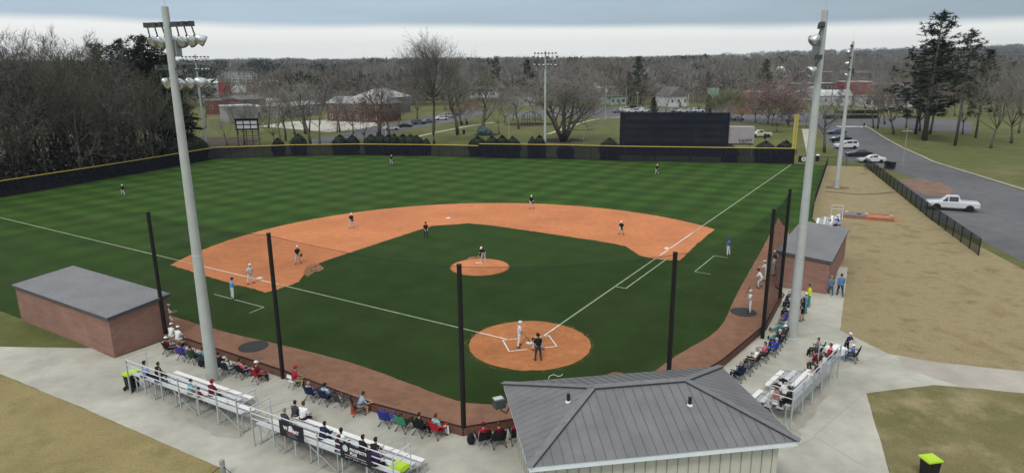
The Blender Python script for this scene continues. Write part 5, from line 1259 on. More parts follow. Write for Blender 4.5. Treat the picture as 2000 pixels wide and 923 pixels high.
# ================================================================== vehicles
M_TYRE = mat('tyre_rubber', (.015, .015, .016), rough=.85); M_RIM = mat('rim_alloy', (.35, .36, .37), rough=.35, metal=.5); M_GLASS = mat('tinted_glass', (.02, .024, .028), rough=.08, var=.05, spec=.7)
M_HEADL = mat('lamp_clear', (.6, .62, .64), rough=.15, spec=.7); M_TAILL = mat('lamp_red', (.3, .01, .01), rough=.25, spec=.6)
_carm = {}
def car_proto(kind):
    """stations along the length: x, half width at sill, half width at belt, z low, z belt, z top, half width of top"""
    if kind == 'sedan':
        st = [(2.38, .62, .66, .32, .58, .62, .58), (2.25, .82, .84, .22, .66, .72, .7), (1.3, .88, .9, .2, .82, .88, .76), (.85, .89, .91, .2, .9, .96, .74), (.1, .9, .92, .2, .93, 1.4, .6), (-.85, .9, .92, .2, .95, 1.43, .6), (-1.65, .89, .91, .22, .97, 1.06, .7), (-2.15, .84, .86, .26, .94, 1.0, .72), (-2.36, .72, .78, .36, .84, .88, .66)]
        cab = (3, 6); axle = (1.42, -1.4); wr = .33
    elif kind == 'suv':
        st = [(2.4, .68, .72, .4, .76, .82, .64), (2.28, .88, .9, .3, .9, .98, .76), (1.3, .93, .95, .28, 1.04, 1.1, .82), (.95, .94, .96, .28, 1.08, 1.14, .8), (.25, .95, .97, .28, 1.1, 1.72, .66), (-1.0, .95, .97, .28, 1.12, 1.78, .67), (-1.95, .94, .96, .3, 1.12, 1.74, .66), (-2.3, .9, .93, .34, 1.1, 1.18, .8), (-2.4, .84, .88, .44, .96, 1.0, .76)]
        cab = (3, 7); axle = (1.45, -1.42); wr = .38
    else:  # pickup
        st = [(2.75, .7, .74, .42, .8, .86, .66), (2.6, .92, .94, .34, .96, 1.04, .8), (1.55, .96, .98, .32, 1.1, 1.16, .84), (1.15, .96, .98, .32, 1.12, 1.2, .8), (.55, .97, .99, .32, 1.14, 1.8, .68), (-.55, .97, .99, .32, 1.14, 1.82, .68), (-.8, .97, .99, .34, 1.14, 1.2, .8), (-.82, .97, .99, .34, 1.14, 1.16, .95), (-2.7, .95, .97, .4, 1.12, 1.14, .93), (-2.78, .9, .94, .46, 1.0, 1.04, .86)]
        cab = (3, 6); axle = (1.7, -1.75); wr = .4
    mb = MB(); n = 9
    ring = lambda s: [Vector((s[0], -s[1] * .8, s[3])), Vector((s[0], -s[1], s[3] + .12)), Vector((s[0], -s[2], s[4] - .08)), Vector((s[0], -s[2] * .97, s[4])), Vector((s[0], -s[6], s[5] - .03)), Vector((s[0], -s[6] * .8, s[5])), Vector((s[0], 0, s[5] + .015)),
                      Vector((s[0], s[6] * .8, s[5])), Vector((s[0], s[6], s[5] - .03)), Vector((s[0], s[2] * .97, s[4])), Vector((s[0], s[2], s[4] - .08)), Vector((s[0], s[1], s[3] + .12)), Vector((s[0], s[1] * .8, s[3]))]
    rs = [ring(s) for s in st]; m = 13
    V = [p for r_ in rs for p in r_]; fs = []
    for i in range(len(st) - 1):
        for j in range(m): fs.append((i * m + j, (i + 1) * m + j, (i + 1) * m + (j + 1) % m, i * m + (j + 1) % m))
    fs += [tuple(range(m)), tuple(range(len(V) - 1, len(V) - m - 1, -1))]
    mb.add(V, fs)
    out = {'body': mb.mesh('body', [fab((.5, .5, .5))])}
    def pane(a, b, c, d, k=.1, lift=.012):
        cc = (a + b + c + d) / 4; nn = (b - a).cross(d - a).normalized()
        if nn.dot(cc - Vector((0, 0, .8))) < 0: nn = -nn
        return [cc + (p - cc) * (1 - k) + nn * lift for p in (a, b, c, d)]
    wins = []
    c0, c1 = cab
    for i in range(c0, c1):
        for (j, k) in ((3, 4), (9, 8)):
            if i == c0 or i == c1 - 1 and kind != 'pickup':
                a, b, c, d = rs[i][j], rs[i + 1][j], rs[i + 1][k], rs[i][k]
            else: a, b, c, d = rs[i][j], rs[i + 1][j], rs[i + 1][k], rs[i][k]
            if (a - d).length < .12 and (b - c).length < .12: continue
            w = MB(); w.quad(*pane(a, b, c, d)); wins.append(('window', w.mesh('window', M_GLASS)))
    for i in (c0, c1 - 1):
        a, b, c, d = rs[i][4], rs[i][8], rs[i + 1][8], rs[i + 1][4]
        if abs(rs[i][4].z - rs[i + 1][4].z) < .2: continue
        w = MB(); q = pane(a, b, c, d, .1, .02); w.quad(*q); wins.append(('windscreen' if i == c0 else 'rear_window', w.mesh('windscreen' if i == c0 else 'rear_window', M_GLASS)))
    out['wins'] = wins; out['axle'] = axle; out['wr'] = wr; out['hw'] = st[2][1]; out['x0'] = st[1][0]; out['z0'] = st[1][4]; out['x1'] = st[-2][0]; out['z1'] = st[-2][4]
    ty = MB().lathe([(wr * .62, -.1), (wr * .96, -.1), (wr, -.06), (wr, .06), (wr * .96, .1), (wr * .62, .1)], n=18, M=Matrix.Rotation(R(90), 3, 'X')); out['tyre'] = ty.mesh('wheel', M_TYRE)
    rm = MB().lathe([(wr * .63, -.085), (wr * .5, -.07), (1e-4, -.06)], n=14, M=Matrix.Rotation(R(90), 3, 'X')); rm.lathe([(1e-4, .06), (wr * .5, .07), (wr * .63, .085)], n=14, M=Matrix.Rotation(R(90), 3, 'X')); out['rim'] = rm.mesh('rim', M_RIM)
    out['head'] = MB().ell((0, 0, 0), (.1, .17, .08), 10, 6).mesh('headlight', M_HEADL); out['tail'] = MB().box((0, 0, 0), (.1, .26, .14)).mesh('taillight', M_TAILL)
    # dark arches
    out['arch'] = MB().lathe([(wr * 1.14, -.02), (wr * 1.14, .02)], n=18, M=Matrix.Rotation(R(90), 3, 'X')).mesh('wheel_arch', M_TYRE)
    return out
def car(pos, heading, kind, colr, label, group='parked cars', name='parked_car', detail=True):
    if kind not in _carm: _carm[kind] = car_proto(kind)
    P = _carm[kind]; pos = Vector(pos)
    t = thing(name, label, {'suv': 'car', 'sedan': 'car', 'pickup': 'pickup truck'}[kind], pos, heading, group)
    paint = mat('car_paint_%.3f_%.3f_%.3f' % colr, colr, rough=.28, var=.03, spec=.5, coat=.6)
    b = link('body', P['body'], t); setmat(b, paint)
    for nm, w in P['wins']: link(nm, w, t)
    for ax in P['axle']:
        for s_ in (-1, 1):
            a_ = link('wheel_arch', P['arch'], t); a_.location = (ax, s_ * (P['hw'] - .005), P['wr'])
            w = link('wheel', P['tyre'], t); w.location = (ax, s_ * (P['hw'] - .06), P['wr']); link('rim', P['rim'], w)
    for s_ in (-1, 1):
        h = link('headlight', P['head'], t); h.location = (P['x0'] + .02, s_ * .62, P['z0'] - .02)
        h = link('taillight', P['tail'], t); h.location = (P['x1'] - .08, s_ * .62, P['z1'] - .08)
    if detail: MB().box((P['x0'] + .1, 0, .42), (.08, .7, .14)).build('grille', M_TYRE, t)
    return t
CW = (.62, .63, .64); CBK = (.012, .012, .014); CBL = (.03, .06, .13); CSI = (.33, .35, .37); CGR = (.09, .1, .11)
def at_px(px, py): p = GT(px, py); return p
car(G(1701, 317), R(176), 'sedan', CW, 'white sedan parked nearest the end of the dark green fence')
car(G(1676, 305), R(174), 'sedan', CBK, 'black sedan parked between the white sedan and the white sport utility car')
car(G(1652, 290), R(176), 'suv', CW, 'white sport utility car parked third from the dark green fence')
car(G(1641, 275), R(174), 'sedan', (.02, .024, .028), 'black sedan parked fourth from the dark green fence')
car(G(1633, 262), R(172), 'sedan', CBL, 'dark blue sedan parked farthest along the right road')
car(Vector((54.6, 80.4, 0)), R(155), 'pickup', CW, 'white pickup truck at the right edge beyond the dark green fence')
for px, py, h, k, c, lb in ((764, 254, 0, 'sedan', CW, 'white sedan on the left road beyond the shrubs'), (791, 248.5, 5, 'sedan', CBK, 'black sedan on the left road beyond the white one'), (818, 243, 8, 'suv', CGR, 'dark grey car on the left road, nearest the big bare tree'), (838, 240.5, 8, 'sedan', CGR, 'grey sedan on the left road half behind the big bare trunk'),
                            (862, 234.5, 5, 'sedan', CW, 'white sedan right of the big bare trunk'), (877, 230, 8, 'suv', CSI, 'silver car parked farthest on the left road'), (890, 226, 8, 'sedan', CBL, 'blue sedan parked at the far end of the left road')):
    car(at_px(px, py), R(h + 20), k, c, lb)
for px, py, h, k, c, lb in ((1221, 218, 10, 'suv', CW, 'white van-like car in the lot left of the big dark screen'), (1234, 219.5, 5, 'sedan', CW, 'white sedan in the lot above the left end of the big dark screen'), (1247, 215, 170, 'sedan', CSI, 'silver sedan in the lot above the big dark screen'), (1240, 211, 10, 'suv', CBK, 'black car in the far row of the lot above the big dark screen'), (1259, 219, 15, 'sedan', CW, 'white sedan beside the conifer above the big dark screen'),
                            (1321, 219, 5, 'suv', CSI, 'silver car in the lot above the middle of the big dark screen'), (1334, 219.5, 5, 'sedan', CW, 'white sedan in the lot right of the utility pole'), (1350, 219, 5, 'sedan', CSI, 'pale sedan in the lot above the right part of the big dark screen'), (1364, 219.5, 5, 'suv', CW, 'white car in the lot left of the dark evergreen'), (1207, 221, 5, 'sedan', CGR, 'dark grey sedan at the left end of the lot'),
                            (1440, 235, 10, 'sedan', CSI, 'silver sedan on the street beyond the pale trailer'), (1720, 214, 0, 'suv', CW, 'white car under the blue canopy'), (1760, 216, 0, 'sedan', CBK, 'black sedan beside the blue canopy'), (1741, 217, 0, 'sedan', CSI, 'silver sedan before the blue canopy'), (1548, 238, 0, 'sedan', CGR, 'grey sedan on the cross street behind the reddish tree')):
    car(at_px(px, py), R(h), k, c, lb)
car(at_px(1484, 268), R(183), 'pickup', (.55, .5, .38), 'cream pickup truck standing on the grass by the pale trailer')
# pale box trailer with scrawled lettering
a = Vector((43.6, 133.0, 0)); t = thing('box_trailer', 'pale mauve box trailer with scrawled dark lettering beside the big dark screen', 'trailer', (46.3, 134.2, 0), R(-6))
MB().box((0, 0, 4.1), (4.75, 2.3, 3.3)).build('body', mat('pale_mauve_paint', (.36, .32, .34), rough=.6, var=.08, scale=.8), t)
MB().box((0, 0, 2.3), (4.6, 2.1, .22)).build('chassis', M_BLACKM, t)
for x in (-2.1, 2.1):
    for y in (-.9, .9): MB().box((x, y, 1.1), (.14, .14, 2.2)).build('leg', M_GALV, t)
me = text_mesh('TAPPY', .95, .012, .012); me.materials.append(mat('dark_print', (.05, .045, .05))); o = link('lettering', me, t); o.matrix_local = Matrix.Translation((.7, -1.17, 2.95)) @ Matrix.Rotation(R(90), 4, 'X') @ Matrix.Rotation(R(3), 4, 'Z')
mb = MB()
for k in range(4): mb.path([(-.3 + k * .5, -1.165, 2.62), (-.1 + k * .5, -1.165, 2.7), (.05 + k * .5, -1.165, 2.6)], .03, 5)
mb.build('scribble', mat('dark_print', (.05, .045, .05)), t)

# ================================================================== trees
M_BARK = mat('grey_bark', (.12, .104, .088), rough=.95, var=.25, scale=2.5, bump=.3)
M_TWIG = mat('bare_twigs', (.185, .17, .152), rough=.95, var=.2, scale=.4)
M_TWIGD = mat('dark_twigs', (.118, .11, .096), rough=.95, var=.25, scale=.4)
M_TWIGR = mat('reddish_buds', (.2, .115, .1), rough=.95, var=.25, scale=.5)
M_TW3 = mat('pale_twigs', (.25, .235, .21), rough=.95, var=.2, scale=.4); M_TW4 = mat('brown_twigs', (.16, .125, .095), rough=.95, var=.25, scale=.4); M_TW5 = mat('olive_twigs', (.17, .165, .105), rough=.95, var=.25, scale=.4); M_TW5D = mat('dark_olive_twigs', (.105, .105, .072), rough=.95, var=.25, scale=.4); M_TWB = mat('dense_twigs', (.15, .138, .122), rough=.95, var=.2, scale=.4)
M_BUD = mat('green_buds', (.13, .14, .055), rough=.95, var=.25, scale=.5)
M_NEEDLE = mat('pine_needles', (.022, .034, .016), rough=.9, var=.35, scale=.6)
M_NEEDL2 = mat('light_needles', (.04, .055, .024), rough=.9, var=.3, scale=.6)
M_SHRUB = mat('holly_leaves', (.014, .022, .012), rough=.7, var=.4, scale=1.5, spec=.3)

def rdir(r, d, ang):
    q = d.orthogonal().normalized(); q.rotate(Matrix.Rotation(r.uniform(0, 2 * math.pi), 3, d)); return (d * math.cos(ang) + q * math.sin(ang)).normalized()
def bare_meshes(seed, h, spread=.5, stems=1, fork=.32, nl=(9, 6, 5, 6), droop=0.0, trunk_r=.02, tw=.028, buds=None, twl=1.0, lead=0, lang=(8, 42)):
    r = random.Random(seed); tr = MB(); cr = MB(); bud = []
    def grow(p, d, ln, rad, lev):
        pts = [p]; rr = [rad]; k = 4 if lev < 2 else 3; dd = d
        for i in range(k):
            bias = .10 if lev else .03
            jt_ = .05 if lev == 0 else .13; dd = (dd + Vector((r.gauss(0, jt_), r.gauss(0, jt_), bias - droop * lev * .1 + r.gauss(0, .08)))).normalized()
            p = p + dd * ln / k; pts.append(p); rr.append(max(rad * (1 - .62 * (i + 1) / k), .012))
        (tr if lev <= 1 else cr).path(pts, rr, 8 if lev == 0 else 5 if lev == 1 else 3)
        def along(t):
            f_ = t * k; i = min(int(f_), k - 1); return pts[i].lerp(pts[i + 1], f_ - i), (pts[i + 1] - pts[i]).normalized(), rr[i]
        if lead and lev == 0:
            for i in range(lead):
                a_ = 2.4 * i + r.uniform(-.4, .4); t_ = (i + .5) / lead; an = R(lang[0] + (lang[1] - lang[0]) * t_ ** .8); nd = Vector((math.cos(a_) * math.sin(an), math.sin(a_) * math.sin(an), math.cos(an)))
                q, qd, qr = along(.995 - .22 * t_ * r.uniform(.4, 1)); grow(q, nd, (h - ln) * r.uniform(.8, .95) * (1.0 - .12 * t_), rr[-1] * .8, 1)
            return
        if lev < 3:
            n = nl[lev]; lo = fork if lev == 0 else (.38 if lead and lev == 1 else .25)
            for i in range(n):
                t = lo + (1 - lo) * ((i + r.random()) / n) ** .75
                q, qd, qr = along(min(.99, t)); ang = R(r.uniform(26, 62)) * (spread * 2 if lev == 0 else 1)
                nd = rdir(r, qd, min(1.35, ang)); l2 = ln * (r.uniform(.4, .62) if lev else r.uniform(.34, .5) * (1.25 - .55 * (t - lo) / (1 - lo)))
                grow(q, nd, l2, qr * (.5 if lev == 0 else .6), lev + 1)
            if lev: grow(pts[-1], dd, ln * .5, rr[-1], lev + 1)
        else:
            for i in range(nl[3]):
                q, qd, qr = along(r.uniform(.1, 1)); nd = rdir(r, qd, R(r.uniform(20, 60))); l2 = twl * r.uniform(.5, 1.25); w = nd.orthogonal().normalized() * tw * r.uniform(.6, 1.3)
                m_ = q + nd * l2 * .55 + Vector((0, 0, .05)); e_ = q + rdir(r, nd, R(18)) * l2
                cr.add([q - w * .5, q + w * .5, m_ + w * .4, m_ - w * .4, e_], [(0, 1, 2, 3), (3, 2, 4)])
                if buds and r.random() < buds: bud.append(e_); bud.append(m_)
    for s_ in range(stems):
        d = Vector((0, 0, 1)) if stems == 1 else Vector((math.cos(s_ * 2.4 + .3) * .42, math.sin(s_ * 2.4 + .3) * .42, 1)).normalized()
        grow(Vector((0, 0, 0)) + (d - Vector((0, 0, d.z))) * .3, d, h * (fork if lead else .72), h * trunk_r * (1 if stems == 1 else .7), 0)
    for b in bud:
        s_ = r.uniform(.1, .22); u = Vector((r.gauss(0, 1), r.gauss(0, 1), r.gauss(0, 1))).normalized() * s_; v = u.orthogonal().normalized() * s_ * .7
        cr.add([b - u, b + v, b + u, b - v], [(0, 1, 2, 3)], 1)
    zt = max(v[2] for v in tr.v + cr.v); k = h / zt
    for m_ in (tr, cr): m_.v = [(x * k, y * k, z * k) for x, y, z in m_.v]
    return tr, cr
def pine_meshes(seed, h, w, lo=.3, dense=1.0, taper=.75):
    r = random.Random(seed); tr = MB(); cr = MB()
    tr.path([(0, 0, 0), (.1, 0, h * .35), (0, .1, h * .7), (0, 0, h * .97)], [h * .014, h * .011, h * .007, .03], 8)
    n = int(46 * dense)
    for i in range(n):
        t = lo + (1 - lo) * (i + r.random()) / n; z = h * t; f_ = (t - lo) / (1 - lo)
        rad = w * (.35 + .65 * math.sin(math.pi * min(1, (f_ * .8 + .22)))) * (1 - taper * f_ ** 2) * r.uniform(.55, 1.1)
        a = r.uniform(0, 2 * math.pi); d = Vector((math.cos(a), math.sin(a), r.uniform(-.1, .35))); e_ = Vector((0, 0, z)) + d * rad
        tr.path([(0, 0, z), Vector((0, 0, z)) + d * rad * .6 + Vector((0, 0, .12)), e_], [.06, .04, .015], 4)
        for j in range(7):
            c = Vector((0, 0, z)) + d * rad * r.uniform(.4, 1.05) + Vector((r.gauss(0, .35), r.gauss(0, .35), r.gauss(0, .25))) * (w / 3.5)
            for q in range(12):
                u = Vector((r.gauss(0, 1), r.gauss(0, 1), r.gauss(.25, .8))).normalized() * r.uniform(.35, .75) * (w / 3.5) ** .5; v = u.orthogonal().normalized() * .07
                cr.add([c - v, c + v, c + u], [(0, 1, 2)], 1 if r.random() < .25 else 0)
    return tr, cr
def shrub_mesh(seed, h, w):
    r = random.Random(seed); mb = MB(); core = MB()
    for i in range(1500):
        u = Vector((r.gauss(0, 1), r.gauss(0, 1), r.gauss(0, 1))).normalized(); z = (u.z + 1) / 2
        rad = w * (max(.02, 1 - z ** 4.5)) ** .5 * (.86 + .14 * min(1, z * 4)) * r.uniform(.84, 1.05); k = 1 + .14 * noise.noise(u * 2.3 + Vector((seed, 0, 0)))
        c = Vector((u.x * rad * k, u.y * rad * k, h * z * (.96 + .08 * r.random())))
        a = Vector((r.gauss(0, 1), r.gauss(0, 1), r.gauss(0, 1))).normalized() * .13; b = a.orthogonal().normalized() * .09
        mb.add([c - a, c + b, c + a, c - b], [(0, 1, 2, 3)])
    prof = [(max(1e-4, w * .86 * max(0, 1 - z ** 4.5) ** .5), h * z * .95) for z in (0, .15, .3, .5, .7, .85, .95, 1.0)]
    mb.lathe(prof, n=14)
    return mb
_tm = {}
def tree_mesh(kind):
    if kind in _tm: return _tm[kind]
    sp = {'oak': dict(seed=3, h=20, fork=.3, lead=8, lang=(6, 58), nl=(0, 8, 5, 6)), 'oak2': dict(seed=12, h=18, fork=.24, lead=7, lang=(10, 62), nl=(0, 8, 5, 6)), 'slim': dict(seed=5, h=18, spread=.4, fork=.36, nl=(10, 6, 4, 6)), 'slim2': dict(seed=8, h=16, fork=.4, lead=5, lang=(5, 40), nl=(0, 7, 5, 5)),
          'wood': dict(seed=21, h=20, fork=.34, lead=6, lang=(4, 40), nl=(0, 8, 5, 7), tw=.04), 'wood2': dict(seed=22, h=20, fork=.28, lead=7, lang=(6, 50), nl=(0, 8, 5, 7), tw=.04), 'wood3': dict(seed=27, h=20, spread=.45, fork=.2, nl=(14, 6, 4, 6), tw=.04),
          'big': dict(seed=41, h=27, fork=.56, lead=16, lang=(3, 82), nl=(0, 13, 8, 8), trunk_r=.024, tw=.04, twl=1.1), 'multi': dict(seed=34, h=19, spread=.58, stems=6, fork=.2, nl=(8, 6, 5, 6), trunk_r=.024, droop=.3),
          'red': dict(seed=14, h=11, fork=.22, lead=7, lang=(6, 56), nl=(0, 7, 5, 6), buds=.8, trunk_r=.02), 'green': dict(seed=15, h=13, fork=.12, lead=9, lang=(5, 60), nl=(0, 8, 5, 6), buds=1.0), 'stub': dict(seed=19, h=14, spread=.7, fork=.3, nl=(9, 3, 2, 2), trunk_r=.03, twl=.6)}
    if kind in sp:
        a, b = bare_meshes(**sp[kind]); cm = {'red': [M_TWIG, M_TWIGR], 'green': [M_TWIG, M_BUD]}.get(kind, [M_TWIGD if kind.startswith('wood') else M_TWIG]); h = sp[kind]['h']
    else:
        q = {'pine': (51, 22, 4.2, .35, 1.0, .6), 'pine2': (52, 20, 4.6, .25, 1.1, .7), 'conifer': (53, 9, 2.3, .04, 1.3, 1.0), 'tallpine': (54, 26, 5.2, .42, 1.25, .5)}[kind]
        a, b = pine_meshes(*q); cm = [M_NEEDLE, M_NEEDL2]; h = q[1]
    _tm[kind] = (a.mesh('trunk', M_BARK, True), b.mesh('crown', cm), h); return _tm[kind]
def tree(pos, kind, h, label, group, rz=None, w=1.0, twig=None, name=None, lean=None, tone=None):
    a, b, h0 = tree_mesh(kind); nm = name or ('pine_tree' if 'pine' in kind or kind == 'conifer' else 'bare_tree')
    rz = rnd.uniform(0, 6.28) if rz is None else rz
    t = thing(nm, label, 'tree', Vector(pos) + Vector((0, 0, -.05)), rz, group); k = h / h0; t.scale = (k * w, k * w, k)
    if lean: t.rotation_euler = (lean[0], lean[1], rz)
    link('trunk', a, t); c = link('crown', b, t)
    if twig: setmat(c, twig)
    return t
def tree_px(px, py, pytop, kind, label, group='bare trees in the park', Y=None, **k):
    if Y is None: p = GT(px, py)
    else: r_ = ray(px, py); q = Y / r_.y; p = Vector((r_.x * q, Y, T(r_.x * q, Y)))
    r_ = ray(px, pytop); h = CAMH + r_.z * (p.y / r_.y) - p.z
    return tree(p, kind, h, label, group, **k)
tree_px(848, 282, 46, 'big', 'tallest bare tree, with a thick trunk just beyond the outfield fence', w=.92, rz=.6, twig=M_TWB)
tree_px(1100, 277, 118, 'multi', 'wide spreading bare tree with many stems in a dark mulch bed', w=1.5, rz=1.0)
for px, py, pt, k, lb in ((742, 262, 128, 'slim', 'slender bare tree beside the thick trunk, left of the path'), (712, 278, 172, 'red', 'small leaning tree with reddish twigs before the brick house'), (739, 262, 150, 'oak2', 'dark bare tree before the right part of the brick house'), (762, 270, 140, 'slim2', 'bare tree with an open fork before the white-roofed wing'),
                          (894, 264, 104, 'slim', 'thin bare tree with two dark stems right of the tallest tree'), (901, 244, 120, 'slim2', 'second thin bare tree right of the tallest tree'), (942, 262, 150, 'stub', 'lopped tree with short stubby limbs beside the blue-green boulder'), (910, 243, 190, 'red', 'small bare tree by the bins on the path'),
                          (537, 278, 190, 'oak2', 'bare tree with three stems right of the old scoreboard'), (549, 279, 165, 'slim2', 'bare tree second to the right of the old scoreboard'), (558, 275, 170, 'slim', 'leaning bare tree before the white yard'), (576, 263, 160, 'slim2', 'thin bare tree before the low white building'), (597, 262, 150, 'slim', 'bare tree before the white yard left of the brick house'), (604, 258, 150, 'slim2', 'straight bare tree at the end of the white yard'),
                          (607, 284, 150, 'slim', 'thin pale tree close to the fence left of the shrubs'), (625, 284, 158, 'slim2', 'thin dark tree close to the fence before the brick house'), (444, 284, 225, 'slim2', 'small bare sapling left of the old scoreboard'), (478, 283, 200, 'slim', 'crooked bare sapling beside the old scoreboard'), (659, 258, 168, 'slim2', 'bare tree before the brick house windows'), (664, 258, 175, 'slim', 'twin bare tree before the brick house'),
                          (402, 250, 185, 'slim2', 'small bare tree at the edge of the field left of the red brick building'), (975, 262, 190, 'slim2', 'thin bare tree left of the beige post'), (1013, 252, 165, 'slim', 'bare tree before the playground'), (985, 240, 178, 'oak2', 'bare tree behind the playground left of the light pole'), (1002, 236, 185, 'oak', 'low bare tree left of the playground frame'),
                          (1508, 246, 150, 'oak', 'dark bare tree behind the yellow foul pole'), (1517, 257, 180, 'red', 'small tree with reddish buds on the lawn left of the foul pole'), (1541, 247, 178, 'red', 'reddish budding tree behind the yellow foul pole'), (1575, 249, 200, 'slim2', 'small pale tree right of the yellow foul pole'),
                          (1610, 299, 178, 'slim', 'leaning bare tree on the verge beside the parked cars'), (1745, 262, 140, 'oak', 'dark leaning bare tree on the lawn right of the road'), (1706, 250, 160, 'slim2', 'bare tree on the kerb right of the road'), (1714, 252, 165, 'slim', 'second bare tree on the kerb right of the road'), (1716, 240, 130, 'oak2', 'bare tree behind the kerb pair right of the road'),
                          (1796, 256, 120, 'oak2', 'bare tree at the right edge left of the pines'), (1806, 259, 130, 'slim', 'bare trunk second from the right edge'), (1816, 262, 110, 'slim2', 'bare trunk at the very right edge'), (1300, 222, 150, 'oak', 'bare tree before the white gabled house'), (1330, 219, 165, 'oak2', 'bare tree in front of the house with gables'), (1255, 207, 150, 'oak2', 'bare tree behind the lot above the big dark screen'),
                          (1160, 224, 150, 'slim2', 'bare tree left of the green-roofed kiosk'), (1190, 208, 140, 'oak', 'bare tree behind the green-roofed kiosk'), (1447, 238, 158, 'oak2', 'bare tree behind the pale trailer'), (1475, 240, 165, 'oak', 'bare tree before the orange brick house'), (1365, 226, 148, 'oak2', 'bare tree standing in front of the lot above the big dark screen'), (1500, 243, 150, 'red', 'tall reddish tree right of the orange brick house'), (1528, 236, 150, 'red', 'reddish tree across the street left of the foul pole'), (1586, 238, 165, 'oak2', 'bare tree on the cross street left of the near light pole'), (1632, 236, 168, 'slim2', 'bare tree between the two right light poles'), (1662, 226, 150, 'oak', 'bare tree by the low hedge at the crossing'), (1690, 226, 140, 'oak2', 'bare tree by the crossing near the blue canopy'), (1770, 250, 140, 'oak', 'spreading bare tree on the lawn before the blue canopy'), (1728, 243, 150, 'slim2', 'thin bare tree on the lawn before the blue canopy'),
                          (690, 262, 165, 'oak2', 'bare tree in front of the left part of the brick house'), (780, 250, 150, 'oak', 'bare tree before the white-roofed wing by the cars'), (815, 232, 130, 'oak2', 'bare tree behind the parked cars left of the tallest tree'), (870, 215, 120, 'oak', 'bare tree behind the tallest tree'), (505, 262, 170, 'oak2', 'bare tree beside the old scoreboard, before the warehouse'), (525, 250, 165, 'slim', 'bare tree before the red brick warehouse'), (465, 262, 190, 'slim2', 'thin bare tree before the grey box building'), (1045, 236, 160, 'oak2', 'bare tree behind the play frame'), (1130, 240, 150, 'slim2', 'bare tree right of the spreading tree'), (1415, 252, 190, 'oak2', 'bare tree close behind the big dark screen')):
    tree_px(px, py, pt, k, lb, w=rnd.uniform(1.15, 1.5), twig=None if k in ('red', 'green') else rnd.choice([M_TWIG, M_TWIG, M_TWIGD, M_TW3, M_TW4]), lean=(0, R(9), 0.0)[:2] if 'leaning' in lb else None)
tree_px(1425, 238, 162, 'green', 'tree with yellow-green buds behind the pale trailer', 'budding trees', w=1.25)
tree_px(1400, 236, 178, 'green', 'second tree with yellow-green buds right of the dark evergreen', 'budding trees', w=1.1)
tree_px(1383, 223, 185, 'conifer', 'dark evergreen left of the yellow-green tree', 'evergreens'); tree_px(1276, 224, 190, 'conifer', 'dark rounded conifer above the middle of the big dark screen', 'evergreens', w=1.35)
tree_px(1245, 205, 112, 'pine2', 'tall dark pine on the skyline above the lot', 'evergreens', w=1.2); tree_px(1227, 205, 140, 'pine', 'dark pine left of the tall skyline pine', 'evergreens')
tree_px(1491, 200, 116, 'pine', 'dark pine on the skyline right of the yellow-green trees', 'evergreens'); tree_px(1030, 205, 118, 'pine2', 'dark pine behind the thin mast', 'evergreens', w=1.2); tree_px(970, 190, 110, 'pine', 'dark pine on the skyline left of the mast', 'evergreens')
tree_px(1640, 212, 168, 'pine2', 'dark evergreen between the two right light poles', 'evergreens'); tree_px(1380, 200, 140, 'pine', 'pine behind the green hanging sign', 'evergreens')
tree_px(1806, 275, 26, 'tallpine', 'tall open pine at the right edge reaching above the skyline', 'evergreens', rz=2.2, w=1.3); tree_px(1788, 262, 140, 'pine2', 'dense dark pine below the tall one at the right edge', 'evergreens', w=1.7); tree_px(1806, 272, 84, 'pine2', 'broad dense pine at the right edge under the tall one', 'evergreens', w=2.1); tree_px(1795, 240, 150, 'pine2', 'dark pine behind the bare trunks at the right edge', 'evergreens', w=1.2)
for px, py, pt, k in ((1865, 285, 60, 'tallpine'), (1905, 270, 100, 'pine2'), (1935, 290, 95, 'oak'), (1975, 280, 70, 'oak2'), (1880, 262, 120, 'oak2'), (1990, 260, 100, 'oak')):
    tree_px(px, py, pt, k, 'tree beyond the right edge of the lawn', 'trees beyond the right lawn')
# skyline trees
for px, py, pt, k in ((905, 200, 88, 'oak'), (935, 196, 108, 'oak2'), (735, 200, 100, 'oak'), (700, 190, 110, 'oak2'), (1024, 190, 100, 'oak2'), (1090, 196, 96, 'oak'), (1130, 195, 104, 'oak2'), (1437, 190, 104, 'oak'), (1600, 190, 96, 'oak2'), (1620, 200, 100, 'oak'), (1560, 185, 112, 'oak2'), (1330, 185, 112, 'oak')):
    tree_px(px, py, pt, k, 'bare tree standing up on the skyline beyond the park', 'bare trees on the skyline')

# --- the dark wood at the left: every tree its own
lw = 'bare trees of the dark wood on the left'
wr_ = random.Random(99); cnt = 0
for row, (dist, n) in enumerate(((3.0, 22), (8, 20), (14, 18), (22, 16), (32, 12))):
    for i in range(n):
        f_ = (i + wr_.uniform(.1, .9)) / n; s_ = f_ * (3.45 - row * .08); j = min(int(s_), 3); a, b = FENCE_L[j], FENCE_L[j + 1]; p = a.lerp(b, s_ - j); d = (b - a).normalized()
        p = p + Vector((-d.y, d.x, 0)) * (dist + wr_.uniform(-1.5, 2.5))
        hmax = 26.5 if p.y < 128 else 22
        k = ('wood', 'wood2', 'wood3')[wr_.randrange(3)]; tree(p, k, hmax * wr_.uniform(.72, 1.0) * (.8 if row == 0 else 1), 'bare tree in the dark wood beyond the left fence', lw, w=wr_.uniform(.8, 1.15), twig=wr_.choice([M_TWIGD, M_TWIGD, M_TWIGD, M_TW5D, M_TW5D, M_TW5D]))
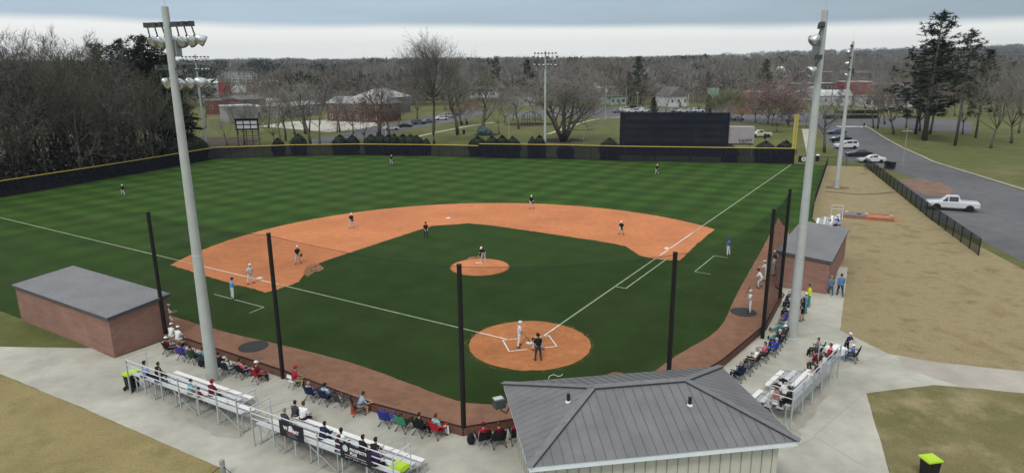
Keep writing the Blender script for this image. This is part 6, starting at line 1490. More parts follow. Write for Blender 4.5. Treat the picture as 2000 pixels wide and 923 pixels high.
for px, py, pt, k, lb in ((300, 262, 74, 'pine2', 'tall dark pine topping the wood, right of centre'), (262, 262, 78, 'pine', 'dark pine topping the wood at the left'), (324, 265, 82, 'pine2', 'dark pine at the right shoulder of the wood'), (338, 272, 112, 'pine2', 'dark evergreen at the right edge of the wood by the light pole'), (345, 276, 150, 'conifer', 'low evergreen at the right edge of the wood'), (285, 268, 100, 'pine2', 'dark pine in the middle of the wood'), (210, 262, 86, 'pine', 'dark pine at the far left of the wood'), (356, 272, 190, 'conifer', 'small evergreen behind the left light pole'), (318, 274, 104, 'pine', 'dark pine near the right shoulder of the wood'), (240, 262, 92, 'pine2', 'dark pine in the upper left part of the wood'), (333, 280, 140, 'pine2', 'dark low pine at the right edge of the wood')):
    tree_px(px, py, pt, k, lb, 'evergreens of the left wood', Y=(136 if px > 310 else 145), w=1.3)
sheet('leaf_litter', [p + Vector((.6, .4, 0)) for p in FENCE_L[:5]] + [Vector((-60, 150, 0)), Vector((-66, 178, 0)), Vector((-120, 190, 0)), Vector((-150, 60, 0))], -.016, mat('leaf_litter', (.06, .045, .03), rough=1, var=.3, scale=.4))
ub = MB(); ur = random.Random(5)
for i in range(15000):
    s_ = ur.random() * 4.0; j = min(int(s_), 3); a, b = FENCE_L[j], FENCE_L[j + 1]; p = a.lerp(b, s_ - j); d = (b - a).normalized(); q = p + Vector((-d.y, d.x, 0)) * ur.uniform(1.2, 26)
    c = q + Vector((0, 0, abs(ur.gauss(0, 2.4)))); u = Vector((ur.gauss(0, 1), ur.gauss(0, 1), ur.gauss(0, 1))).normalized() * ur.uniform(.15, .45); v = u.orthogonal().normalized() * ur.uniform(.06, .2)
    ub.add([c - u, c + v, c + u, c - v], [(0, 1, 2, 3)], 0 if ur.random() < .6 else 1)
o = ub.build('undergrowth', [mat('dark_leaves', (.03, .034, .02), rough=.9, var=.4, scale=.6), M_TWIGD]); tag(o, 'dark undergrowth at the foot of the left wood', 'undergrowth', kind='stuff')

# --- clipped shrubs behind the outfield fence
SH = [shrub_mesh(1, 4.0, 1.6).mesh('holly_shrub', M_SHRUB), shrub_mesh(2, 4.0, 1.9).mesh('holly_shrub', M_SHRUB), shrub_mesh(6, 4.0, 1.35).mesh('holly_shrub', M_SHRUB)]
shr = [(348, 283, 1.7), (366, 272, 2.2), (383, 272, 1.8), (404, 266, 2.4), (541, 270, 1.3), (577, 262, 1.7), (660, 264, 1.7), (685, 264, 1.35), (718, 263, 1.6), (735, 262, 1.7), (752, 264, 1.4), (764, 262, 1.3), (780, 263, 1.8), (795, 263, 1.9), (808, 265, 1.5), (829, 271, .9), (925, 267, 1.9), (957, 266, 1.5), (977, 265, 1.5), (998, 267, 1.5), (1037, 267, .9), (1051, 265, 1.35), (1100, 282, 1.6), (1187, 270, 1.9), (1430, 282, 1.6), (1501, 276, 1.9), (1541, 275, 1.7)]
slab = ['at the left end of the fence by the wood', 'left of the far left light pole', 'just left of the far left light pole', 'right of the far left light pole', 'right of the old scoreboard', 'below the low white building', 'left of a close pair below the brick house', 'right of a close pair below the brick house', 'first of the row below the white sedan', 'second of the row below the white sedan', 'third of the row below the white sedan', 'fourth of the row below the white sedan', 'largest of the clump left of the thick trunk', 'middle of the clump left of the thick trunk', 'right of the clump left of the thick trunk', 'small one touching the thick trunk',
        'at the step in the fence', 'left of three right of the step', 'middle of three right of the step', 'right of three right of the step', 'small one left of the centre light pole', 'beside the centre light pole', 'low behind the fence under the spreading tree', 'left of the big dark screen', 'below the pale trailer', 'left of the yellow foul pole', 'at the foot of the yellow foul pole']
FL_ALL = FENCE_L + FENCE_R
for (px, pt, wd), sl in zip(shr, slab):
    r_ = ray(px, 280); best = None
    for i in range(len(FL_ALL) - 1):
        a, b = FL_ALL[i], FL_ALL[i + 1]
        # intersection of the ground direction with the fence line
        den = r_.x * (b.y - a.y) - r_.y * (b.x - a.x)
        if abs(den) < 1e-9: continue
        s_ = (a.x * (b.y - a.y) - a.y * (b.x - a.x)) / den; u_ = ((r_.x * s_ - a.x) * (b.x - a.x) + (r_.y * s_ - a.y) * (b.y - a.y)) / ((b - a).length_squared)
        if -.001 <= u_ <= 1.001 and s_ > 0: best = Vector((r_.x * s_, r_.y * s_, 0)); d = (b - a).normalized()
    if best is None: continue
    p = best + Vector((-d.y, d.x, 0)) * (wd + .7); rt = ray(px, pt); h = CAMH + rt.z * (p.y / rt.y)
    i = rnd.randrange(3); o = link('holly_shrub', SH[i]); o.location = p; k = 1.12 * wd / (1.6, 1.9, 1.35)[i]; o.scale = (k, k, max(1.2, h) / 4.0); o.rotation_euler = (0, 0, rnd.uniform(0, 6))
    tag(o, 'dark clipped shrub behind the fence, ' + sl, 'shrub', 'clipped shrubs behind the outfield fence')

# ================================================================== the town beyond
M_RBRICK = mat('red_brick_far', (.17, .06, .05), rough=.9, var=.15, scale=.6); M_OBRICK = mat('orange_brick_far', (.3, .15, .085), rough=.9, var=.12, scale=.6); M_DBRICK = mat('brown_brick_far', (.12, .06, .05), rough=.9, var=.15, scale=.6)
M_WALLW = mat('white_wall', (.55, .56, .56), rough=.8, var=.06); M_WALLG = mat('grey_wall', (.27, .27, .26), rough=.85, var=.08); M_WALLT = mat('pale_teal_wall', (.38, .46, .46), rough=.8, var=.08); M_WALLD = mat('olive_grey_wall', (.14, .145, .12), rough=.85)
M_TIN = mat('white_tin_roof', (.52, .53, .53), rough=.5, var=.06, scale=.4); M_SHING = mat('grey_shingles', (.13, .125, .125), rough=.9, var=.15, scale=.8); M_REDP = mat('red_panel', (.32, .025, .03), rough=.6); M_GREENR = mat('green_awning', (.02, .12, .075), rough=.6); M_BLUEC = mat('blue_canopy', (.025, .05, .13), rough=.5); M_PANE = mat('window_pane', (.05, .06, .07), rough=.15, spec=.6); M_WFR = mat('white_frame', (.6, .6, .58), rough=.6)
def house(px0, px1, py, dep, h, label, wall, roof, rtype='gable', rh=2.0, win=(0, 0), cat='building', name='building', over=.4, winw=1.0, winh=1.3, door=True, chim=False, ang=None, rows=1):
    """building whose front foot runs between two measured ground points"""
    A, B = GT(px0, py if not isinstance(py, tuple) else py[0]), GT(px1, py if not isinstance(py, tuple) else py[1])
    z = min(A.z, B.z) - .1; A.z = B.z = 0; w = (B - A).length; an = math.atan2((B - A).y, (B - A).x); c = (A + B) / 2
    t = thing(name, label, cat, (c.x, c.y, z), an)
    MB().box((0, dep / 2, h / 2), (w, dep, h)).build('wall', wall, t)
    o = over; mb = MB()
    if rtype == 'gable':
        V = [(-w / 2 - o, -o, h), (w / 2 + o, -o, h), (w / 2 + o, dep + o, h), (-w / 2 - o, dep + o, h), (-w / 2 - o, dep / 2, h + rh), (w / 2 + o, dep / 2, h + rh)]
        mb.add(V, [(0, 1, 5, 4), (2, 3, 4, 5), (0, 4, 3), (1, 2, 5), (0, 3, 2, 1)])
    elif rtype == 'front':
        V = [(-w / 2 - o, -o, h), (w / 2 + o, -o, h), (w / 2 + o, dep + o, h), (-w / 2 - o, dep + o, h), (0, -o, h + rh), (0, dep + o, h + rh)]
        mb.add(V, [(0, 1, 4), (1, 2, 5, 4), (2, 3, 5), (3, 0, 4, 5), (0, 3, 2, 1)])
    elif rtype == 'hip':
        k = min(w, dep) / 2; V = [(-w / 2 - o, -o, h), (w / 2 + o, -o, h), (w / 2 + o, dep + o, h), (-w / 2 - o, dep + o, h), (-w / 2 + k, dep / 2, h + rh), (w / 2 - k, dep / 2, h + rh)]
        mb.add(V, [(0, 1, 5, 4), (2, 3, 4, 5), (0, 4, 3), (1, 2, 5), (0, 3, 2, 1)])
    else:
        mb.box((0, dep / 2, h + .2), (w + .3, dep + .3, .4))
    rf = mb.build('roof', roof, t)
    if chim: MB().box((w * .25, dep * .55, h + rh * .9), (.8, .8, 2)).build('chimney', M_DBRICK, rf)
    nw, _ = win
    for r_ in range(rows):
        for k in range(nw):
            x = -w / 2 + w * (k + .5) / nw; zz = h * (r_ + .55) / rows
            f_ = MB(); f_.box((x, -.03, zz), (winw + .2, .06, winh + .2)); fo = f_.build('window', M_WFR, t); MB().box((x, -.07, zz), (winw, .03, winh)).build('pane', M_PANE, fo)
    if door: MB().box((w * .08, -.05, 1.05), (1.1, .08, 2.1)).build('door', M_WALLD, t)
    return t
house(640, 742, (236, 240), 12, 6.2, 'two-storey dark red brick house with a white metal roof beyond the left road', M_DBRICK, M_TIN, 'gable', 2.2, (6, 2), rows=2, chim=True)
house(745, 802, (226, 218), 14, 6.5, 'olive-grey wing with a white hipped roof right of the brick house', M_WALLD, M_TIN, 'hip', 3.4, (4, 1))
house(560, 627, (231, 224), 9, 4.4, 'long low white building left of the brick house', M_WALLG, M_TIN, 'gable', 1.3, (6, 1))
house(447, 502, (239, 236), 9, 5.3, 'grey box building in front of the red brick warehouse', M_WALLG, M_WALLW, 'flat', 0, (0, 0))
house(403, 470, (224, 222), 14, 5.4, 'long low red brick warehouse, left part behind the field', M_RBRICK, M_SHING, 'flat', 0, (3, 1))
house(471, 522, (224, 221), 14, 6.0, 'red brick warehouse with a white shed door, right part', M_RBRICK, M_SHING, 'gable', 1.4, (1, 1))
house(499, 512, (230, 229), 5, 4.2, 'small white shed against the red brick warehouse', M_WALLW, M_TIN, 'gable', .6)
house(395, 428, (191, 190), 18, 8.5, 'white and pale teal hall with a white vaulted roof near the substation', M_WALLT, M_TIN, 'gable', 2.6, (3, 1), winw=1.6, winh=2)
house(424, 438, (184, 184), 8, 7.2, 'red metal shed standing against the pale teal hall', M_REDP, M_REDP, 'flat', 0)
house(523, 548, (214, 213), 10, 4.0, 'low white shed right of the red brick warehouse', M_WALLW, M_TIN, 'gable', 1.0)
house(917, 972, (191, 191), 12, 4.2, 'low house with a white front behind the lopped tree', M_WALLW, M_SHING, 'gable', 2.2, (4, 1))
house(1020, 1046, (207, 206), 8, 4.6, 'small white house with a brick end left of the centre light pole', M_WALLW, M_DBRICK, 'gable', 1.6, (2, 1))
house(1148, 1172, (192, 192), 12, 5.0, 'white gabled house left of the green-roofed kiosk', M_WALLW, M_WALLW, 'front', 3.6, (2, 1))
house(1167, 1192, (196, 196), 12, 4.0, 'grey-roofed house between the white gable and the green-roofed kiosk', M_WALLG, M_SHING, 'gable', 2.2, (2, 1))
house(1192, 1222, (205, 204), 9, 3.6, 'kiosk with a dark green roof behind the white cars', M_WALLT, M_GREENR, 'flat', 0, (3, 1), winw=1.6)
house(1306, 1344, (209, 208), 12, 4.8, 'white house with pale gables behind the utility pole', M_WALLW, M_SHING, 'front', 4.0, (3, 1))
house(1420, 1452, (199, 199), 10, 4.2, 'white house behind the yellow-green trees', M_WALLW, M_SHING, 'gable', 2.0, (3, 1))
house(1454, 1484, (223, 222), 10, 5.6, 'orange brick house with a brown roof left of the foul pole', M_OBRICK, mat('brown_roof', (.16, .08, .05), rough=.9), 'hip', 2.6, (3, 2), rows=2)
house(1486, 1500, (207, 206), 10, 6.0, 'small bright red building right of the orange brick house', M_REDP, M_WALLW, 'flat', 0)
house(1500, 1522, (206, 206), 10, 5.0, 'white building right of the bright red one', M_WALLW, M_SHING, 'gable', 1.5, (3, 1))
house(1545, 1622, (167, 167), 24, 9.5, 'long red brick school with rows of white windows far behind', M_RBRICK, M_WALLW, 'flat', 0, (14, 2), rows=2, winw=2.4, winh=2.2)
house(1542, 1640, (180, 179), 18, 5.0, 'long low pale building with a white roof edge below the school', M_DBRICK, M_TIN, 'flat', 0, (12, 1), winw=2.2)
house(1655, 1700, (196, 196), 16, 9, 'building with a large bright red front at the right', M_REDP, M_WALLW, 'flat', 0)
house(1641, 1700, (160, 160), 20, 6.5, 'long distant brick building with a pale sign band at the right', M_RBRICK, M_SHING, 'gable', 2, (10, 1), winw=2.5)
house(1700, 1745, (194, 194), 16, 7, 'dull brown building right of the bright red front', M_DBRICK, M_SHING, 'flat', 0, (4, 1))
house(1688, 1800, (209, 209), 14, 4.2, 'white shop front under the wide blue canopy', M_WALLW, M_WALLG, 'flat', 0, (8, 1), winw=2.0, winh=2.2)
hr_ = random.Random(77)
for i, (px, py, w, lb) in enumerate(((560, 186, 14, 'white roof among the trees above the low white building'), (600, 180, 12, 'small pale house among the trees behind the white yard'), (640, 176, 14, 'small grey house among the trees above the brick house'), (690, 182, 12, 'small house with a pale roof behind the brick house'), (830, 186, 13, 'small brick house behind the tallest bare tree'), (868, 178, 12, 'pale far house right of the tallest bare tree'), (1075, 186, 14, 'small white house behind the spreading bare tree'), (1110, 178, 12, 'small grey house above the spreading bare tree'),
        (1290, 188, 12, 'small pale house above the big dark screen'), (1360, 184, 12, 'small white house right of the gabled house'), (1405, 178, 13, 'far house with a pale roof above the yellow-green tree'), (1480, 178, 14, 'far pale house above the orange brick house'), (1520, 190, 12, 'small dark-roofed house left of the school'), (1590, 196, 16, 'low brown house below the school'), (1632, 206, 14, 'small pale house between the right light poles'), (1730, 180, 16, 'far pale building above the blue canopy'), (1770, 186, 14, 'far brick building above the blue canopy'), (245, 176, 13, 'white roof glimpsed through the dark wood on the left'), (520, 172, 18, 'long far pale roof right of the substation'), (760, 172, 14, 'far pale roof above the white-roofed wing'), (940, 178, 12, 'far grey house behind the lopped tree'), (1210, 178, 12, 'far grey house above the green-roofed kiosk'))):
    hw_ = w / 2 * FPX / GT(px, py).y
    house(px - hw_, px + hw_, py, hr_.uniform(8, 11), hr_.uniform(3.4, 5), lb, hr_.choice([M_WALLW, M_WALLG, M_DBRICK, M_WALLT]), hr_.choice([M_TIN, M_SHING, M_SHING, M_WALLW]), hr_.choice(['gable', 'front', 'hip']), hr_.uniform(1.6, 2.8), (3, 1))
# canopy
A, B = GT(1700, 219), GT(1800, 221); c = (A + B) / 2; w = (B - A).length; t = thing('canopy', 'wide blue flat canopy on posts before the white shop front', 'canopy', (c.x, c.y, c.z), math.atan2((B - A).y, (B - A).x))
MB().box((0, 4, 5.2), (w, 9, 1.0)).build('roof', M_BLUEC, t); MB().box((0, -.53, 5.2), (w - 1, .04, .3)).build('stripe', M_WFR, t)
for k in range(4):
    for y in (1, 7): MB().box((-w / 2 + w * (k + .5) / 4, y, 2.35), (.4, .4, 4.7)).build('post', M_WFR, t)

def small_house(p, rz, k):
    pass
# substation: steel portals
ss = 'steel portals of the substation'
sr = random.Random(4)
for i, (px, py) in enumerate(((442, 176), (455, 176), (468, 176), (481, 176), (448, 170), (462, 170), (476, 170), (490, 171), (452, 165), (470, 165), (486, 165))):
    p = GT(px, py); t = thing('substation_portal', 'pale steel portal of the substation behind the teal hall', 'substation frame', p, sr.uniform(-.15, .15), ss)
    for x in (-5, 5): MB().box((x, 0, 5), (.45, .45, 10)).build('post', M_GALV, t)
    mb = MB()
    for z in (6, 8.2, 9.8): mb.box((0, 0, z), (11.5, .4, .35))
    mb.build('beam', M_GALV, t)
for i, (px, py) in enumerate(((447, 180), (462, 181), (474, 180))):
    p = GT(px, py); t = thing('transformer', 'pale grey transformer box at the foot of the substation', 'transformer', p, 0, 'transformers of the substation'); MB().box((0, 0, 2), (5, 3, 4)).build('tank', M_WALLW, t); MB().box((0, 0, 4.5), (1, .8, 1)).build('bushing', M_GALV, t)

# old scoreboard on legs
p = Vector((-62.2, 157.5, 0)); t = thing('old_scoreboard', 'old dark scoreboard frame with white panels on tall legs behind the left field fence', 'scoreboard', p, R(8))
for x in (-2.4, -.4, 1.0, 2.4): MB().box((x, .3, 3.1), (.2, .2, 6.2)).build('leg', mat('weathered_post', (.07, .06, .055), rough=.9), t)
MB().box((0, .1, 5.1), (5.3, .14, 2.6)).build('frame', M_BLACKM, t); MB().box((0, 0, 6.45), (5.6, .6, .16)).build('hood', M_BLACKM, t)
for r_ in range(2):
    for k in range(3): MB().box((-1.6 + k * 1.6, .01, 4.55 + r_ * 1.0), (1.35, .05, .74)).build('panel', M_WALLW, t)
mb = MB()
for z in (1.2, 2.4, 3.4): mb.bar((-2.4, .3, z), (2.4, .3, z), .09, .09)
mb.build('brace', M_BLACKM, t)

# utility poles and lamps
M_WOODP = mat('pole_wood', (.13, .105, .085), rough=.95, var=.2)
def upole(px, py, top, label, arm=1.2, m=None, r0=.16, group='utility poles', tr=False):
    p = GT(px, py); r_ = ray(px, top); h = CAMH + r_.z * (p.y / r_.y) - p.z; t = thing('utility_pole', label, 'utility pole', p, 0, group); MB().tube((0, 0, 0), (0, 0, h), r0, r0 * .7, 8).build('pole', m or M_WOODP, t)
    if arm: MB().box((0, -.1, h - .7), (arm * 2, .12, .14)).build('crossarm', m or M_WOODP, t)
    if tr: MB().tube((.3, -.2, h - 2.6), (.3, -.2, h - 1.6), .22, n=10).build('transformer', M_GALV, t)
upole(1182, 234, 166, 'pale utility pole with a wide crossarm left of the green-roofed kiosk', 3.0, M_GALV, tr=True); upole(1031, 200, 122, 'thin pale mast behind the centre light pole', 0, M_GALV, .2)
upole(1341, 222, 176, 'dark utility pole above the big dark screen', .8, tr=True); upole(1222, 210, 170, 'thin pale post behind the white cars', 0, M_GALV, .1); upole(1244, 215, 178, 'street lamp post in the lot above the big dark screen', .7, M_GALV, .09)
upole(1350, 155, 122, 'distant white mast on the skyline', 0, M_WHITE, .5); upole(1622, 214, 148, 'utility pole with a crossarm between the two right light poles', 2.2); upole(1652, 212, 142, 'utility pole left of the far right light pole', 1.2, M_GALV); upole(497, 188, 150, 'wooden pole right of the substation', .8)
upole(453, 150, 118, 'thin mast above the substation', 0, M_GALV, .3); upole(754, 268, 238, 'white marker post beside the white sedan', 0, M_WHITE, .09)
upole(1762, 330, 248, 'slim lamp post on the right verge of the road', .9, mat('tan_post', (.33, .3, .22), rough=.7), .07)
p = GT(994, 272); t = thing('marker_post', 'beige wooden post on the lawn behind the fence', 'post', p); MB().box((0, 0, 2.6), (.28, .28, 5.2)).build('post', mat('tan_post', (.33, .3, .22)), t); MB().box((0, 0, 5.23), (.36, .36, .06)).build('cap', mat('tan_post', (.33, .3, .22)), t)
# small white water tank on a stem
p = GT(1521, 165); t = thing('water_tower', 'small white water tower on a thin stem far behind', 'water tower', p); r_ = ray(1524, 138); hz = CAMH + r_.z * (p.y / r_.y) - p.z
MB().tube((0, 0, 0), (0, 0, hz), 1.0, .8, 10).build('stem', M_WHITE, t); MB().ell((0, 0, hz), (3.6, 3.6, 3.2), 16, 10).build('tank', M_WHITE, t, smooth=True)
# hanging green sign
p = GT(1391, 206); r_ = ray(1391, 171); hz = CAMH + r_.z * (p.y / r_.y) - p.z; t = thing('road_sign', 'pale green sign on a post above the dark evergreen', 'sign', p); MB().tube((0, 0, 0), (0, 0, hz), .18, n=8).build('post', M_GALV, t); MB().box((0, -.2, hz - 2), (5.2, .2, 3.6)).build('board', mat('pale_green_sign', (.2, .34, .26), rough=.6), t)

# playground, boulder, bins
p = GT(1037, 243); t = thing('play_frame', 'dark play frame on black mulch left of the centre light pole', 'playground', p, .3)
for x in (-2.6, -.8, 1, 2.8):
    for y in (-1.2, 1.2): MB().tube((x, y, 0), (x, y, 3.2), .08, n=6).build('post', M_BLACKM, t)
MB().box((-1.7, 0, 1.6), (1.8, 2.4, .12)).build('deck', M_BLACKM, t); MB().box((1.9, 0, 1.6), (1.8, 2.4, .12)).build('deck', M_BLACKM, t)
mb = MB()
for k in range(7): a = math.pi * k / 6; a2 = math.pi * (k + 1) / 6; mb.tube((.1 + 2.9 * math.cos(a), 0, 2.2 + 1.7 * math.sin(a)), (.1 + 2.9 * math.cos(min(a2, math.pi)), 0, 2.2 + 1.7 * math.sin(min(a2, math.pi))), .09, n=6)
mb.build('climbing_arch', M_BLACKM, t); MB().add([(2.8, -.4, 1.6), (2.8, .4, 1.6), (5.4, .4, .2), (5.4, -.4, .2), (2.8, -.4, 1.5), (2.8, .4, 1.5), (5.4, .4, .1), (5.4, -.4, .1)], [(0, 3, 2, 1), (4, 5, 6, 7), (0, 1, 5, 4), (1, 2, 6, 5), (2, 3, 7, 6), (3, 0, 4, 7)]).build('slide', mat('navy_plastic', (.02, .03, .08), rough=.4), t)
p = GT(943, 263); br = random.Random(2); mb = MB(); mb.ell((0, 0, .9), (1.7, 1.2, 1.3), 18, 12); mb.ell((1.3, .2, .6), (1.3, 1, 1.0), 16, 10); mb.ell((-.4, 0, 1.7), (.9, .8, .9), 14, 9)
mb.v = [tuple(Vector(v) + Vector((1, 1, .7)) * .22 * noise.noise(Vector(v) * 1.7)) for v in mb.v]
o = mb.build('climbing_boulder', mat('blue_green_rock', (.06, .1, .095), rough=.8, var=.35, scale=1.4)); o.location = p; tag(o, 'blue-green climbing boulder on dark mulch below the lopped tree', 'boulder')
def trashbin(px, py, label, h=1.05, lid=None, group='black litter bins'):
    p = GT(px, py); t = thing('litter_bin', label, 'litter bin', p, 0, group); MB().lathe([(.3, 0), (.33, .1), (.34, h - .1), (.32, h)], n=14).build('barrel', M_BLACKP, t); MB().lathe([(.35, h), (.35, h + .06), (.2, h + .22), (1e-4, h + .24)], n=14).build('lid', lid or M_BLACKP, t)
for px, py, lb, ld in ((906, 262, 'black litter bin on the lawn left of the blue-green boulder', None), (738, 268, 'black litter bin between the shrubs and the brick house', None), (902, 245, 'black litter bin on the path, left of two', None), (912, 244, 'black litter bin on the path, right of two', None), (1494, 271, 'black litter bin beside the cream pickup', None), (1539, 243, 'black litter bin on the lawn near the cross street', None), (1596, 315, 'black litter bin with a white lid inside the field corner', M_WHITE), (1627, 279, 'black litter bin with a white lid on the verge by the parked cars', M_WHITE), (1185, 209, 'dark litter bin by the utility pole', None)):
    trashbin(px, py, lb, lid=ld)
for px, py, lb in ((1732, 330, 'black wheeled bin on a stand at the fence end, left of two'), (1742, 333, 'black wheeled bin on a stand at the fence end, right of two')):
    wheelie(GT(px, py) + Vector((0, 0, .0)), R(200), lb, lidcol=(.02, .02, .022), sc=1.25, group='black wheeled bins by the road')
t = thing('lying_trunk', 'dark fallen branches by the two black bins', 'branches', G(1716, 332)); bm_ = MB(); br = random.Random(6)
for k in range(16): a = br.uniform(0, 6.28); s0 = Vector((br.uniform(-2, 1.5), br.uniform(-.8, .8), .1)); bm_.path([s0, s0 + Vector((math.cos(a), math.sin(a), .4)) * .7, s0 + Vector((math.cos(a), math.sin(a), .6)) * 1.4], [.05, .04, .015], 5)
bm_.build('branch', M_BARK, t)
# low hedge by the crossing and two persons far away
for px, py, w, lb in ((1660, 232, 9, 'low dark hedge left of the crossing'), (1672, 222, 8, 'low dark hedge behind the crossing')):
    p = GT(px, py); mb = MB(); hr = random.Random(px)
    for k in range(900): c = Vector((hr.uniform(-w, w), hr.uniform(-.8, .8), hr.uniform(.1, 1.3))); u = Vector((hr.gauss(0, 1), hr.gauss(0, 1), hr.gauss(0, 1))).normalized() * .25; v = u.orthogonal().normalized() * .17; mb.add([c - u, c + v, c + u, c - v], [(0, 1, 2, 3)])
    mb.box((0, 0, .55), (2 * w - .3, 1.3, 1.1)); o = mb.build('hedge', M_SHRUB); o.location = p; tag(o, lb, 'hedge', 'low hedges by the crossing')
p = GT(1687, 250); person(p, Vector((0, -1, 0)), 'stand', 'person in dark clothes standing at the kerb by the crossing', 'people far off', shirt=BLK, pants=BLK, hairc=BLK)
p = GT(1613, 247); person(p, Vector((1, 0, 0)), 'walk', 'person in navy walking at the cross street', 'people far off', shirt=NAVY, pants=NAVY, hairc=BLK)

# --- trees of the town: separate trees nearer, one mass beyond
keep = [(395, 500, 160, 246), (545, 810, 225, 262), (1190, 1265, 205, 240), (1310, 1372, 208, 240), (1440, 1520, 214, 262), (1560, 1830, 196, 262), (640, 745, 205, 262), (1545, 1640, 160, 262), (1150, 1190, 185, 240)]
tr_ = random.Random(31); kinds = ['oak', 'oak2', 'slim', 'slim2', 'wood2', 'oak', 'oak2', 'wood3']; n = 0; tries = 0
while n < 205 and tries < 9000:
    tries += 1
    px = tr_.uniform(130, 2000); py = 133 + 118 * tr_.random() ** 1.7
    if py < 163 or py > 236: continue
    if py > 205 and 380 < px < 1840: continue
    if px < 360 and py > 190: continue
    p = GT(px, py)
    # would its crown stand in front of something that has to stay visible?
    r_ = ray(px, py); hpx = FPX * 15 / p.y; wpx = FPX * 5 / p.y
    if any(x0 - wpx < px < x1 + wpx and py > y0 + 8 and py - hpx < y1 and py > y1 - 30 for x0, x1, y0, y1 in keep): continue
    k = tr_.choice(kinds); g_ = tr_.random()
    if g_ < .12: tree(p, tr_.choice(['pine', 'pine2']), tr_.uniform(12, 18), 'dark pine among the bare trees of the town beyond the park', 'pines of the town', w=1.1)
    elif g_ < .17: tree(p, 'green', tr_.uniform(9, 13), 'tree in first green leaf among the bare trees of the town', 'leafing trees of the town')
    else: tree(p, k, tr_.uniform(11, 17), 'bare grey tree among the houses of the town beyond the park', 'bare trees of the town', w=tr_.uniform(1, 1.35), twig=tr_.choice([M_TWIG, M_TWIG, M_TW3, M_TW4, M_TW5, M_TWIGR, M_TWIGD]))
    n += 1

def far_woods():
    r = np.random.default_rng(8)
    def template(seed, kind):
        q = np.random.default_rng(seed); n = 110 if kind else 130
        u = q.normal(size=(n, 3)); u /= np.linalg.norm(u, axis=1)[:, None]; rad = q.uniform(.35, 1, n) ** .5
        c = u * rad[:, None] * np.array([.42, .42, .38]) + np.array([0, 0, .6])
        d = u * np.array([.7, .7, .6]) + q.normal(size=(n, 3)) * .35 + np.array([0, 0, .5 if kind == 0 else .1]); d /= np.linalg.norm(d, axis=1)[:, None]
        s = np.cross(d, q.normal(size=(n, 3))); s /= np.linalg.norm(s, axis=1)[:, None]
        l = .13 if kind == 0 else .09; w = .014 if kind == 0 else .04
        V = np.stack([c - s * w, c + s * w, c + d * l * 2], 1)
        tk = np.array([[[-.014, 0, 0], [.014, 0, 0], [0, 0, .75]], [[0, -.014, 0], [0, .014, 0], [0, 0, .75]]])
        return np.concatenate([V, tk])
    T_ = [template(i, 0) for i in range(6)] + [template(10 + i, 1) for i in range(3)]
    vs, mi = [], []; cnt = 0
    while cnt < 8200:
        y = 330 + 2300 * r.random() ** 1.6 if cnt < 6200 else r.uniform(1700, 2680); x = r.uniform(-1, 1) * (y * .92 + 60)
        if y < 700:
            # keep the town open
            pxx = 1000 + FPX * x / y
            if 390 < pxx < 560 and y < 560 and r.random() < .8: continue
            if 1530 < pxx < 1830 and y < 640 and r.random() < .9: continue
            if 880 < pxx < 1520 and y < 420 and r.random() < .6: continue
        g = T(x, y); ev = r.random() < (.03 + .16 * max(0, noise.noise(Vector((x / 170, y / 260, 9.1))) * 2 - .1)); k = T_[6 + r.integers(3)] if ev else T_[r.integers(6)]
        h = (r.uniform(9, 17) if y < 1000 else r.uniform(12, 21)) * (1.15 if ev else 1); a = r.uniform(0, 6.28); ca, sa = math.cos(a), math.sin(a)
        wd = h * (1.0 if y < 900 else 1.9)
        v = k.copy()
        if y > 900: v[..., 2] = np.maximum((v[..., 2] - .6) * 1.35 + .5, -.02)
        v = v.copy(); X = (v[..., 0] * ca - v[..., 1] * sa) * wd + x; Y = (v[..., 0] * sa + v[..., 1] * ca) * wd + y; Z = v[..., 2] * h + g - .3
        vs.append(np.stack([X, Y, Z], -1).reshape(-1, 3)); mi.append(np.full(len(v), 3 if ev else int(r.choice([0, 0, 1, 2, 4])))); cnt += 1
    V = np.concatenate(vs).astype('f'); M = np.concatenate(mi).astype('i'); nf = len(M)
    me = bpy.data.meshes.new('woods'); me.vertices.add(len(V)); me.vertices.foreach_set('co', V.ravel()); me.loops.add(nf * 3); me.loops.foreach_set('vertex_index', np.arange(nf * 3, dtype='i')); me.polygons.add(nf)
    me.polygons.foreach_set('loop_start', np.arange(0, nf * 3, 3, dtype='i')); me.polygons.foreach_set('loop_total', np.full(nf, 3, 'i')); 
    for m in (mat('far_twigs_grey', (.17, .152, .135), rough=1, var=.2, scale=.05), mat('far_twigs_brown', (.14, .118, .097), rough=1, var=.2, scale=.05), mat('far_twigs_olive', (.15, .143, .1), rough=1, var=.2, scale=.05), mat('far_needles', (.045, .06, .04), rough=1, var=.2, scale=.05), mat('far_twigs_pale', (.22, .2, .18), rough=1, var=.2, scale=.05)): me.materials.append(m)
    me.polygons.foreach_set('material_index', M); me.update(calc_edges=True); me.validate()
    o = link('woods', me); tag(o, 'far woods of bare trees and pines covering the low hills to the skyline', 'woods', kind='stuff')
far_woods()

# ================================================================== air, sky, light, camera
mb = MB().box((0, 1600, 70), (7000, 3800, 146)); hz = mb.build('haze', [])
m, nt = _new('haze_air'); out = N(nt, 'ShaderNodeOutputMaterial'); pv = N(nt, 'ShaderNodeVolumePrincipled'); pv.inputs['Color'].default_value = (.5, .58, .7, 1); pv.inputs['Density'].default_value = HAZE
pv.inputs['Anisotropy'].default_value = .2; L(nt, pv.outputs[0], out.inputs['Volume']); hz.data.materials.append(m); hz['kind'] = 'stuff'

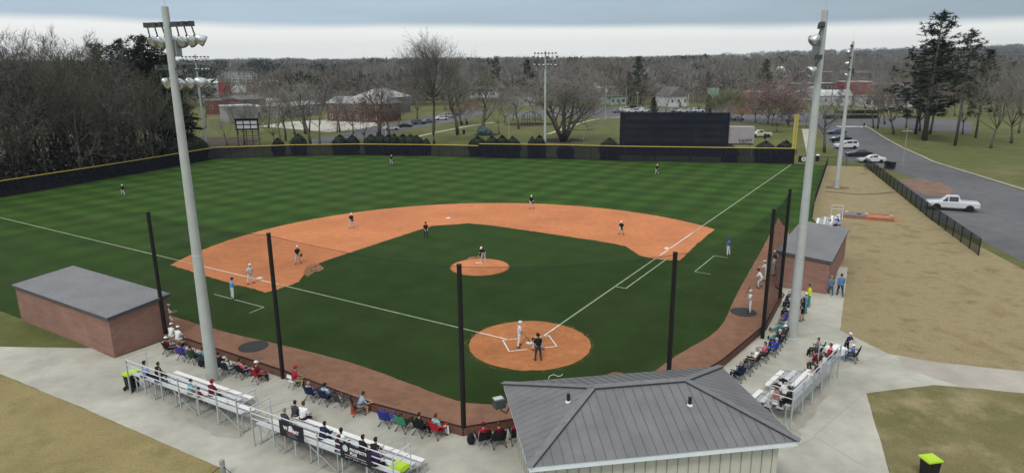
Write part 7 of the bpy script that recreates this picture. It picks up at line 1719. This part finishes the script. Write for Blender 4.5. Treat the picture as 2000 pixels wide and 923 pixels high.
W = bpy.data.worlds.new('World'); S.world = W; W.use_nodes = True; nt = W.node_tree; nt.nodes.clear()
out = N(nt, 'ShaderNodeOutputWorld')
SUN_EL, SUN_AZ = R(52), R(200)
sky = N(nt, 'ShaderNodeTexSky', sky_type='NISHITA'); sky.sun_disc = False; sky.sun_elevation = SUN_EL; sky.sun_rotation = SUN_AZ; sky.air_density = 1.2; sky.dust_density = 2.0
b1 = N(nt, 'ShaderNodeBackground'); L(nt, sky.outputs[0], b1.inputs[0]); b1.inputs[1].default_value = .12
# overcast: a blue-grey cloud deck that ends above a bright band along the horizon
tc = N(nt, 'ShaderNodeTexCoord'); nrm = N(nt, 'ShaderNodeVectorMath', operation='NORMALIZE'); L(nt, tc.outputs['Generated'], nrm.inputs[0])
sp = N(nt, 'ShaderNodeSeparateXYZ'); L(nt, nrm.outputs[0], sp.inputs[0])
mp = N(nt, 'ShaderNodeMapping'); mp.inputs['Scale'].default_value = (1.0, 1.0, 7.0); L(nt, nrm.outputs[0], mp.inputs[0])
n1 = N(nt, 'ShaderNodeTexNoise'); n1.inputs['Scale'].default_value = 2.2; n1.inputs['Detail'].default_value = 7; n1.inputs['Roughness'].default_value = .5; L(nt, mp.outputs[0], n1.inputs[0])
mp2 = N(nt, 'ShaderNodeMapping'); mp2.inputs['Scale'].default_value = (.8, .8, 3.0); mp2.inputs['Location'].default_value = (3, 1, 0); L(nt, nrm.outputs[0], mp2.inputs[0])
n2 = N(nt, 'ShaderNodeTexNoise'); n2.inputs['Scale'].default_value = 1.3; n2.inputs['Detail'].default_value = 4; L(nt, mp2.outputs[0], n2.inputs[0])
def mth(op, a, b):
    q = N(nt, 'ShaderNodeMath', operation=op)
    for i, v in enumerate((a, b)):
        if isinstance(v, (int, float)): q.inputs[i].default_value = v
        else: L(nt, v, q.inputs[i])
    return q.outputs[0]
xx = mth('MULTIPLY', sp.outputs[0], EDGE_X)
wob = mth('MULTIPLY', mth('SUBTRACT', n1.outputs['Fac'], .5), EDGE_W)
wob2 = mth('MULTIPLY', mth('SUBTRACT', n2.outputs['Fac'], .5), EDGE_W2)
el = mth('ADD', mth('ADD', mth('ADD', sp.outputs[2], wob), wob2), xx)
mr = N(nt, 'ShaderNodeMapRange', interpolation_type='SMOOTHSTEP'); mr.inputs[1].default_value = EDGE0; mr.inputs[2].default_value = EDGE1; L(nt, el, mr.inputs[0])
# deck colour: brightened towards the unseen zenith to light the scene
rp = N(nt, 'ShaderNodeValToRGB'); els = rp.color_ramp.elements; els[0].position = 0; els[0].color = rgba(DECK_LOW); els[1].position = 1; els[1].color = rgba(DECK_TOP)
e_ = els.new(.2); e_.color = rgba(DECK_LOW)
L(nt, sp.outputs[2], rp.inputs[0])
var = N(nt, 'ShaderNodeMapRange'); var.inputs[1].default_value = .3; var.inputs[2].default_value = .7; var.inputs[3].default_value = .86; var.inputs[4].default_value = 1.14; L(nt, n1.outputs['Fac'], var.inputs[0]); varx = mth('MULTIPLY', var.outputs[0], mth('SUBTRACT', 1.03, mth('MULTIPLY', sp.outputs[0], .26)))
dk = N(nt, 'ShaderNodeVectorMath', operation='SCALE'); L(nt, rp.outputs[0], dk.inputs[0]); L(nt, varx, dk.inputs['Scale'])
mx = N(nt, 'ShaderNodeMix', data_type='RGBA'); mx.inputs[6].default_value = rgba(BAND); L(nt, dk.outputs[0], mx.inputs[7]); L(nt, mr.outputs[0], mx.inputs[0])
b2 = N(nt, 'ShaderNodeBackground'); L(nt, mx.outputs[2], b2.inputs[0]); b2.inputs[1].default_value = 1.0
ms = N(nt, 'ShaderNodeMixShader'); ms.inputs[0].default_value = .93; L(nt, b1.outputs[0], ms.inputs[1]); L(nt, b2.outputs[0], ms.inputs[2]); L(nt, ms.outputs[0], out.inputs[0])

sl = bpy.data.lights.new('sun', 'SUN'); sl.energy = SUN_E; sl.angle = R(14); sl.color = (1, .96, .9)
so = bpy.data.objects.new('sun', sl); COL.objects.link(so)
sd = Vector((math.sin(SUN_AZ) * math.cos(SUN_EL), math.cos(SUN_AZ) * math.cos(SUN_EL), math.sin(SUN_EL)))
so.rotation_euler = sd.to_track_quat('Z', 'Y').to_euler(); so.location = (0, 0, 120)

cam = bpy.data.cameras.new('camera'); co_ = bpy.data.objects.new('camera', cam); COL.objects.link(co_); S.camera = co_
cam.sensor_width = 36; cam.sensor_fit = 'HORIZONTAL'; cam.lens = FPX / 2000 * 36; cam.clip_start = .5; cam.clip_end = 9000
Rt, Up, Fw = Vector((1, 0, 0)), Vector((0, _s, _c)), Vector((0, _c, -_s))
cx_ = Rt * _cr + Up * _sr; cy_ = Up * _cr - Rt * _sr
mw = Matrix((cx_, cy_, -Fw)).transposed().to_4x4(); mw.translation = (0, 0, CAMH); co_.matrix_world = mw

S.view_settings.view_transform = 'Standard'; S.view_settings.look = 'None'; S.view_settings.gamma = 1; S.view_settings.use_curve_mapping = False; S.view_settings.exposure = EXPO
S.render.engine = 'CYCLES'; S.cycles.max_bounces = 5; S.cycles.diffuse_bounces = 2; S.cycles.glossy_bounces = 2; S.cycles.transparent_max_bounces = 12; S.cycles.volume_bounces = 0; S.cycles.use_denoising = True; S.cycles.caustics_reflective = False; S.cycles.caustics_refractive = False
S.render.use_persistent_data = False
